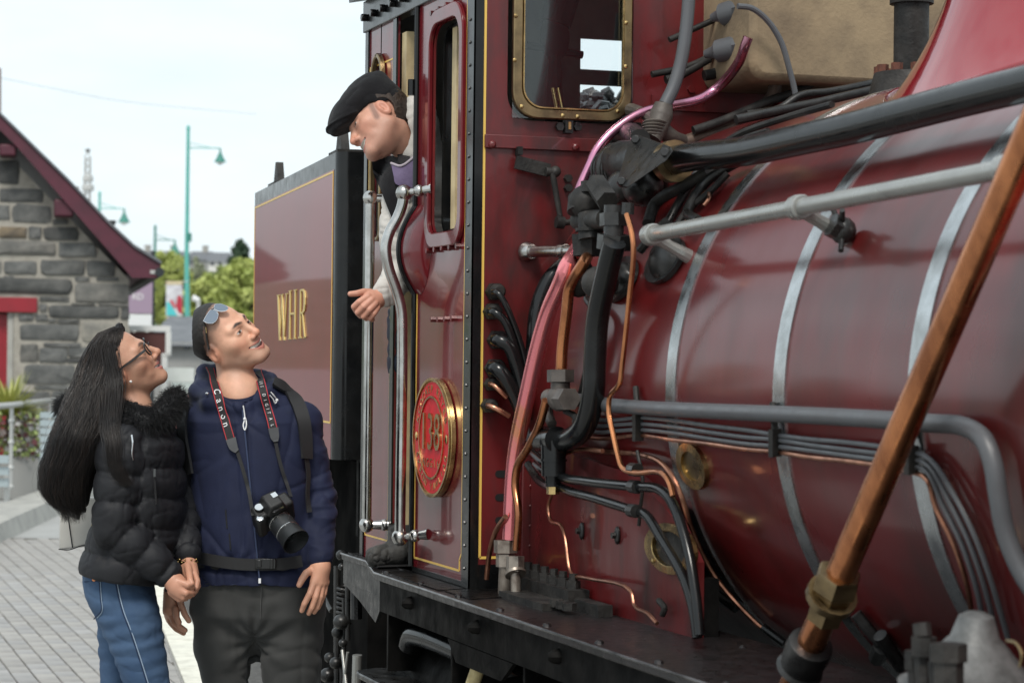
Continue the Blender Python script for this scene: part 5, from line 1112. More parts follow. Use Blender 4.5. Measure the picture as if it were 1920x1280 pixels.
for pts, off, rr_, mt_ in (([(1300,330),(1330,300),(1390,262),(1440,245)], .03, .008, 'oily'), ([(1265,430),(1285,400),(1330,360),(1365,325)], .02, .009, 'sooty'), ([(1200,470),(1225,440),(1250,415)], .05, .012, 'oily'), ([(1310,300),(1380,255),(1470,222),(1560,196)], .04, .009, 'sooty'), ([(1100,560),(1120,600),(1108,660),(1090,740)], .03, .010, 'oily')):
    pipe('black_pipe', pts, cp(off), rr_, M[mt_], 8)
for pts, X_, rr_, mt_ in (([(1060,770),(1080,785),(1075,810)], .22, .009, 'sooty'), ([(1020,860),(1000,840),(985,800)], .23, .010, 'oily'), ([(1060,850),(1090,842),(1130,845)], .24, .006, 'oldcopper'), ([(1195,845),(1205,900),(1200,960),(1198,985)], .26, .005, 'sooty'), ([(990,870),(1010,900),(1040,918)], .24, .012, 'oily'), ([(1235,1125),(1246,1140),(1242,1152)], .27, .008, 'sooty')):
    pipe('small_pipe', pts, xp_(X_), rr_, M[mt_], 8)
for px, py in ((1190,880), (1190,912), (1188,957)):
    mb = MB(); c = onX(px, py, .21); mb.cyl(c+[0, -.02, 0], c+[0, .02, 0], .017, .017, 10); P_('pipe_clip', mb, M['oily'])
# ================================================================== PEOPLE: signed-distance modelling
def vnoise(P, f, seed=0):
    Q = np.asarray(P)*f+seed*17.13; I = np.floor(Q).astype(np.int64); R = Q-I; R = R*R*(3-2*R)
    def h(i, j, k):
        n = (i*73856093) ^ (j*19349663) ^ (k*83492791); n = (n ^ (n >> 13))*1274126177; return ((n ^ (n >> 16)) & 0xffff)/65535.
    i, j, k = I[:, 0], I[:, 1], I[:, 2]; x, y, z = R[:, 0], R[:, 1], R[:, 2]
    a = h(i, j, k)*(1-x)+h(i+1, j, k)*x; b = h(i, j+1, k)*(1-x)+h(i+1, j+1, k)*x
    c = h(i, j, k+1)*(1-x)+h(i+1, j, k+1)*x; d = h(i, j+1, k+1)*(1-x)+h(i+1, j+1, k+1)*x
    return (a*(1-y)+b*y)*(1-z)+(c*(1-y)+d*y)*z
def fbm(P, f, seed=0, o=3): return sum(vnoise(P, f*2**k, seed+k)*.5**k for k in range(o))/sum(.5**k for k in range(o))
def smin(a, b, k): h = np.clip(.5+.5*(b-a)/k, 0, 1); return b*(1-h)+a*h-k*h*(1-h)
def smax(a, b, k): return -smin(-a, -b, k)
def ell(P, c, r, R=None):
    q = P-np.asarray(c, float)
    if R is not None: q = q @ np.asarray(R).T
    r = np.asarray(r, float); k0 = np.linalg.norm(q/r, axis=1); k1 = np.linalg.norm(q/(r*r), axis=1); return k0*(k0-1)/np.maximum(k1, 1e-9)
def rc(P, a, b, r1, r2):
    a, b = np.asarray(a, float), np.asarray(b, float); d = b-a; t = np.clip(((P-a) @ d)/max(d @ d, 1e-12), 0, 1)
    return np.linalg.norm(P-a-t[:, None]*d, axis=1)-(r1+(r2-r1)*t)
def chain(P, pts, rs, k=.0):
    d = None
    for i in range(len(pts)-1):
        e = rc(P, pts[i], pts[i+1], rs[i], rs[i+1]); d = e if d is None else (smin(d, e, k) if k else np.minimum(d, e))
    return d
def loft(P, T, n=2.3):
    """stacked ellipses: rows (z, cx, cy, a, b), any order"""
    T = np.array(sorted(map(tuple, T))); z = np.clip(P[:, 2], T[0, 0], T[-1, 0]); I = [np.interp(z, T[:, 0], T[:, k]) for k in range(1, 5)]
    x, y = (P[:, 0]-I[0])/I[2], (P[:, 1]-I[1])/I[3]; d = ((np.abs(x)**n+np.abs(y)**n)**(1/n)-1)*np.minimum(I[2], I[3])
    return np.maximum(d, np.abs(P[:, 2]-z)-.0) if False else np.where(P[:, 2] == z, d, np.hypot(np.maximum(d, 0), P[:, 2]-z)+np.minimum(d, 0))
def sdf_mesh(fn, lo, hi, h, B=8):
    lo = np.asarray(lo, float); nb = np.maximum(np.ceil((np.asarray(hi)-lo)/(h*B)).astype(int), 1); n = nb*B
    ci = np.stack(np.meshgrid(*[np.arange(k) for k in nb], indexing='ij'), -1).reshape(-1, 3)
    cd = fn(lo+(ci*B+(B-1)/2)*h); act = np.abs(cd) < h*B*.87*1.5+.004
    D = np.repeat(np.repeat(np.repeat(np.sign(cd).reshape(nb)*1., B, 0), B, 1), B, 2)
    off = np.stack(np.meshgrid(*[np.arange(B)]*3, indexing='ij'), -1).reshape(-1, 3); A = ci[act]
    for s in range(0, len(A), 600):
        q = (A[s:s+600, None]*B+off[None]).reshape(-1, 3); D[q[:, 0], q[:, 1], q[:, 2]] = fn(lo+q*h)
    S_ = D < 0
    c = [S_[i:n[0]-1+i, j:n[1]-1+j, k:n[2]-1+k] for i in (0, 1) for j in (0, 1) for k in (0, 1)]
    cnt = sum(x.astype(np.int8) for x in c); cells = np.argwhere((cnt > 0) & (cnt < 8)); m = len(cells)
    acc = np.zeros((m, 3)); w = np.zeros(m)
    cor = [np.array((i, j, k)) for i in (0, 1) for j in (0, 1) for k in (0, 1)]
    dv = [D[tuple((cells+o).T)] for o in cor]
    for a in range(8):
        for b in range(a+1, 8):
            if np.abs(cor[a]-cor[b]).sum() != 1: continue
            x = (dv[a] < 0) != (dv[b] < 0); t = dv[a][x]/(dv[a][x]-dv[b][x]); acc[x] += cor[a]+(cor[b]-cor[a])*t[:, None]; w[x] += 1
    V = lo+(cells+acc/w[:, None])*h
    idx = np.full(n, -1, np.int64); idx[tuple(cells.T)] = np.arange(m); Fs = []
    for ax in range(3):
        u, v = (ax+1) % 3, (ax+2) % 3; sl0 = [slice(None)]*3; sl1 = [slice(None)]*3; sl0[ax] = slice(0, -1); sl1[ax] = slice(1, None)
        e = np.argwhere(S_[tuple(sl0)] != S_[tuple(sl1)]); e = e[(e[:, u] > 0) & (e[:, v] > 0)]
        du = np.zeros(3, int); du[u] = 1; dv_ = np.zeros(3, int); dv_[v] = 1
        q = np.stack([idx[tuple((e-du-dv_).T)], idx[tuple((e-dv_).T)], idx[tuple(e.T)], idx[tuple((e-du).T)]], 1)
        flip = ~S_[tuple(e.T)]; q[flip] = q[flip][:, ::-1]; Fs.append(q[(q >= 0).all(1)])
    return V, np.concatenate(Fs)
def vnormals(V, Fs):
    n = np.cross(V[Fs[:, 2]]-V[Fs[:, 0]], V[Fs[:, 3]]-V[Fs[:, 1]]); N_ = np.zeros_like(V)
    for k in range(4): np.add.at(N_, Fs[:, k], n)
    return N_/(np.linalg.norm(N_, axis=1)[:, None]+1e-12)
def fast_mesh(name, V, Fs, col=None):
    me = bpy.data.meshes.new(name); me.vertices.add(len(V)); me.vertices.foreach_set('co', np.ascontiguousarray(V, np.float32).ravel())
    me.loops.add(Fs.size); me.loops.foreach_set('vertex_index', np.ascontiguousarray(Fs, np.int32).ravel())
    me.polygons.add(len(Fs)); me.polygons.foreach_set('loop_start', np.arange(0, Fs.size, Fs.shape[1], dtype=np.int32))
    me.update(calc_edges=True); me.validate()
    if col is not None:
        a = me.color_attributes.new('tint', 'FLOAT_COLOR', 'POINT'); a.data.foreach_set('color', np.concatenate([col, np.ones((len(V), 1))], 1).astype(np.float32).ravel())
    return me
def relax(V, Fs, it=1, l=.5):
    for _ in range(it):
        A = np.zeros_like(V); c = np.zeros(len(V))
        for k in range(4):
            a, b = Fs[:, k], Fs[:, (k+1) % 4]; np.add.at(A, a, V[b]); np.add.at(A, b, V[a]); np.add.at(c, a, 1); np.add.at(c, b, 1)
        V = V*(1-l)+l*A/np.maximum(c, 1)[:, None]
    return V
class Person:
    """local frame: x right in the picture, y away, z up, origin on the ground below"""
    def __init__(s, label, px, D, z0=0.):
        s.D = D; s.x0 = loc_of(onD(px, 640, D))[0]; s.z0 = z0; w = cw(s.x0, D, z0); s.root = thing('person', label, 'person', w, -TH); s.k = D/F
    def p(s, px, py, dy=0.):
        q = loc_of(onD(px, py, s.D+dy)); return np.array([q[0]-s.x0, q[1]-s.D, q[2]-s.z0])
    def hit(s, fn, px, py, off=0., y0=-.6, y1=.5):
        """first point of the surface fn along the line of sight through a pixel, pulled out by off"""
        ys_ = np.linspace(y0, y1, 700); P = np.array([s.p(px, py, y) for y in (y0, y1)]); Q = P[0]+(P[1]-P[0])*((ys_-y0)/(y1-y0))[:, None]
        d = fn(Q)-off; i = np.argmax(d < 0); return Q[i] if d.min() < 0 else Q[np.argmin(d)]
    def sdf(s, name, fn, lo, hi, h, m, disp=None, col=None, relaxn=1, parent=None, smooth=180):
        V, Fs = sdf_mesh(fn, lo, hi, h)
        if relaxn: V = relax(V, Fs, relaxn)
        if disp is not None: N_ = vnormals(V, Fs); V = V+N_*disp(V, N_)[:, None]
        c = col(V) if col is not None else None
        me = fast_mesh(name, V, Fs, c); o = link(name, me, m, parent or s.root, smooth=None); me.shade_smooth(); return o
    def part(s, name, mb, m, parent=None, **k): return obj(name, mb, m, parent or s.root, **k)
def hbasis(yaw, pitch, roll):
    yaw, pitch, roll = rad(yaw), rad(pitch), rad(roll)
    f = np.array([math.sin(yaw)*math.cos(pitch), -math.cos(yaw)*math.cos(pitch), math.sin(pitch)]); r0 = np.array([math.cos(yaw), math.sin(yaw), 0]); u0 = np.cross(r0, f); u0 = u0 if u0[2] > 0 else -u0
    return np.array([math.cos(roll)*r0+math.sin(roll)*u0, f, -math.sin(roll)*r0+math.cos(roll)*u0])   # rows: left, forward, up
class Head:
    def __init__(s, o, yaw, pitch, roll, sc, smile=.6, opening=.004, jaw=1., nose=1.):
        s.o, s.B, s.sc, s.smile, s.op, s.jaw, s.nose = np.asarray(o), hbasis(yaw, pitch, roll), sc, smile, opening, jaw, nose
    def loc(s, P): return ((P-s.o) @ s.B.T)/s.sc
    def w(s, q): return s.o+(np.asarray(q, float)*s.sc) @ s.B
    def skull(s, q):
        A = q.copy(); A[:, 0] = np.abs(A[:, 0]); d = ell(A, (0, -.014, .030), (.076, .096, .088)); d = smin(d, ell(A, (0, .026, -.030), (.063, .062, .090)), .03)
        return d
    def __call__(s, P):
        q = s.loc(P); A = q.copy(); A[:, 0] = np.abs(A[:, 0]); sm, j, ns = s.smile, s.jaw, s.nose
        d = s.skull(q)
        d = smin(d, rc(A, (.050*j, -.008, -.055), (.017*j, .074, -.098), .021, .019), .03)
        d = smin(d, ell(A, (0, .080, -.101), (.023*j, .018, .017)), .016)
        d = smin(d, ell(A, (0, .064, -.056), (.034, .030, .040)), .02)
        d = smin(d, ell(A, (.044, .054, -.022), (.026, .024, .022)), .022); d = smin(d, ell(A, (.052, .022, -.018), (.016, .036, .034)), .025)
        d = smin(d, rc(A, (.010, .084, .018), (.047, .066, .019), .0105, .010), .016)
        d = smax(d, -ell(A, (.033, .104, .000), (.019, .021, .0125)), .012)
        d = smin(d, ell(A, (.0325, .0735, -.001), (.0175, .0135, .0125)), .004)
        d = smin(d, rc(A, (0, .085, .012), (0, .107*ns, -.029), .0082, .0112), .012)
        d = smin(d, ell(A, (0, .1075*ns, -.033), (.0125, .0125, .0115)), .006); d = smin(d, ell(A, (.0135, .096, -.038), (.0085, .0115, .0085)), .006)
        d = smax(d, -ell(A, (.007, .104, -.0475), (.0038, .006, .004)), .003)
        cx, cy, cz = .023+.016*sm, .082-.019*sm, -.068+.011*sm
        d = smin(d, chain(A, [(0, .0935, -.060), (.014, .090, -.0600+.002*sm), (cx, cy, cz)], [.0060, .0054, .0024]), .005)
        d = smin(d, chain(A, [(0, .0925, -.0755-s.op), (.016, .0875, -.0735-s.op+.004*sm), (cx, cy, cz)], [.0070, .0060, .0024]), .005)
        d = smin(d, rc(A, (.030+.010*sm, .066, -.036), (.036+.008*sm, .058, -.062), .012, .010), .018)
        A2 = A*np.array([1, 0, 1.]); sl_ = chain(A2, [(0, 0, -.0665-s.op*.4), (.016, 0, -.0665-s.op*.35+.002*sm), (cx-.003, 0, cz)], [.0024+s.op*.75, .0022+s.op*.6, .0012]); d = np.where(A[:, 1] > .035, smax(d, -np.maximum(sl_, -d-.0055), .0015), d)
        E = A-np.array([.077, -.010, -.010]); ca, sa = math.cos(.25), math.sin(.25); E = np.stack([E[:, 0], ca*E[:, 1]-sa*E[:, 2], sa*E[:, 1]+ca*E[:, 2]], 1)
        e = ell(E, (0, 0, 0), (.0105, .0185, .032)); e = smax(e, -ell(E, (.012, .004, .000), (.0085, .0105, .021)), .004); e = smin(e, ell(E, (.002, .011, -.004), (.006, .004, .008)), .004)
        d = smin(d, e, .006)
        return d*s.sc
    def colour(s, P, skin, lip, brow, stubble=0., hairline=None, eyecol=(.03, .015, .01), scalp=None, blush=1.):
        q = s.loc(P); A = q.copy(); A[:, 0] = np.abs(A[:, 0]); n = len(P); sm = s.smile
        C = np.tile(np.array(skin), (n, 1))*(1+.16*(fbm(P, 90, 3)-.5)+.10*(fbm(P, 330, 13)-.5))[:, None]*(1+np.array([0, .5, .5])*(.22*(fbm(P, 38, 23)-.5))[:, None])
        def mixin(m, c): nonlocal C; m = np.clip(m, 0, 1)[:, None]; C = C*(1-m)+np.array(c)*m
        def soft(d, w): return np.clip(.5-d/w, 0, 1)
        red = np.array(skin)*[1.02, .72, .66]
        mixin(.55*blush*soft(ell(A, (0, .108, -.034), (.02, .02, .018)), .02), red); mixin(.4*blush*soft(ell(A, (.047, .062, -.034), (.024, .03, .022)), .025), red); mixin(.5*soft(ell(A, (.085, -.01, -.01), (.02, .03, .04)), .02), red)
        if stubble:
            st = soft(rc(A, (.060, .01, -.075), (0, .085, -.105), .035, .036), .04); st = np.maximum(st, .8*soft(ell(A, (0, .092, -.052), (.026, .014, .008)), .008)); mixin(stubble*st, np.array(skin)*[.50, .56, .62])
        if scalp is not None: mixin(scalp(q), np.array(skin)*[.085, .09, .10])
        cx, cy, cz = .023+.016*sm, .082-.019*sm, -.068+.011*sm
        A2 = A*np.array([1, 0, 1.]); inner = np.where(A[:, 1] > .035, chain(A2, [(0, 0, -.0665-s.op*.4), (.016, 0, -.0665-s.op*.35+.002*sm), (cx-.003, 0, cz)], [.0024+s.op*.8, .0022+s.op*.65, .0012]), 1.)
        ul = chain(A2, [(0, 0, -.060), (.014, 0, -.0600+.002*sm), (cx, 0, cz)], [.0058, .0048, .0018]); ll = chain(A2, [(0, 0, -.0755-s.op), (.016, 0, -.0735-s.op+.004*sm), (cx, 0, cz)], [.0066, .0054, .0018]); ul = np.where(A[:, 1] > .035, ul, 1.); ll = np.where(A[:, 1] > .035, ll, 1.)
        mixin(.85*soft(np.minimum(ul, ll), .004), lip)
        mixin(soft(inner-.0006, .0016)*(A[:, 1] > .035), (.10, .022, .02))
        tz = -.0635-s.op*.30; th_ = .0026+s.op*.62
        tooth = np.maximum(np.abs(A[:, 2]-(tz+(cz+.066)*(A[:, 0]/cx)**2))-th_, A[:, 0]-cx*.8); gapl = (np.abs(((A[:, 0]+.0035) % .0072)-.0036) > .0031)
        mixin(soft(np.maximum(tooth, inner-.0006), .0016)*(A[:, 1] > .035), np.array((.74, .70, .62))); 
        # eyes
        ex = (A[:, 0]-.0325)/.0135; al = np.abs(A[:, 2]+.0008*ex-.000)-.0036*np.sqrt(np.clip(1-ex**2, 0, 1)); fr = (A[:, 1] > .06) & (np.abs(ex) < 1)
        mixin(soft(al, .0012)*fr, (.62, .58, .54)); ir = np.hypot(q[:, 0]-np.sign(q[:, 0])*.0325-s.gaze[0], A[:, 2]-s.gaze[1])-.0062
        mixin(soft(np.maximum(ir, al), .001)*fr, eyecol)
        lash = np.abs(A[:, 2]-.0036*np.sqrt(np.clip(1-ex**2, 0, 1))-.0006)-.0012; mixin(.85*soft(lash, .0012)*fr, (.02, .012, .01))
        mixin(.35*soft(ell(A, (.0325, .082, .0075), (.018, .02, .004)), .004), np.array(skin)*[.6, .55, .55])
        bw = chain(A, [(.012, .092, .0185), (.028, .088, .0245), (.049, .072, .0195)], [.0045, .0052, .0022]); mixin(brow[3]*soft(bw+.0015*(fbm(P, 300, 5)-.5), .004), brow[:3])
        mixin(.9*soft(ell(A, (.007, .106, -.047), (.004, .006, .004)), .003), np.array(skin)*.15)
        mixin(.5*soft(ell(A, (.088, -.006, -.010), (.006, .008, .014)), .006), np.array(skin)*[.5, .38, .34])
        return np.clip(C, 0, 1)
    gaze = (0., .0)
def tubes_mesh(paths, radii, seg=4):
    """many thin tapering strands as one mesh: paths (n,m,3), radii (m,)"""
    Pn = np.asarray(paths); n, m, _ = Pn.shape; T = np.gradient(Pn, axis=1); T /= np.linalg.norm(T, axis=2)[..., None]+1e-9
    U = np.cross(T, np.array([.31, .77, .55])); U /= np.linalg.norm(U, axis=2)[..., None]+1e-9; Wv = np.cross(T, U); R = np.asarray(radii)
    R = R[None, :, None] if R.ndim == 1 else R[..., None]
    V = np.stack([Pn+R*(math.cos(2*math.pi*k/seg)*U+math.sin(2*math.pi*k/seg)*Wv) for k in range(seg)], 2).reshape(-1, 3)
    i = np.arange(n)[:, None, None]*m*seg; j = np.arange(m-1)[None, :, None]*seg; k = np.arange(seg)[None, None]; k2 = (k+1) % seg
    Fs = np.stack(np.broadcast_arrays(i+j+k, i+j+k2, i+j+seg+k2, i+j+seg+k), -1).reshape(-1, 4); return V, Fs
def ribbon(mb, pts, wid, nrm, th=.0015):
    """flat band along pts; wid per point, nrm per point"""
    m = len(pts); G = [[], [], [], []]
    for i in range(m):
        t = unit(np.asarray(pts[min(i+1, m-1)])-pts[max(i-1, 0)]); n = unit(nrm[i]); b = unit(np.cross(n, t)); n = np.cross(t, b); w = wid[i]/2 if hasattr(wid, '__len__') else wid/2
        for k, (sw, sn) in enumerate(((-1, 0), (1, 0), (1, 1), (-1, 1))): G[k].append(np.asarray(pts[i])+b*w*sw+n*th*sn)
    V = [p for g_ in zip(*G) for p in g_]; Fs = []
    for i in range(m-1):
        for k in range(4): a = i*4+k; b = i*4+(k+1) % 4; Fs.append((a, b, b+4, a+4))
    Fs += [(3, 2, 1, 0), tuple((m-1)*4+k for k in range(4))]; mb.add(V, Fs)
def sgrad(fn, p, e=.004):
    P = np.array([p+np.array(d)*e for d in ((1,0,0),(-1,0,0),(0,1,0),(0,-1,0),(0,0,1),(0,0,-1))], float); d = fn(P); return unit([d[0]-d[1], d[2]-d[3], d[4]-d[5]])
MP = {}
MP['skin'] = mat('skin', (1, 1, 1), .5, attr='tint', sss=.06, bump=.08, bscale=420, rvar=.06, vscale=60)
MP['navy'] = mat('navy softshell', (.0075, .0110, .034), .75, var=(.0105, .015, .044), vscale=8, bump=.12, bscale=300, sheen=.03, spec=.3)
MP['navyin'] = mat('navy lining', (.03, .045, .095), .8)
MP['char'] = mat('charcoal trousers', (.025, .0255, .0245), .85, var=(.036, .0365, .035), vscale=6, vdetail=8, bump=.15, bscale=420, sheen=.1)
MP['puffer'] = mat('black puffer nylon', (.0075, .0078, .0098), .66, var=(.0105, .0108, .0135), vscale=9, bump=.08, bscale=240, spec=.35)
MP['jeans'] = mat('blue denim', (.030, .064, .130), .88, var=(.062, .112, .195), vscale=4, vdetail=8, vlo=.4, vhi=.66, bump=.2, bscale=600)
MP['hairblack'] = mat('black hair', (.0075, .0062, .0060), .44, spec=.4, var=(.016, .0120, .0105), vscale=20)
MP['hairdark'] = mat('dark cropped hair', (.0085, .0075, .007), .6, bump=.3, bscale=900, var=(.016, .013, .011), vscale=120)
MP['brownhair'] = mat('dark brown hair', (.022, .013, .009), .55, bump=.35, bscale=700, var=(.045, .027, .018), vscale=90, aniso_scale=(1, 1, .4))
MP['fur'] = mat('black fur', (.006, .006, .007), .7)
MP['webbing'] = mat('black webbing', (.010, .010, .011), .7, bump=.2, bscale=500)
MP['redtrim'] = mat('red trim', (.42, .02, .03), .7)
MP['whiteprint'] = mat('white print', (.75, .75, .75), .6)
MP['wool'] = mat('dark wool', (.0075, .0072, .0085), .95, var=(.012, .0115, .013), vscale=18, bump=.35, bscale=420, sheen=.08, spec=.2)
MP['knit'] = mat('off white shirt', (.56, .53, .49), .9, var=(.44, .42, .39), vscale=9, vdetail=7, bump=.3, bscale=320)
MP['purple'] = mat('faded purple bib', (.10, .075, .14), .85, var=(.14, .11, .19), vscale=14, bump=.3, bscale=300)
MP['cambody'] = mat('camera body', (.010, .010, .010), .5, bump=.2, bscale=700)
MP['lensglass'] = mat('lens glass', (.004, .006, .006), .04, coat=1)
MP['chrome'] = mat('chrome', (.7, .7, .7), .15, 1)
MP['shoe'] = mat('shoe leather', (.02, .018, .016), .5)
MP['boot'] = mat('dusty work boot', (.030, .030, .029), .7, var=(.065, .063, .058), vscale=18, vdetail=8, bump=.3, bscale=90)
# ------------------------------------------------------------------ the man in the navy jacket
MAN = Person('man in navy jacket with sunglasses on his head, smiling up at the driver', 470, 7.0)
m = MAN; k_ = m.k
def mr(px): return px*k_
HM = Head(m.p(421, 634), 56, 24, 31, .97, smile=1.0, opening=.0045, jaw=1.05); HM.gaze = (-.0022, .0016)
neck0 = HM.w((0, -.02, -.055)); neck1 = m.p(450, 745, .01)
def man_head(P):
    d = HM(P); d = smin(d, rc(P, neck0, neck1, .048, .056), .014); return smin(d, rc(P, neck1, m.p(452, 790, .02), .062, .10), .05)
skinM = (.66, .365, .245)
def scalpM(q): return np.clip(.5-((q[:, 1]-.45*q[:, 2]-.010)+.022*(fbm(q, 60, 2)-.5))/.055, 0, 1)*np.clip((q[:, 2]+.012)/.02, 0, 1)*.92
# limbs used by the body under the clothes and by the clothes
mS_L, mE_L, mW_L = m.p(566, 795, .02), m.p(603, 930, .0), m.p(600, 1052, -.10)
mS_R, mE_R, mW_R = m.p(372, 790, .04), m.p(334, 930, .10), m.p(318, 1112, .02)
def hand(P, palm, fingers, rs=.0085, pr=(.026, .030)):
    d = rc(P, palm[0], palm[1], *pr); 
    for f in fingers:
        r = rs if len(f) < 5 else rs*.95
        d = smin(d, chain(P, f, [r*1.1]+[r]*(len(f)-2)+[r*.82]), .006)
    return d
Hp = lambda a, y=0.: m.p(a[0], a[1], y)
fingL = [[Hp((588, 1066), -0.115), Hp((574, 1074), -0.140), Hp((566, 1086), -0.150), Hp((561, 1096), -0.155)], [Hp((589, 1090), -0.130), Hp((581, 1112), -0.145), Hp((571, 1131), -0.140), Hp((566, 1144), -0.127)], [Hp((598, 1092), -0.123), Hp((592, 1118), -0.137), Hp((585, 1138), -0.130), Hp((579, 1149), -0.115)], [Hp((605, 1092), -0.113), Hp((601, 1118), -0.123), Hp((595, 1138), -0.115), Hp((589, 1147), -0.103)], [Hp((611, 1090), -0.100), Hp((608, 1112), -0.107), Hp((602, 1128), -0.101), Hp((597, 1139), -0.091)]]
def man_handL(P):
    d = rc(P, Hp((604, 1045), -.105), Hp((602, 1062), -.11), .026, .028)
    for f, r in zip(fingL[1:], (.0125, .0125, .0115, .0105)): d = smin(d, rc(P, Hp((600, 1060), -.11), f[0], .020, r), .014)
    for i, f in enumerate(fingL): r = (.0105, .0092, .0092, .0086, .0076)[i]; d = smin(d, chain(P, f, [r*1.15, r*1.03, r*.95, r*.8]), .005)
    return d
fingR = [[Hp((336, 1118), -.01), Hp((340, 1135), -.03), Hp((346, 1150), -.04), Hp((354, 1163), -.045)], [Hp((322, 1150), .0), Hp((326, 1166), -.015), Hp((336, 1174), -.02), Hp((347, 1181), -.02)], [Hp((316, 1150), .015), Hp((320, 1166), .01), Hp((331, 1178), .005), Hp((344, 1186), .0)], [Hp((330, 1142), -.015), Hp((331, 1157), -.03), Hp((336, 1166), -.03)], [Hp((312, 1146), .03), Hp((317, 1162), .03), Hp((328, 1172), .025)]]
def man_handR(P):
    d = rc(P, mW_R, Hp((320, 1140), .008), .024, .027)
    for i, f in enumerate(fingR): d = smin(d, chain(P, f, [.0115]+[.0095]*(len(f)-2)+[.008]), .007)
    return d
def man_under(P):
    d = loft(P, [(m.p(460, y)[2], m.p(c, y)[0], .02, a*k_, b) for y, c, a, b in ((775, 458, 60, .07), (820, 468, 88, .09), (950, 474, 88, .09), (1090, 480, 80, .08), (1140, 482, 60, .06))])
    for a, b, c in ((mS_L, mE_L, mW_L), (mS_R, mE_R, mW_R)): d = smin(d, chain(P, [a, b, c], [.036, .028, .018]), .02)
    for x in (418, 548): d = smin(d, chain(P, [m.p(x, 1140, .03), m.p(x+6, 1420, .02), m.p(x+6, 1680, .05)], [.045, .036, .030]), .01)
    return d
def man_body(P): 
    d = np.minimum(man_head(P), man_under(P)); d = smin(d, man_handL(P), .004); return smin(d, man_handR(P), .004)
# one continuous body: fine where skin shows, coarse below the clothes
Va, Fa = sdf_mesh(man_head, m.p(355, 765, -.16), m.p(525, 565, .22)+[0, .0, 0], .0021)
Vb, Fb = sdf_mesh(man_handL, m.p(545, 1165, -.20), m.p(632, 1030, -.04), .0018)
Vc, Fc = sdf_mesh(man_handR, m.p(295, 1205, -.10), m.p(370, 1095, .10), .002)
Vd, Fd = sdf_mesh(man_under, m.p(300, 1740, -.2), m.p(640, 740, .3), .014)
def join_meshes(L):
    V = np.concatenate([a for a, _ in L]); o = 0; Fs = []
    for a, f in L: Fs.append(f+o); o += len(a)
    return V, np.concatenate(Fs)
def body_obj(person, L, head, nh, colfn, skin):
    V, Fs = join_meshes([(relax(a, f, 1, .4), f) for a, f in L]); C = np.tile(np.array(skin), (len(V), 1))*(1+.14*(fbm(V, 70, 5)-.5))[:, None]; C[:nh] = colfn(V[:nh])
    C[nh:] *= np.array([1, .93, .92])
    me = fast_mesh('body', V, Fs, C); o = link('body', me, MP['skin'], person.root, smooth=None); me.shade_smooth(); return o
body_obj(m, [(Va, Fa), (Vb, Fb), (Vc, Fc), (Vd, Fd)], HM, len(Va), lambda V: HM.colour(V, skinM, (.46, .15, .12), (.012, .008, .006, .95), stubble=.55, scalp=scalpM), skinM)
def man_hair(P):
    q = HM.loc(P); g_ = (q[:, 1]-.62*q[:, 2]+.034+.016*(fbm(q, 120, 4)-.5))*.85; d = HM.skull(q)-np.clip(-g_*.22, -.004, .0042)+.0016*(fbm(q, 260, 6)-.5)
    g_ = np.maximum(g_, -(q[:, 2]+.088)); g_ = np.maximum(g_, np.where(q[:, 1] > -.03, -(q[:, 2]-.005), -1)); return np.maximum(d, g_)*HM.sc
m.sdf('hair', man_hair, m.p(350, 705, -.15), m.p(450, 565, .2), .0024, MP['hairdark'])
# jacket
def lofT(rows, y0): return [(m.p(460, y)[2], m.p(c, y)[0], yy, a*k_, b) for y, c, a, yy, b in rows]
JT = lofT([(742, 452, 44, .02, .085), (762, 458, 82, .02, .10), (790, 463, 112, .015, .125), (850, 468, 120, .01, .135), (950, 474, 118, .0, .14), (1030, 478, 121, .0, .145), (1075, 480, 128, .0, .145), (1093, 481, 127, .0, .142)], 0)
def man_jacket0(P):
    d = loft(P, JT, 2.25); d = smin(d, rc(P, m.p(410, 762, .03), m.p(372, 795, .04), .05, .058), .05); d = smin(d, rc(P, m.p(500, 756, .02), m.p(566, 790, .02), .05, .058), .05)
    d = smin(d, chain(P, [mS_L, mE_L, mW_L+[0, 0, .004]], [.060, .053, .043]), .022)
    d = smin(d, chain(P, [mS_R, mE_R, mW_R+[0, 0, .03]], [.060, .053, .043]), .022)
    return d
def man_collar(P):
    c = neck1; d = chain(P, [m.p(385, 712, .11), m.p(379, 735, .03), m.p(400, 752, -.055), m.p(440, 765, -.085)], [.034, .038, .034, .022], .02)
    d = smin(d, chain(P, [m.p(385, 700, .12), m.p(440, 705, .15), m.p(500, 715, .11), m.p(512, 730, .03), m.p(492, 745, -.045), m.p(452, 766, -.085)], [.034, .045, .032, .026, .026, .02], .02), .02)
    return d
neck_cut = lambda P: -rc(P, HM.w((0, -.02, -.04)), m.p(447, 748, -.03), .054, .058)
def man_jacket(P):
    d = smin(man_jacket0(P), man_collar(P), .02); d = smax(d, neck_cut(P), .008)
    d = smax(d, -(P[:, 2]-(m.p(480, 1092)[2]-.02*((P[:, 0]-m.p(480, 1092)[0])/.2)**2+.015*0)), .006); return d
def ridge(P, sc, f, seed, p=2.): n = fbm(P*np.asarray(sc), f, seed, 2); return np.clip(1-np.abs(2*n-1)*2.6, 0, 1)**p
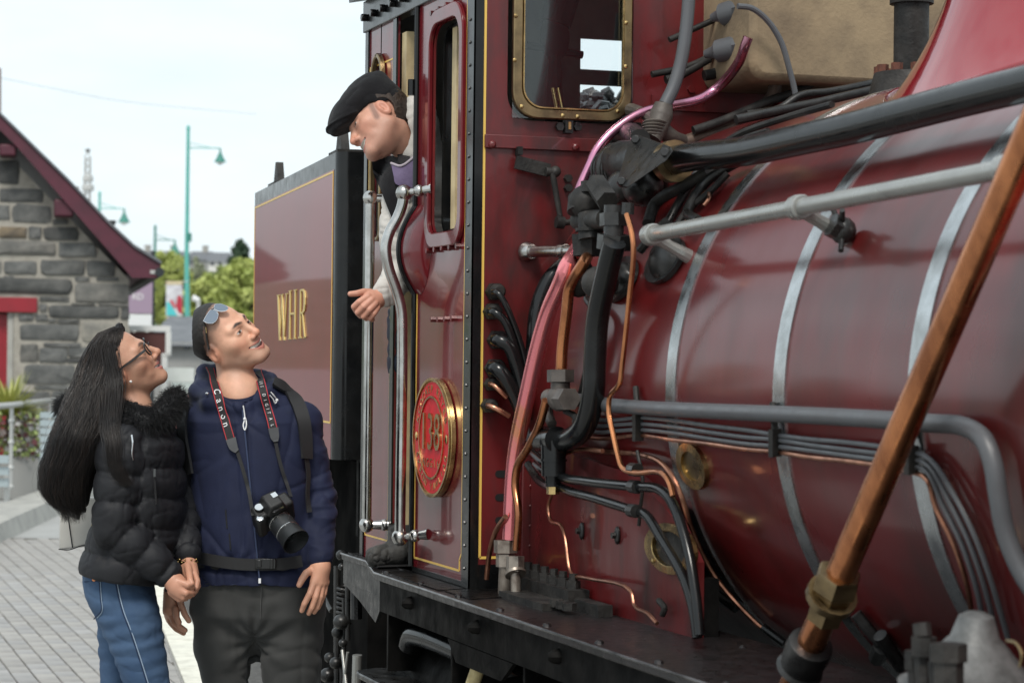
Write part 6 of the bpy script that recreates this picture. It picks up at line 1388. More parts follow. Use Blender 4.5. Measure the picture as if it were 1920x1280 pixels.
def man_folds(V, N_):
    dl = chain(V, [mS_L, mE_L, mW_L], [.06, .053, .043]); arm = np.clip(1-(dl-.0)/.02, 0, 1)
    w = fbm(V, 7, 9)
    W2 = V+.05*np.stack([fbm(V, 5, 21)-.5]*3, 1); sk = np.stack([W2[:, 0]+.5*W2[:, 2], W2[:, 1], W2[:, 2]-.45*W2[:, 0]], 1); sk2 = np.stack([.7*(W2[:, 0]+W2[:, 2]), W2[:, 1], .7*(W2[:, 2]-W2[:, 0])], 1); t = -.0045*ridge(sk, (.45, .5, 1.7), 5, 1, 3.)-.006*ridge(sk2, (2.0, .6, .45), 5, 2, 3.)-.004*ridge(W2, (2.2, .6, .35), 6, 14, 3.)+.006*(w-.5)
    s = (V[:, 2]*1.0+.55*V[:, 0])*26+5*fbm(V, 9, 3); t += arm*(.0022*np.sin(s*2.2)+.0045*ridge(W2, (.6, .8, 2.2), 9, 7, 2.5)-.004)
    el = np.exp(-((V[:, 2]-mE_L[2])/.07)**2)*arm; t += el*.004*np.sin((V[:, 2]-.5*V[:, 0])*95+4*w)
    hem = np.exp(-((V[:, 2]-m.p(480, 1057)[2])/.012)**2); t -= .014*hem*(1-arm)       # hip belt pulls the cloth in
    pull = np.exp(-((V[:, 2]-m.p(480, 1040)[2])/.03)**2)*(1-arm); t += pull*.006*np.sin(V[:, 0]*120+6*fbm(V, 12, 6))
    zip_ = V[:, 0]-(m.p(455, 750)[0]+(m.p(487, 1090)[0]-m.p(455, 750)[0])*(m.p(455, 750)[2]-V[:, 2])/(m.p(455, 750)[2]-m.p(487, 1090)[2])); t += .003*np.exp(-(zip_/.018)**4)*(N_[:, 1] < 0)-.003*np.exp(-((np.abs(zip_)-.02)/.004)**2)*(N_[:, 1] < 0)
    return t
jk = m.sdf('jacket', man_jacket, m.p(285, 1125, -.24), m.p(655, 670, .28), .0046, MP['navy'], man_folds)
def jsurf(px, py, off=.004): return m.hit(man_jacket, px, py, off)
mb = MB(); cc_ = neck1+[-.002, -.012, .018]; mb.tube([cc_+np.array([.068*math.cos(t), .066*math.sin(t), .040*math.sin(t)]) for t in np.linspace(0, 2*math.pi, 25)], .011, 8, 1, caps=False, flat=2.2); m.part('inner_collar', mb, MP['navy'], jk)
mb = MB(); zp = [jsurf(455+(487-455)*t, 768+(1090-768)*t, .007) for t in np.linspace(0, 1, 24)]; mb.tube(zp, .0026, 6, 1); m.part('zip', mb, MP['navyin'], jk)
mb = MB(); q = jsurf(487, 1088, .008); mb.obox(q, (1, 0, 0), (0, 1, 0), (0, 0, 1), .007, .004, .014); m.part('zip_pull', mb, MP['whiteprint'], jk)
for pts in ([(456,760),(458,772),(459,785),(456,797),(459,806),(462,797),(461,785)], [(508,735),(514,742),(519,750),(516,756),(512,748),(506,741)]):
    mb = MB(); mb.tube([jsurf(*q, .010) for q in pts], .0019, 6, 4); mb.ball(jsurf(*pts[2], .011), .005, 8); m.part('drawcord', mb, MP['whiteprint'], jk)
mb = MB(); q = jsurf(388, 738, .004); mb.ball(q, .005, 8); q = jsurf(530, 722, .004); mb.lathe([(.003, 0), (.005, .001), (.005, .003)], q, (0, -1, 0), 12); m.part('eyelet', mb, MP['chrome'], jk)
for x, y0, y1 in ((423, 955, 990), (430, 1000, 1030)):
    mb = MB(); mb.tube([jsurf(x+(y-y0)*.08, y, .001) for y in np.linspace(y0, y1, 6)], .0022, 6, 1); m.part('pocket_zip', mb, MP['webbing'], jk)
# trousers
MT = lofT([(1050, 481, 116, .0, .125), (1090, 481, 124, .0, .13), (1150, 482, 127, .01, .13), (1180, 482, 108, .01, .10)], 0)
def man_trousers(P):
    d = loft(P, MT, 2.3)
    for pts, rs in (([m.p(546, 1140, .01), m.p(544, 1215, .0), m.p(543, 1290, .0), m.p(542, 1430, -.01), m.p(552, 1690, .03)], [.103, .100, .094, .078, .062]), ([m.p(424, 1140, .01), m.p(421, 1215, .0), m.p(426, 1290, .0), m.p(430, 1430, -.005), m.p(428, 1690, .03)], [.103, .091, .069, .066, .060])): d = smin(d, chain(P, pts, rs), .014)
    return d
def trouser_folds(V, N_):
    s = V[:, 2]*1.-.35*np.abs(V[:, 0]-m.p(484, 1200)[0]); cr = np.exp(-((V[:, 2]-m.p(480, 1190)[2])/.10)**2)
    W2 = V+.05*np.stack([fbm(V, 5, 22)-.5]*3, 1); zc0, zc1 = m.p(484, 1120)[2], m.p(480, 1240)[2]; xc_ = np.interp(V[:, 2], [zc1, zc0], [m.p(478, 1240)[0], m.p(487, 1120)[0]]); zz = np.clip((zc0-V[:, 2])/(zc0-zc1), 0, 1); crease = -.020*zz*np.exp(-((V[:, 0]-xc_)/.011)**2)*(V[:, 2] < zc0)*(N_[:, 1] < .3); rad_ = np.arctan2(V[:, 2]-m.p(483, 1195)[2], np.abs(V[:, 0]-m.p(483, 1195)[0])+.01); star = .0045*np.sin(rad_*11+3*fbm(V, 7, 5))*np.exp(-(np.hypot(V[:, 0]-m.p(483, 1195)[0], V[:, 2]-m.p(483, 1195)[2])/.13)**2); return crease+star-.0065*ridge(W2, (.6, .6, 2.0), 6, 4, 3.)+.005*(fbm(V, 5, 8)-.5)+cr*.0025*np.sin(s*70+9*fbm(V, 8, 1))-.0035*ridge(W2, (2.0, .7, .4), 6, 12, 3.)
tr = m.sdf('trousers', man_trousers, m.p(300, 1710, -.22), m.p(660, 1040, .24), .0058, MP['char'], trouser_folds)
ts = lambda px, py, off=.003: m.hit(man_trousers, px, py, off)
mb = MB(); mb.tube([ts(*q) for q in ((373,1092),(388,1094),(398,1090),(404,1080))], .0013, 5, 4); mb.tube([ts(*q) for q in ((374,1087),(388,1089),(396,1086))], .0013, 5, 4); m.part('pocket_seam', mb, M0['darkpost'], tr); mb = MB(); mb.tube([ts(490-.03*(y-1100), y) for y in (1100, 1115, 1130, 1145, 1160)], .0016, 5, 3); m.part('pocket_seam', mb, mat('grey stitching', (.06, .06, .058), .8), tr)
for x in (430, 562): mb = MB(); c = m.p(x, 1700); mb.ball((c[0], -.07, .045), .06, 14, (.85, 2.2, .72)); m.part('shoe', mb, MP['shoe'])
# ---- things he wears or carries, each its own
tn_ = thing('sunglasses', 'sunglasses pushed up on the head of the man in navy', 'sunglasses', m.root.location, -TH)
hs = lambda px, py, off: m.hit(lambda P: np.minimum(man_head(P), man_hair(P)), px, py, off)
ba = hs(390, 598, .016); bb = hs(412, 590, .012)
def lens(pts, off, name):
    P = [m.hit(lambda Q: HM.skull(HM.loc(Q))*HM.sc, x, y, off) for x, y in pts]; c = np.mean(P, 0); P = np.array(P); nrm = np.linalg.svd(P-c)[2][2]; nrm = nrm if nrm[1] < 0 else -nrm; P = P-((P-c) @ nrm)[:, None]*nrm
    sm_ = smooth_path(list(P)+[P[0]], 4)[:-1]; mb = MB(); mb.prism(sm_, nrm*.002); o = obj(name, mb, mat('blue grey mirror lens', (.16, .20, .25), .12, .55, coat=1), tn_)
    mb = MB(); mb.tube(sm_+[sm_[0], sm_[1]], .0017, 6, smooth=False, caps=False); obj('rim', mb, MP['chrome'], tn_); return P
PA = lens([(382,602),(388,590),(397,581),(408,586),(408,596),(401,605),(391,606)], .017, 'lens'); PB = lens([(401,579),(404,571.5),(414,570),(427,577),(424,582),(411,583.5)], .020, 'lens')
mb = MB(); mb.tube([PA[2], (PA[2]+PB[0])/2+[0, -.004, .003], PB[0]], .0018, 6, 3); obj('bridge', mb, MP['chrome'], tn_)
mb = MB(); mb.tube([PA[0], hs(385, 612, .006), hs(387, 626, .006), hs(389, 640, .005), hs(392, 655, .004)], .0034, 8, 4); obj('temple_arm', mb, mat('black plastic', (.01, .01, .01), .2), tn_)
mb = MB(); mb.tube([hs(386, 613, .0095), hs(386.8, 624, .0095)], .0012, 5); obj('temple_logo', mb, M['brass'], tn_)
# backpack with shoulder straps and hip belt
bp_ = thing('backpack', 'black backpack of the man in navy, straps and hip belt showing', 'backpack', m.root.location, -TH)
def band(pts, wid, mat_, name, parent, off=.006, th=.004, n=5, fn=man_jacket, dens=None):
    px = [q for q in smooth_path([np.array([x, y, 0.]) for x, y in pts], n)]; P = [m.hit(fn, q[0], q[1], off) for q in px]; P = smooth_path(P, 1)
    P = np.array(P); 
    for _ in range(2): P[1:-1] = (P[:-2]+2*P[1:-1]+P[2:])/4
    N_ = [sgrad(fn, p) for p in P]; mb = MB(); w = np.interp(np.linspace(0, len(pts)-1, len(P)), range(len(pts)), wid) if hasattr(wid, '__len__') else wid
    ribbon(mb, P, w, N_, th); obj(name, mb, mat_, parent); return P, N_
band([(512,716),(534,728),(553,748),(566,778),(572,815),(574,860)], .040, MP['webbing'], 'shoulder_strap', bp_, .008, .008)
band([(352,742),(344,765),(343,800),(350,850),(356,890)], .042, MP['webbing'], 'shoulder_strap', bp_, .008, .008)
band([(572,845),(578,890),(576,930),(580,960)], .016, MP['webbing'], 'strap_tail', bp_, .008, .003)
band([(352,1040),(400,1050),(450,1057),(500,1058),(535,1056),(566,1051)], .034, MP['webbing'], 'hip_belt', bp_, .006, .004)
mb = MB(); q = jsurf(498, 1056, .012); mb.obox(q, (1, 0, 0), (0, 1, 0), (0, 0, 1), .06, .012, .03); mb.obox(q+[-.018, -.006, 0], (1, 0, 0), (0, 1, 0), (0, 0, 1), .014, .006, .022); mb.obox(q+[.018, -.006, 0], (1, 0, 0), (0, 1, 0), (0, 0, 1), .010, .006, .030); obj('buckle', mb, mat('buckle plastic', (.012, .012, .012), .3), bp_, bevel=.002)
mb = MB(); c = m.p(470, 880, .25); mb.ball(c, .2, 20, (.75, .55, 1.25)); obj('pack_bag', mb, MP['webbing'], bp_)
# camera on its strap
cm_ = thing('camera', 'black digital camera with a zoom lens hanging on the man in navy', 'camera', m.root.location, -TH)
Cc = jsurf(512, 962, .055); a_ = unit([.56, -.60, -.57]); w0 = np.array([.78, .42, .46]); w0 = unit(w0-a_*(w0 @ a_)); u_ = np.cross(w0, a_); u_ = u_ if u_[2] > 0 else -u_
def C_(x, u, a): return Cc+w0*x+u_*u+a_*a
mb = MB(); mb.obox(C_(0, 0, .0), w0, u_, a_, .118, .076, .052); mb.obox(C_(-.050, -.004, .018), w0, u_, a_, .030, .070, .030); cb_ = obj('body', mb, MP['cambody'], cm_, bevel=.008)
mb = MB(); V8 = [C_(x*s1, .036+u, a) for u, s1, a0, a1 in ((0, 1, -.028, .040), (.034, .62, -.020, .036)) for x, a in ((-.033, a0), (.033, a0), (.033, a1), (-.033, a1))]; mb.add(V8, [(0,1,2,3),(7,6,5,4),(0,1,5,4),(1,2,6,5),(2,3,7,6),(3,0,4,7)]); obj('viewfinder_hump', mb, MP['cambody'], cm_, bevel=.005)
mb = MB(); mb.cyl(C_(-.038, .038, -.004), C_(-.038, .048, -.004), .013, .0125, 20); obj('mode_dial', mb, MP['cambody'], cm_); mb = MB(); mb.lathe([(.009, 0), (.011, .001), (.009, .0022)], C_(-.052, .036, .024), u_, 16); obj('shutter_button', mb, MP['chrome'], cm_)
mb = MB(); mb.lathe([(.008, 0), (.0125, .0006), (.0125, .0015), (.009, .0018)], C_(-.038, .048, -.004), u_, 20); obj('dial_ring', mb, MP['chrome'], cm_)
mb = MB(); mb.obox(C_(.0, .056, .041), w0, unit(u_*.9-a_*.25), unit(a_*.9+u_*.25), .034, .006, .0015); mb.obox(C_(.012, .071, .0), w0, a_, u_, .016, .018, .003); obj('name_plate', mb, MP['whiteprint'] if False else MP['chrome'], cm_)
mb = MB(); mb.lathe([(.030, .026), (.034, .03), (.034, .052), (.0365, .053), (.0365, .082), (.035, .084), (.036, .086), (.038, .108), (.0415, .132), (.0385, .132), (.032, .105), (.03, .10)], Cc, a_, 36); obj('lens', mb, mat('lens barrel', (.012, .013, .014), .38, var=(.02, .021, .022), vscale=30), cm_, smooth=30)
mb = MB(); mb.lathe([(.0345, .0395), (.0352, .040), (.0352, .0415), (.0345, .042)], Cc, a_, 36, closed=True); mb.lathe([(.0365, .0842), (.0372, .085), (.0372, .0864), (.0365, .087)], Cc, a_, 36, closed=True)
for k in range(14): t = 2*math.pi*k/14; mb.obox(Cc+a_*.047+.0343*(math.cos(t)*w0+math.sin(t)*u_), unit(-math.sin(t)*w0+math.cos(t)*u_), a_, unit(math.cos(t)*w0+math.sin(t)*u_), .0035, .0045, .0008)
obj('lens_marking', mb, MP['chrome'], cm_)
mb = MB(); mb.ball(Cc+a_*.096, .031, 24, (1, 1, .35), M=np.array([w0, u_, a_]).T); obj('front_element', mb, MP['lensglass'], cm_)
def strap(pts, ws): return band(pts, ws, MP['webbing'], 'strap', cm_, .011, .003, 6)
Pl, Nl = strap([(393,690),(402,720),(410,745),(423,790),(434,828)], .027); Pr, Nr = strap([(484,696),(491,725),(498,755),(507,785),(513,808)], .026)
for Px, Nx in ((Pl, Nl), (Pr, Nr)):
    for sd_ in (-1, 1):
        T = np.gradient(Px, axis=0); Bv = [unit(np.cross(n, t)) for n, t in zip(Nx, T)]; mb = MB(); ribbon(mb, [p+b*sd_*.0115+n*.0031 for p, b, n in zip(Px, Bv, Nx)], .0022, Nx, .0006); obj('strap_edging', mb, MP['redtrim'], cm_)
for pts in ([(433,822),(438,838),(445,846)], [(512,802),(515,820),(517,828)]): band(pts, [.030, .026, .013], mat('grey leather tab', (.05, .052, .055), .5), 'strap_tab', cm_, .0125, .004, 4)
ends = [C_(-.062, .030, 0), C_(.062, .030, 0)]
for pts, e in (([(444,843),(452,868),(460,895),(466,918)], ends[0]), ([(516,826),(522,855),(530,885),(537,905)], ends[1])):
    P = [m.hit(man_jacket, x, y, .010) for x, y in pts]+[e]; P = np.array(smooth_path(P, 4)); mb = MB(); ribbon(mb, P, .0105, [sgrad(man_jacket, p) for p in P], .002); obj('strap_webbing', mb, MP['webbing'], cm_)
def strap_text(txt, Px, Nx, t0, t1, h, ws, flip=1):
    T = np.gradient(Px, axis=0); L_ = np.concatenate([[0], np.cumsum(np.linalg.norm(np.diff(Px, axis=0), axis=1))]); L_ /= L_[-1]; adv = []
    for ch in txt: V, Fs = text_mesh(ch, .02); adv.append((V[:, 0].max()-V[:, 0].min()+.09) if len(V) else .3)
    tot = sum(adv); x = 0; mb = MB()
    for ch, a in zip(txt, adv):
        t = t0+(t1-t0)*(x+a/2)/tot; x += a
        if ch == ' ': continue
        c = np.array([np.interp(t, L_, Px[:, i]) for i in range(3)]); tt_ = unit([np.interp(t, L_, T[:, i]) for i in range(3)]); i = int(np.argmin(abs(L_-t))); n = Nx[i]; b = unit(np.cross(n, tt_)); n = np.cross(tt_, b)
        V, Fs = text_mesh(ch, .02); lo_, hi_ = V.min(0), V.max(0)
        mb.add([c+n*.0036+tt_*(q[0]-(lo_[0]+hi_[0])/2)*h*ws/.7+b*(q[1]-.33)*h/.7*1.0+n*q[2]*.01 for q in V], Fs)
    obj('strap_print', mb, MP['whiteprint'], cm_, smooth=None)['kind'] = 'stuff'
strap_text('Canon', Pl, Nl, .50, .88, .019, 1.0); strap_text('EOS DIGITAL', Pr, Nr, .36, .97, .0092, .85)
# ------------------------------------------------------------------ the woman in the black puffer jacket
WOM = Person('woman with long black hair and glasses in a black puffer jacket and jeans', 240, 6.85)
w_ = WOM; kw = w_.k
HW = Head(w_.p(226, 683), 91, 35, 16, .95, smile=.75, opening=.0022, jaw=.9, nose=1.03); HW.gaze = (0., .001)
wn0, wn1 = HW.w((0, -.02, -.055)), w_.p(250, 775, .01)
def wom_head(P):
    d = HW(P); d = smin(d, rc(P, wn0, wn1, .043, .050), .018); return smin(d, rc(P, wn1, w_.p(245, 830, .02), .05, .10), .05)
skinW = (.50, .265, .175)
wS_n, wE_n, wW_n = w_.p(230, 838, -.15), w_.p(216, 990, -.17), w_.p(318, 1078, -.155)
wS_f, wE_f, wW_f = w_.p(300, 830, .14), w_.p(338, 955, .10), w_.p(352, 1048, -.06)
Wp = lambda a, y=0.: w_.p(a[0], a[1], y)
near = [[Wp((336,1090),-.185), Wp((352,1096),-.19), Wp((361,1099),-.175)], [Wp((331,1103),-.185), Wp((349,1111),-.19), Wp((360,1110),-.172)], [Wp((326,1108),-.178), Wp((343,1119),-.182), Wp((355,1117),-.165)], [Wp((321,1110),-.168), Wp((336,1122),-.17), Wp((348,1121),-.155)]]
far = [[Wp((352,1060),-.115), Wp((355,1076),-.16), Wp((357,1088),-.185), Wp((360,1093),-.19)], [Wp((359,1062),-.11), Wp((366,1078),-.135), Wp((370,1090),-.15), Wp((368,1101),-.16)], [Wp((361,1066),-.105), Wp((369,1086),-.13), Wp((371,1098),-.14), Wp((366,1108),-.15)], [Wp((360,1074),-.1), Wp((367,1094),-.12), Wp((367,1106),-.13), Wp((361,1114),-.14)]]
def wom_hands(P):
    d = rc(P, wW_n+[-.01, 0, .008], Wp((333, 1098), -.165), .025, .031); d = smin(d, rc(P, Wp((325,1088),-.17), Wp((340,1108),-.175), .024, .022), .01)
    for f in near: d = smin(d, chain(P, f, [.0105, .0098, .0085]), .004)
    e = rc(P, wW_f+[0, 0, .01], Wp((356, 1076), -.115), .022, .026)
    for i, f in enumerate(far): e = smin(e, chain(P, f, [.0115 if i == 0 else .0098, .0098 if i == 0 else .0088, .0088, .0076]), .004)
    return smin(d, e, .003)
def wom_under(P):
    d = loft(P, [(w_.p(240, y)[2], w_.p(c, y)[0], .0, a*kw, b) for y, c, a, b in ((815, 250, 44, .07), (900, 262, 55, .11), (1000, 250, 48, .11), (1085, 226, 42, .11), (1150, 238, 36, .10))])
    for a, b, c in ((wS_n, wE_n, wW_n), (wS_f, wE_f, wW_f)): d = smin(d, chain(P, [a, b, c], [.034, .028, .018]), .02)
    for x, y in ((250, -.07), (232, .07)): d = smin(d, chain(P, [w_.p(x, 1150, y), w_.p(x+(30 if y < 0 else -16), 1290, y), w_.p(x+(32 if y < 0 else -18), 1440, y), w_.p(x+(16 if y < 0 else -26), 1690, y)], [.045, .030, .028, .024]), .02)
    return d
Va, Fa = sdf_mesh(wom_head, w_.p(165, 800, -.16), w_.p(325, 600, .2), .0021)
Vb, Fb = sdf_mesh(wom_hands, w_.p(300, 1140, -.23), w_.p(385, 1035, -.04), .0019)
Vd, Fd = sdf_mesh(wom_under, w_.p(120, 1740, -.25), w_.p(400, 770, .28), .014)
body_obj(w_, [(Va, Fa), (Vb, Fb), (Vd, Fd)], HW, len(Va), lambda V: HW.colour(V, skinW, (.42, .13, .12), (.016, .010, .008, .8), blush=.7), skinW)
# jacket with quilted channels
WT = [(w_.p(240, y)[2], w_.p(c, y)[0], yy, a*kw, b) for y, c, a, yy, b in ((765, 245, 40, .0, .10), (790, 250, 72, .0, .15), (830, 262, 80, .0, .19), (900, 267, 80, .0, .19), (960, 266, 82, .0, .185), (1010, 255, 90, .0, .19), (1050, 238, 86, .0, .195), (1080, 230, 79, .0, .195), (1100, 232, 76, .0, .19))]
def wom_jacket0(P):
    d = loft(P, WT, 2.2)
    a = chain(P, [wS_n, wE_n, wW_n+[-.012, 0, .012]], [.074, .068, .046]); b = chain(P, [wS_f, wE_f, wW_f+[0, 0, .02]], [.07, .058, .040])
    return smin(smin(d, a, .007), b, .01)
def wom_hem(P): return P[:, 2]-(w_.p(232, 1084)[2]-.16*(P[:, 0]-w_.p(232, 1084)[0]))
def wom_jacket(P): return smax(wom_jacket0(P), -wom_hem(P), .012)
def puff(s, p=.55): return np.abs(np.sin(math.pi*s))**p
def wom_quilt(V, N_):
    da = chain(V, [wS_n, wE_n, wW_n], [.074, .068, .046]); db = chain(V, [wS_f, wE_f, wW_f], [.07, .058, .04]); dt = loft(V, WT, 2.2)
    def along(P, a, b, c):
        L1, L2 = np.linalg.norm(b-a), np.linalg.norm(c-b); t1 = np.clip(((P-a) @ (b-a))/L1**2, 0, 1); t2 = np.clip(((P-b) @ (c-b))/L2**2, 0, 1)
        d1 = np.linalg.norm(P-a-t1[:, None]*(b-a), axis=1); d2 = np.linalg.norm(P-b-t2[:, None]*(c-b), axis=1); k = 1/(1+np.exp((d1-d2)/.012)); return (1-k)*(L1+t2*L2)+k*t1*L1
    warp = .025*(fbm(V, 7, 4)-.5)
    sn = (along(V, wS_n, wE_n, wW_n)+.35*(V[:, 0]-wS_n[0])*0+warp)/.082; sf = (along(V, wS_f, wE_f, wW_f)+warp)/.08; st = (V[:, 2]-w_.p(240, 1035)[2]+.10*(V[:, 0]-w_.p(240, 1035)[0])+warp*.6)/.088
    isn, isf = (da <= dt+.004) & (da <= db), (db < dt) & (db < da)
    s = np.where(isn, sn, np.where(isf, sf, st)); pf = puff(s)
    seam = np.exp(-((np.abs(np.sin(math.pi*s)))/.5)**2)
    W2 = V+.03*np.stack([fbm(V, 9, 31)-.5]*3, 1)
    t = .0105*(pf-.7)-.0036*ridge(W2, (2.4, 1.4, .7), 15, 3, 2.)*(.3+seam)-.0022*ridge(W2, (1, 1, 1.6), 18, 5, 2.)+.003*(fbm(V, 11, 2)-.5)
    el = np.exp(-(np.linalg.norm(V-wE_n-[.03, 0, 0], axis=1)/.10)**2); t -= el*.005*ridge(V+.3*V[:, [2, 0, 1]], (1, 1, 1), 12, 8)
    ft = np.abs(V[:, 0]-w_.p(300, 900)[0]) < .0; return t
wj = w_.sdf('puffer_jacket', wom_jacket, w_.p(120, 1130, -.3), w_.p(395, 750, .3), .0044, MP['puffer'], wom_quilt)
ws = lambda px, py, off=.006: w_.hit(wom_jacket, px, py, off)
mb = MB(); mb.tube([ws(289+(293-289)*t, 882+(945-882)*t, .010) for t in np.linspace(0, 1, 8)], .0032, 6, 2); w_.part('pocket_zip', mb, MP['webbing'], wj)
mb = MB(); q = ws(290, 886, .016); mb.obox(q, (1, 0, 0), (0, 1, 0), (0, 0, 1), .006, .004, .022); w_.part('zip_pull', mb, mat('dark gunmetal', (.12, .12, .12), .3, 1), wj)
mb = MB(); mb.tube([ws(*q, .012) for q in ((247,815),(249,832),(248,850),(250,862))], .0024, 6, 3); w_.part('silver_zip', mb, MP['chrome'], wj)
# jeans
WJ = [(w_.p(240, y)[2], w_.p(c, y)[0], 0, a*kw, b) for y, c, a, b in ((1055, 222, 62, .15), (1085, 222, 65, .15), (1120, 228, 64, .155), (1160, 242, 57, .145), (1190, 247, 46, .11))]
wl_n = [w_.p(246, 1160, -.075), w_.p(277, 1285, -.075), w_.p(285, 1440, -.07), w_.p(268, 1690, -.06)]; wl_f = [w_.p(232, 1160, .075), w_.p(215, 1285, .07), w_.p(216, 1440, .07), w_.p(205, 1690, .07)]
def wom_jeans(P):
    d = loft(P, WJ, 2.2); d = smin(d, chain(P, wl_n, [.086, .064, .054, .044]), .02); return smin(d, chain(P, wl_f, [.080, .042, .044, .040]), .02)
def jean_folds(V, N_):
    W2 = V+.03*np.stack([fbm(V, 7, 41)-.5]*3, 1); z0 = w_.p(240, 1190)[2]; cr = np.exp(-((V[:, 2]-z0)/.09)**2)
    return -.0022*ridge(W2, (.7, .8, 2.0), 13, 4, 3.)+.002*(fbm(V, 8, 8)-.5)+cr*.0022*np.sin((V[:, 2]-.3*V[:, 0])*130+5*fbm(V, 9, 1))
wjn = w_.sdf('jeans', wom_jeans, w_.p(110, 1710, -.26), w_.p(340, 1045, .28), .005, MP['jeans'], jean_folds)
wq = lambda px, py, off=.002: w_.hit(wom_jeans, px, py, off)
dk = mat('indigo seam', (.014, .030, .072), .9); lt = mat('pale stitching', (.30, .38, .48), .9)
def seam(pts, m_, r, name): mb = MB(); P = [wq(*q, .0015) for q in pts]; P = np.array(smooth_path(P, 5)); P[1:-1] = (P[:-2]+2*P[1:-1]+P[2:])/4; mb.tube(list(P), r, 5, smooth=False); w_.part(name, mb, m_, wjn)
seam([(219,1087),(222,1105),(232,1145),(247,1184),(265,1238),(278,1280)], lt, .0016, 'side_seam'); seam([(216,1087),(219,1105),(229,1145),(244,1184),(262,1238),(275,1280)], dk, .0018, 'side_seam')
seam([(186,1090),(188,1120),(190,1143),(180,1155),(176,1160)], dk, .0016, 'pocket_stitching'); seam([(188,1090),(190,1120),(192,1144),(182,1158)], lt, .0011, 'pocket_stitching'); seam([(158,1090),(186,1089),(230,1094),(275,1100)], dk, .0016, 'waist_seam')
mb = MB(); q = wq(176, 1086, .003); mb.lathe([(.001, .002), (.005, .0015), (.0055, 0)], q, (0, -1, 0), 12); w_.part('rivet', mb, M['copper'], wjn)
for x, y in ((250, -.06), (215, .07)): mb = MB(); c = w_.p(x, 1700, y); mb.ball((c[0]+.05, c[1], .045), .05, 14, (2.3, .85, .8)); w_.part('shoe', mb, MP['shoe'])
# long hair: a solid lock under many strands
HT_ = [(w_.p(200, y)[2], w_.p(c, y)[0], yy, a*kw, b) for y, c, a, yy, b in ((614, 224, 15, .0, .045), (624, 214, 28, .0, .068), (645, 207, 37, .0, .082), (680, 197, 45, .0, .090), (720, 190, 49, -.02, .095), (760, 182, 54, -.05, .10), (820, 163, 54, -.08, .115), (880, 141, 51, -.08, .11), (915, 137, 47, -.08, .10), (940, 142, 36, -.08, .085), (958, 152, 20, -.08, .06))]
def wom_hair(P):
    d = loft(P, HT_, 2.1)+.008; q = HW.loc(P)
    return smax(d, hair_cut(P, q), .006)
XC = np.array([(w_.p(x, y)[2], w_.p(x, y)[0]) for x, y in ((600,240),(676,238),(690,225),(708,221),(724,226),(738,236),(770,236),(800,222),(840,216),(900,190),(960,185))])[::-1]
def hair_cut(P, q):
    up = (q[:, 1]-.024-.56*q[:, 2])*.85; low = P[:, 0]-np.interp(P[:, 2], XC[:, 0], XC[:, 1]); k = np.clip((q[:, 2]+.03)/.02, 0, 1); return up*k+low*(1-k)
w_.sdf('hair', wom_hair, w_.p(80, 975, -.14), w_.p(262, 596, .14), .0038, MP['hairblack'], lambda V, N_: .004*np.sin(np.arctan2(V[:, 1], V[:, 0]-np.interp(V[:, 2], [r_[0] for r_ in HT_[::-1]], [r_[1] for r_ in HT_[::-1]]))*22+6*fbm(V*np.array([1, 1, .2]), 9, 3)))
HTa = np.array(HT_)[::-1]
r_ = np.random.default_rng(5); n_, mm = 6000, 22; ph = r_.uniform(0, 2*math.pi, n_); endt = np.clip(r_.beta(5, 1.3, n_), .35, 1.0)+0; k = np.linspace(0, 1, mm)
ztop, zbot = HTa[-1, 0], HTa[0, 0]; Z = ztop+(zbot-ztop-.03)*endt[:, None]*k[None]; ph2 = ph[:, None]+.25*np.sin(k*3+r_.uniform(0, 6, (n_, 1)))*k+r_.normal(0, .10, (n_, 1))*k
cx_ = np.interp(Z, HTa[:, 0], HTa[:, 1]); cy_ = np.interp(Z, HTa[:, 0], HTa[:, 2]); aa = np.interp(Z, HTa[:, 0], HTa[:, 3]); bb_ = np.interp(Z, HTa[:, 0], HTa[:, 4])
lay = r_.uniform(.88, 1.05, (n_, 1))+.02*np.sin(k*9+r_.uniform(0, 6, (n_, 1))); clump = .07*np.sin(ph[:, None]*13+3*np.sin(k*4+ph[:, None]*5)); lay = lay+clump*k+.05*r_.normal(0, 1, (n_, 1))*k**3
wv = .0055*np.sin(k*15+np.floor(ph[:, None]*6)*2.1)*k+.004*np.sin(k*27+np.floor(ph[:, None]*15)*1.3)*k; Pn = np.stack([cx_+aa*np.cos(ph2)*lay+wv, cy_+bb_*np.sin(ph2)*lay, Z], 2)
keep = np.ones(n_, bool); fl = Pn.reshape(-1, 3); q = HW.loc(fl); bad = (hair_cut(fl, q) > .001).reshape(n_, mm); keep = ~(bad[:, :].any(1))
MP['hairbrown'] = mat('brown black hair', (.020, .0125, .0095), .34, var=(.034, .021, .015), vscale=12)
sel = r_.uniform(0, 1, n_) < .25
for nm, kk, mt_ in (('hair_strands', keep & ~sel, MP['hairblack']), ('brown_strands', keep & sel, MP['hairbrown'])):
    V, Fs = tubes_mesh(Pn[kk], .00068*np.clip(1.25-k, .25, 1)*np.minimum(1, 6*k+.4), 4); me = fast_mesh(nm, V, Fs); o = link(nm, me, mt_, w_.root, smooth=None); me.shade_smooth(); o['kind'] = 'stuff'
# flyaways that leave the mass near the ends
nf = 90; ii = r_.choice(np.where(keep)[0], nf); Q = Pn[ii].copy(); dv_ = r_.normal(0, 1, (nf, 1, 3))*np.array([.022, .012, .010]); Q += dv_*(k[None, :, None]**2.2); V, Fs = tubes_mesh(Q, .0006*np.clip(1.2-k, .3, 1), 3); me = fast_mesh('flyaway', V, Fs); o = link('flyaway', me, MP['hairbrown'], w_.root, smooth=None); o['kind'] = 'stuff'
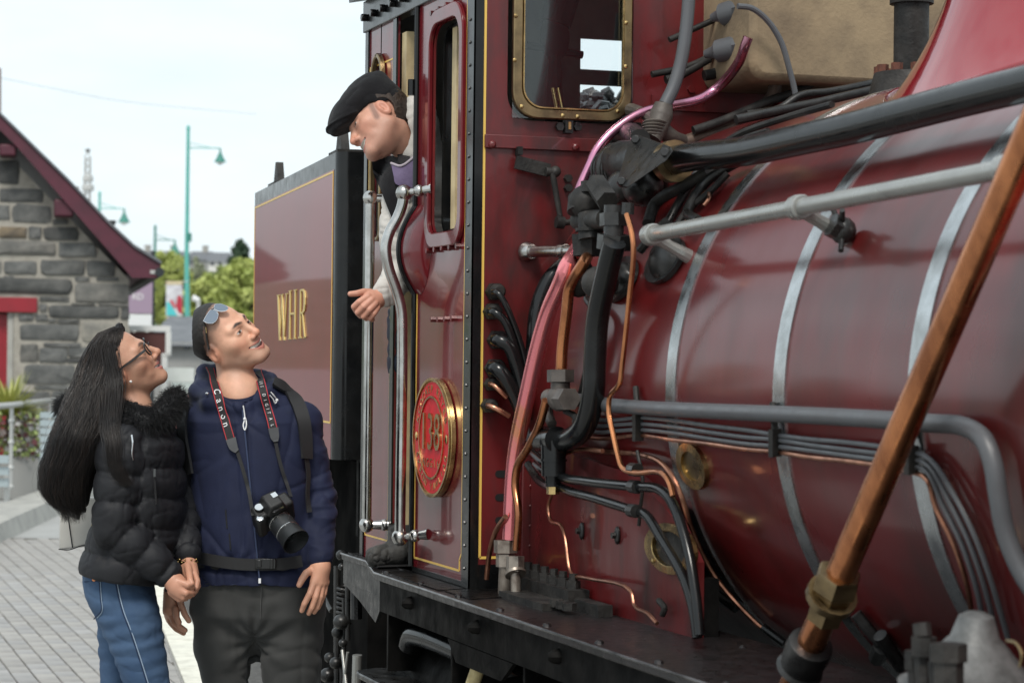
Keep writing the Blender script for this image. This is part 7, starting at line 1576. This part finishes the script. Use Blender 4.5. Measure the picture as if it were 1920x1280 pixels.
# loose locks over the shoulder
n2 = 420; t = np.linspace(0, 1, 22); ctr = np.array([w_.p(*q) for q in ((196,645,-.075),(203,684,-.088),(211,716,-.10),(211,745,-.13),(208,775,-.17),(205,800,-.20),(211,830,-.225),(214,860,-.23),(222,885,-.23),(238,908,-.225))]); cc = np.array(smooth_path(list(ctr), 3)); cc = np.stack([np.interp(t, np.linspace(0, 1, len(cc)), cc[:, i]) for i in range(3)], 1)
of = r_.normal(0, 1, (n2, 1, 3))*np.array([.013, .006, .004])*(1-.35*t)[None, :, None]; Pn = cc[None]+of+.003*np.sin(t*8+r_.uniform(0, 6, (n2, 1)))[..., None]; V, Fs = tubes_mesh(Pn, .0011*np.clip(1.2-t, .25, 1), 4); me = fast_mesh('hair_lock', V, Fs); o = link('hair_lock', me, MP['hairblack'], w_.root, smooth=None); me.shade_smooth(); o['kind'] = 'stuff'
# hairline strands swept back from the forehead, and a few flyaways at the ends
n3 = 700; xs = r_.uniform(-.068, .06, n3)
st = np.array([HW.w((x, .040-2.4*x*x, .094-6.8*x*x)) for x in xs]); P3 = []
for a in st:
    u = r_.uniform(.2, 1.); e = np.array([np.interp(w_.p(0, 760)[2], HTa[:, 0], HTa[:, 1])+.055*r_.uniform(-1, 1), -.085*r_.uniform(.2, 1), w_.p(0, 740+60*u)[2]]); m1 = HW.w((HW.loc(a[None])[0][0]*1.15, -.02, .092)); P3.append([(1-q)**2*a+2*q*(1-q)*m1+q*q*e for q in np.linspace(0, 1, 16)])
V, Fs = tubes_mesh(np.array(P3)+r_.normal(0, .0015, (n3, 1, 3)), .0011*np.ones(16), 4); me = fast_mesh('hair_strands', V, Fs); o = link('hair_strands', me, MP['hairblack'], w_.root, smooth=None); me.shade_smooth(); o['kind'] = 'stuff'
# glasses
G = MB(); fr = mat('black glasses frame', (.008, .0075, .0075), .35)
for sx in (-1, 1):
    loop = [HW.w((sx*(.034+.025*math.copysign(abs(math.cos(t))**.7, math.cos(t))), .100-.22*abs(.034+.025*math.cos(t)-.03)**1., .000+.019*math.copysign(abs(math.sin(t))**.7, math.sin(t)))) for t in np.linspace(0, 2*math.pi, 25)]; G.tube(loop, .0023, 6, smooth=False, caps=False)
    G.tube([HW.w((sx*.059, .092, .006)), HW.w((sx*.070, .080, .007)), HW.w((sx*.078, .045, .006)), HW.w((sx*.082, .0, .004)), HW.w((sx*.080, -.02, -.008))], [.0052, .0060, .0056, .0045, .003], 8, 4, flat=.5)
G.tube([HW.w((-.010, .104, .004)), HW.w((0, .108, .007)), HW.w((.010, .104, .004))], .002, 6, 4); w_.part('glasses', G, fr)
mb = MB(); mb.ball(HW.w((-.080, .004, -.045)), .0042, 10); w_.part('earring', mb, mat('pearl', (.85, .83, .8), .12, coat=1))
# fur collar
FC = [w_.p(*q) for q in ((332,742,.06),(320,756,-.02),(300,782,-.08),(270,792,-.12),(240,778,-.10),(205,765,-.05),(170,756,.0),(138,755,.03),(124,762,.06))]; FCs = np.array(smooth_path(FC, 8)); frr = np.interp(np.linspace(0, 1, len(FCs)), np.linspace(0, 1, 9), [.026, .034, .040, .040, .034, .036, .036, .036, .03])
def fur_core(P): return chain(P, list(FCs[::4]), list(frr[::4]*.8))
fo_c = w_.sdf('fur_collar', fur_core, FCs.min(0)-.06, FCs.max(0)+.06, .006, MP['fur'])
n4 = 15000; i4 = r_.integers(0, len(FCs), n4); dr = r_.normal(size=(n4, 3)); dr /= np.linalg.norm(dr, axis=1)[:, None]; b0 = FCs[i4]+dr*(frr[i4]*.75)[:, None]; dd = dr+r_.normal(0, .6, (n4, 3))+np.array([0, 0, -.1]); dd /= np.linalg.norm(dd, axis=1)[:, None]; L4 = r_.uniform(.012, .034, n4)[:, None]
P4 = np.stack([b0+dd*L4*q+np.array([0, 0, -.010])*q*q+dr*.004*q for q in np.linspace(0, 1, 5)], 1); V, Fs = tubes_mesh(P4, np.array([.0008, .00075, .0006, .0004, .00015]), 3); me = fast_mesh('fur', V, Fs); o = link('fur', me, MP['fur'], fo_c, smooth=None); o['kind'] = 'stuff'
# bracelet watch, hand bag
mb = MB(); c = w_.p(352, 1050, -.085); mb.lathe([(.026, -.006), (.0275, -.003), (.0275, .003), (.026, .006)], c, (.1, -.3, 1), 24, closed=True)
for t in np.linspace(0, 6.283, 18, endpoint=False): mb.ball(c+np.array([.027*math.cos(t), .027*math.sin(t), -.004+.008*(int(t*3) % 2)]), .0032, 6)
w_.part('bracelet', mb, mat('dark gold bracelet', (.30, .21, .09), .25, 1))
hb = thing('handbag', 'pale beige handbag with a thin cord hanging behind the woman in the puffer jacket', 'handbag', w_.root.location, -TH)
bp4 = [w_.p(x, y, .17) for x, y in ((112, 930), (215, 935), (196, 1020), (110, 1031))]; mb = MB(); mb.prism(bp4, (0, .055, 0)); obj('bag', mb, mat('beige bag leather', (.47, .455, .42), .6, var=(.40, .39, .36), vscale=6), hb, bevel=.006)
mb = MB(); mb.tube([w_.p(*q, .164) for q in ((127,930),(126,950),(130,985),(136,1026))], .0018, 6, 3); mb.tube([w_.p(*q, .164) for q in ((110,1029),(130,1030),(150,1023),(172,1018))], .0018, 6, 3); mb.tube([w_.p(123, 950, .164), w_.p(128, 946, .162)], .003, 6); obj('cord', mb, MP['webbing'], hb)
mb = MB(); mb.tube([w_.p(170, 1000, -.02), w_.p(176, 975, -.05), w_.p(186, 955, -.06), w_.p(196, 945, -.05)], .0035, 8, 4); obj('handle', mb, mat('gilt handle', (.35, .29, .16), .35, .8), hb)
# ------------------------------------------------------------------ the driver leaning out of the cab
DRV = Person('engine driver in flat cap and off-white shirt leaning out of the cab doorway', 740, 7.5, ZB)
d_ = DRV; kd = d_.k
HD = Head(d_.p(711, 228, .01), -70, -24, 36, 1.0, smile=.8, opening=.0065, jaw=.98); HD.gaze = (.0045, -.0015)
dn0, dn1 = HD.w((0, -.02, -.055)), d_.p(768, 285, .05)
def drv_head(P): d = HD(P); return smin(d, rc(P, dn0, dn1, .050, .046), .016)
skinD = (.55, .285, .20)
dS, dE, dW = d_.p(758, 352, -.01), d_.p(752, 512, -.03), d_.p(712, 556, -.10)
Dp_ = lambda a, y=0.: d_.p(a[0], a[1], y)
dfing = [[Dp_((694,548),-.115), Dp_((682,547),-.135), Dp_((669,550),-.15), Dp_((657,551),-.155)], [Dp_((690,556),-.15), Dp_((674,566),-.165), Dp_((664,575),-.155), Dp_((668,583),-.135)], [Dp_((697,562),-.152), Dp_((682,575),-.168), Dp_((671,586),-.158), Dp_((676,592),-.138)], [Dp_((703,569),-.150), Dp_((692,581),-.163), Dp_((682,593),-.155), Dp_((687,597),-.138)], [Dp_((707,577),-.142), Dp_((701,588),-.152), Dp_((694,597),-.146), Dp_((698,599),-.13)]]
def drv_hand(P):
    d = rc(P, dW+[.012, .004, .004], Dp_((698, 566), -.125), .027, .032); d = smin(d, rc(P, Dp_((692, 560), -.125), Dp_((690, 580), -.125), .026, .024), .012)
    for i, f in enumerate(dfing): d = smin(d, chain(P, f, [.0118, .0108, .0098, .0088] if i < 4 else [.0105, .0092, .0085, .008]), .004)
    return d
def drv_under(P):
    d = chain(P, [d_.p(785, 340, .10), d_.p(800, 600, .22)], [.11, .10]); d = smin(d, chain(P, [dS, dE, dW], [.034, .028, .018]), .02)
    return smin(d, smin(chain(P, [d_.p(795, 650, .2), d_.p(790, 850, .14), d_.p(765, 1020, .08)], [.05, .04, .03]), chain(P, [d_.p(810, 650, .3), d_.p(800, 850, .3), d_.p(800, 1050, .3)], [.06, .045, .035]), .01), .03)
Va, Fa = sdf_mesh(drv_head, d_.p(635, 330, -.16), d_.p(790, 135, .2), .0022); Vb, Fb = sdf_mesh(drv_hand, d_.p(648, 612, -.2), d_.p(728, 535, -.06), .0019); Vd, Fd = sdf_mesh(drv_under, d_.p(690, 1070, -.15), d_.p(880, 290, .4), .014)
def sideburn(q): k = q*np.array([0, 1., 1.]); a = .5-rc(k, (0, .018, .030), (0, .026, -.030), .009, .010)/.010; b = .5-rc(k, (0, -.02, .045), (0, .05, .030), .016, .012)/.012; return np.clip(np.maximum(a, b), 0, 1)*(np.abs(q[:, 0]) > .035)*.6
def dcol(V): C = HD.colour(V, skinD, (.40, .14, .115), (.025, .014, .009, .95), stubble=.32, scalp=sideburn); return C
body_obj(d_, [(Va, Fa), (Vb, Fb), (Vd, Fd)], HD, len(Va), dcol, skinD)
def drv_hair(P):
    q = HD.loc(P); d = HD.skull(q)-.010+.005*(fbm(q*np.array([1, 1, 2.]), 150, 4)-.5); g_ = np.maximum.reduce([(q[:, 1]+.006), -(q[:, 2]+.060+.25*(q[:, 1]+.05)), q[:, 2]-.075, np.where(q[:, 1] > -.026, -(q[:, 2]-.020), -1.)]); ear = -(np.hypot((q[:, 1]+.012)*1.1, q[:, 2]+.010)-.034); return np.maximum(np.maximum(d, g_), np.where(np.abs(q[:, 0]) > .05, ear, -1))*HD.sc
d_.sdf('hair', drv_hair, d_.p(650, 290, -.16), d_.p(775, 130, .2), .0026, MP['brownhair'])
# flat cap
tip, top_, back = HD.loc(np.array([d_.p(608, 247, .01), d_.p(678, 136, .01), d_.p(757, 196, .01)]))
def drv_cap(P):
    q = HD.loc(P); raw = q.copy(); q[:, 2] = q[:, 2]+.28*q[:, 0]; a = -.50; ca, sa = math.cos(a), math.sin(a); y, z = q[:, 1]-.020, q[:, 2]-.098; r = np.stack([q[:, 0], ca*y+sa*z, -sa*y+ca*z], 1)
    d = ell(r, (0, .008, .0), (.090, .148, .060)); d = smin(d, ell(q, (0, -.028, .068), (.088, .088, .094)), .03); d = smax(d, -(q[:, 2]-.026+.05*q[:, 1]), .008)
    d = np.maximum(d, -(HD.skull(raw)-.003))
    v2 = np.maximum(np.abs(q[:, 2]-.043-.08*(q[:, 1]-.09)+.6*q[:, 0]**2)-.0035, np.hypot(q[:, 0]/.074, (q[:, 1]-.075)/.092)*.083-.083)
    return smin(d, np.maximum(v2, .07-q[:, 1]), .006)*HD.sc
d_.sdf('flat_cap', drv_cap, d_.p(590, 275, -.2), d_.p(790, 120, .24), .0028, MP['wool'], lambda V, N_: .003*(fbm(V, 22, 3)-.5)-.003*ridge(V, (1, 1, 1), 12, 5))
# shirt, vest, bib
def drv_shirt(P):
    d = chain(P, [d_.p(795, 345, .10), d_.p(800, 470, .16), d_.p(812, 640, .22)], [.125, .12, .12]); d = smin(d, chain(P, [dS, d_.p(742, 430, -.03), dE], [.068, .060, .058]), .03); d = smin(d, chain(P, [dE, dW+[.020, .005, .012]], [.060, .047]), .012)
    return d
def drv_collar(P): return smax(smin(rc(P, d_.p(786, 208, .03), d_.p(784, 285, .02), .058, .062), rc(P, d_.p(785, 240, .07), d_.p(790, 330, .09), .065, .09), .03), -(d_.p(757, 250)[0]-P[:, 0])*-1-10, .004)
def drv_top(P): return smax(smin(drv_shirt(P), drv_collar(P), .012), -drv_head(P)+.004, .004)
def shirt_folds(V, N_): W2 = V+.04*np.stack([fbm(V, 8, 51)-.5]*3, 1); return -.005*ridge(W2, (.8, .8, 2.0), 11, 3, 2.)-.004*ridge(W2, (2, 1, .6), 12, 5, 2.)+.005*(fbm(V, 9, 6)-.5)
sh = d_.sdf('shirt', drv_top, d_.p(680, 660, -.2), d_.p(900, 180, .4), .0042, MP['knit'], shirt_folds)
def panel(name, pts, off, m_, par=None, fn=drv_shirt, n=14):
    """cloth patch that follows the body inside a picture outline"""
    P2 = np.array(pts, float); lo, hi = P2.min(0), P2.max(0); V, ids, Fs = [], {}, []
    def inside(x, y):
        c = False
        for (x0, y0), (x1, y1) in zip(P2, np.roll(P2, -1, 0)):
            if (y0 > y) != (y1 > y) and x < (x1-x0)*(y-y0)/(y1-y0)+x0: c = not c
        return c
    ctr = P2.mean(0); rings = [np.array(smooth_path([*(P2), P2[0]], 3))[:-1]]; loop = rings[0]; m0 = len(loop); G = []
    for s in np.linspace(1, 0, n): G.append([d_.hit(fn, *(ctr+(q-ctr)*s), off) for q in np.vstack([loop, loop[:1]])])
    mb = MB(); mb.grid(G); mb.grid([[p+np.array([0, .006, 0]) for p in G[0]], G[0]]); return d_.part(name, mb, m_, par, smooth=70)
panel('vest', [(697,300),(712,296),(738,292),(756,300),(752,330),(748,400),(744,425),(731,400),(712,352),(700,325)], .016, MP['wool'], sh)
panel('bib', [(733,306),(752,310),(780,292),(790,330),(790,360),(770,352),(742,345),(738,330)], .026, MP['purple'], sh)
mb = MB(); mb.tube([d_.hit(drv_shirt, *q, .030) for q in ((733,306),(752,311),(778,293))], .004, 8, 4); d_.part('bib_edge', mb, mat('pale bib piping', (.38, .34, .38), .8), sh)
panel('neckerchief', [(744,286),(756,278),(768,284),(764,304),(750,308)], .026, mat('black neckerchief', (.008, .008, .010), .8), sh)
mb = MB(); c = dW+[.010, .003, .006]; ax = unit(dE-dW); mb.lathe([(.031, -.010), (.0335, -.008), (.0335, .008), (.031, .010)], c, ax, 24, closed=True); wa = d_.part('wrist_watch', mb, MP['webbing'])
def drv_trousers(P): return smin(chain(P, [d_.p(800, 600, .2), d_.p(795, 680, .18)], [.13, .12]), smin(chain(P, [d_.p(805, 690, .20), d_.p(795, 850, .17), d_.p(772, 1012, .10)], [.085, .060, .050]), chain(P, [d_.p(815, 690, .28), d_.p(810, 850, .28), d_.p(808, 1010, .28)], [.085, .065, .055]), .015), .03)
d_.sdf('trousers', drv_trousers, d_.p(690, 1060, -.1), d_.p(900, 560, .45), .007, mat('navy work trousers', (.014, .017, .032), .85, bump=.2, bscale=200), lambda V, N_: -.006*ridge(V, (1, 1, 2), 9, 3))
zb_c = d_.p(720, 1060, .02)[2]
def drv_boot(P):
    a, b = d_.p(704, 1050, .0), d_.p(752, 1050, .05); a[2] = .035; b[2] = .045; d = rc(P, a, b, .036, .042); d = smin(d, rc(P, b+[0, 0, .01], b+[.004, .004, .13], .045, .046), .02); return np.maximum(d, -P[:, 2]+.003)
bt = d_.sdf('boot', drv_boot, d_.p(680, 1075, -.1)*[1, 1, 0], d_.p(775, 990, .14), .0036, MP['boot'], lambda V, N_: -.005*ridge(V, (1.5, 1, 1), 22, 3))
mb = MB(); a, b = d_.p(700, 1050, .0), d_.p(756, 1050, .052); a[2] = b[2] = .007; mb.tube([a, b], [.038, .044], 14, smooth=False, flat=.16); d_.part('boot_sole', mb, MP['webbing'], bt)
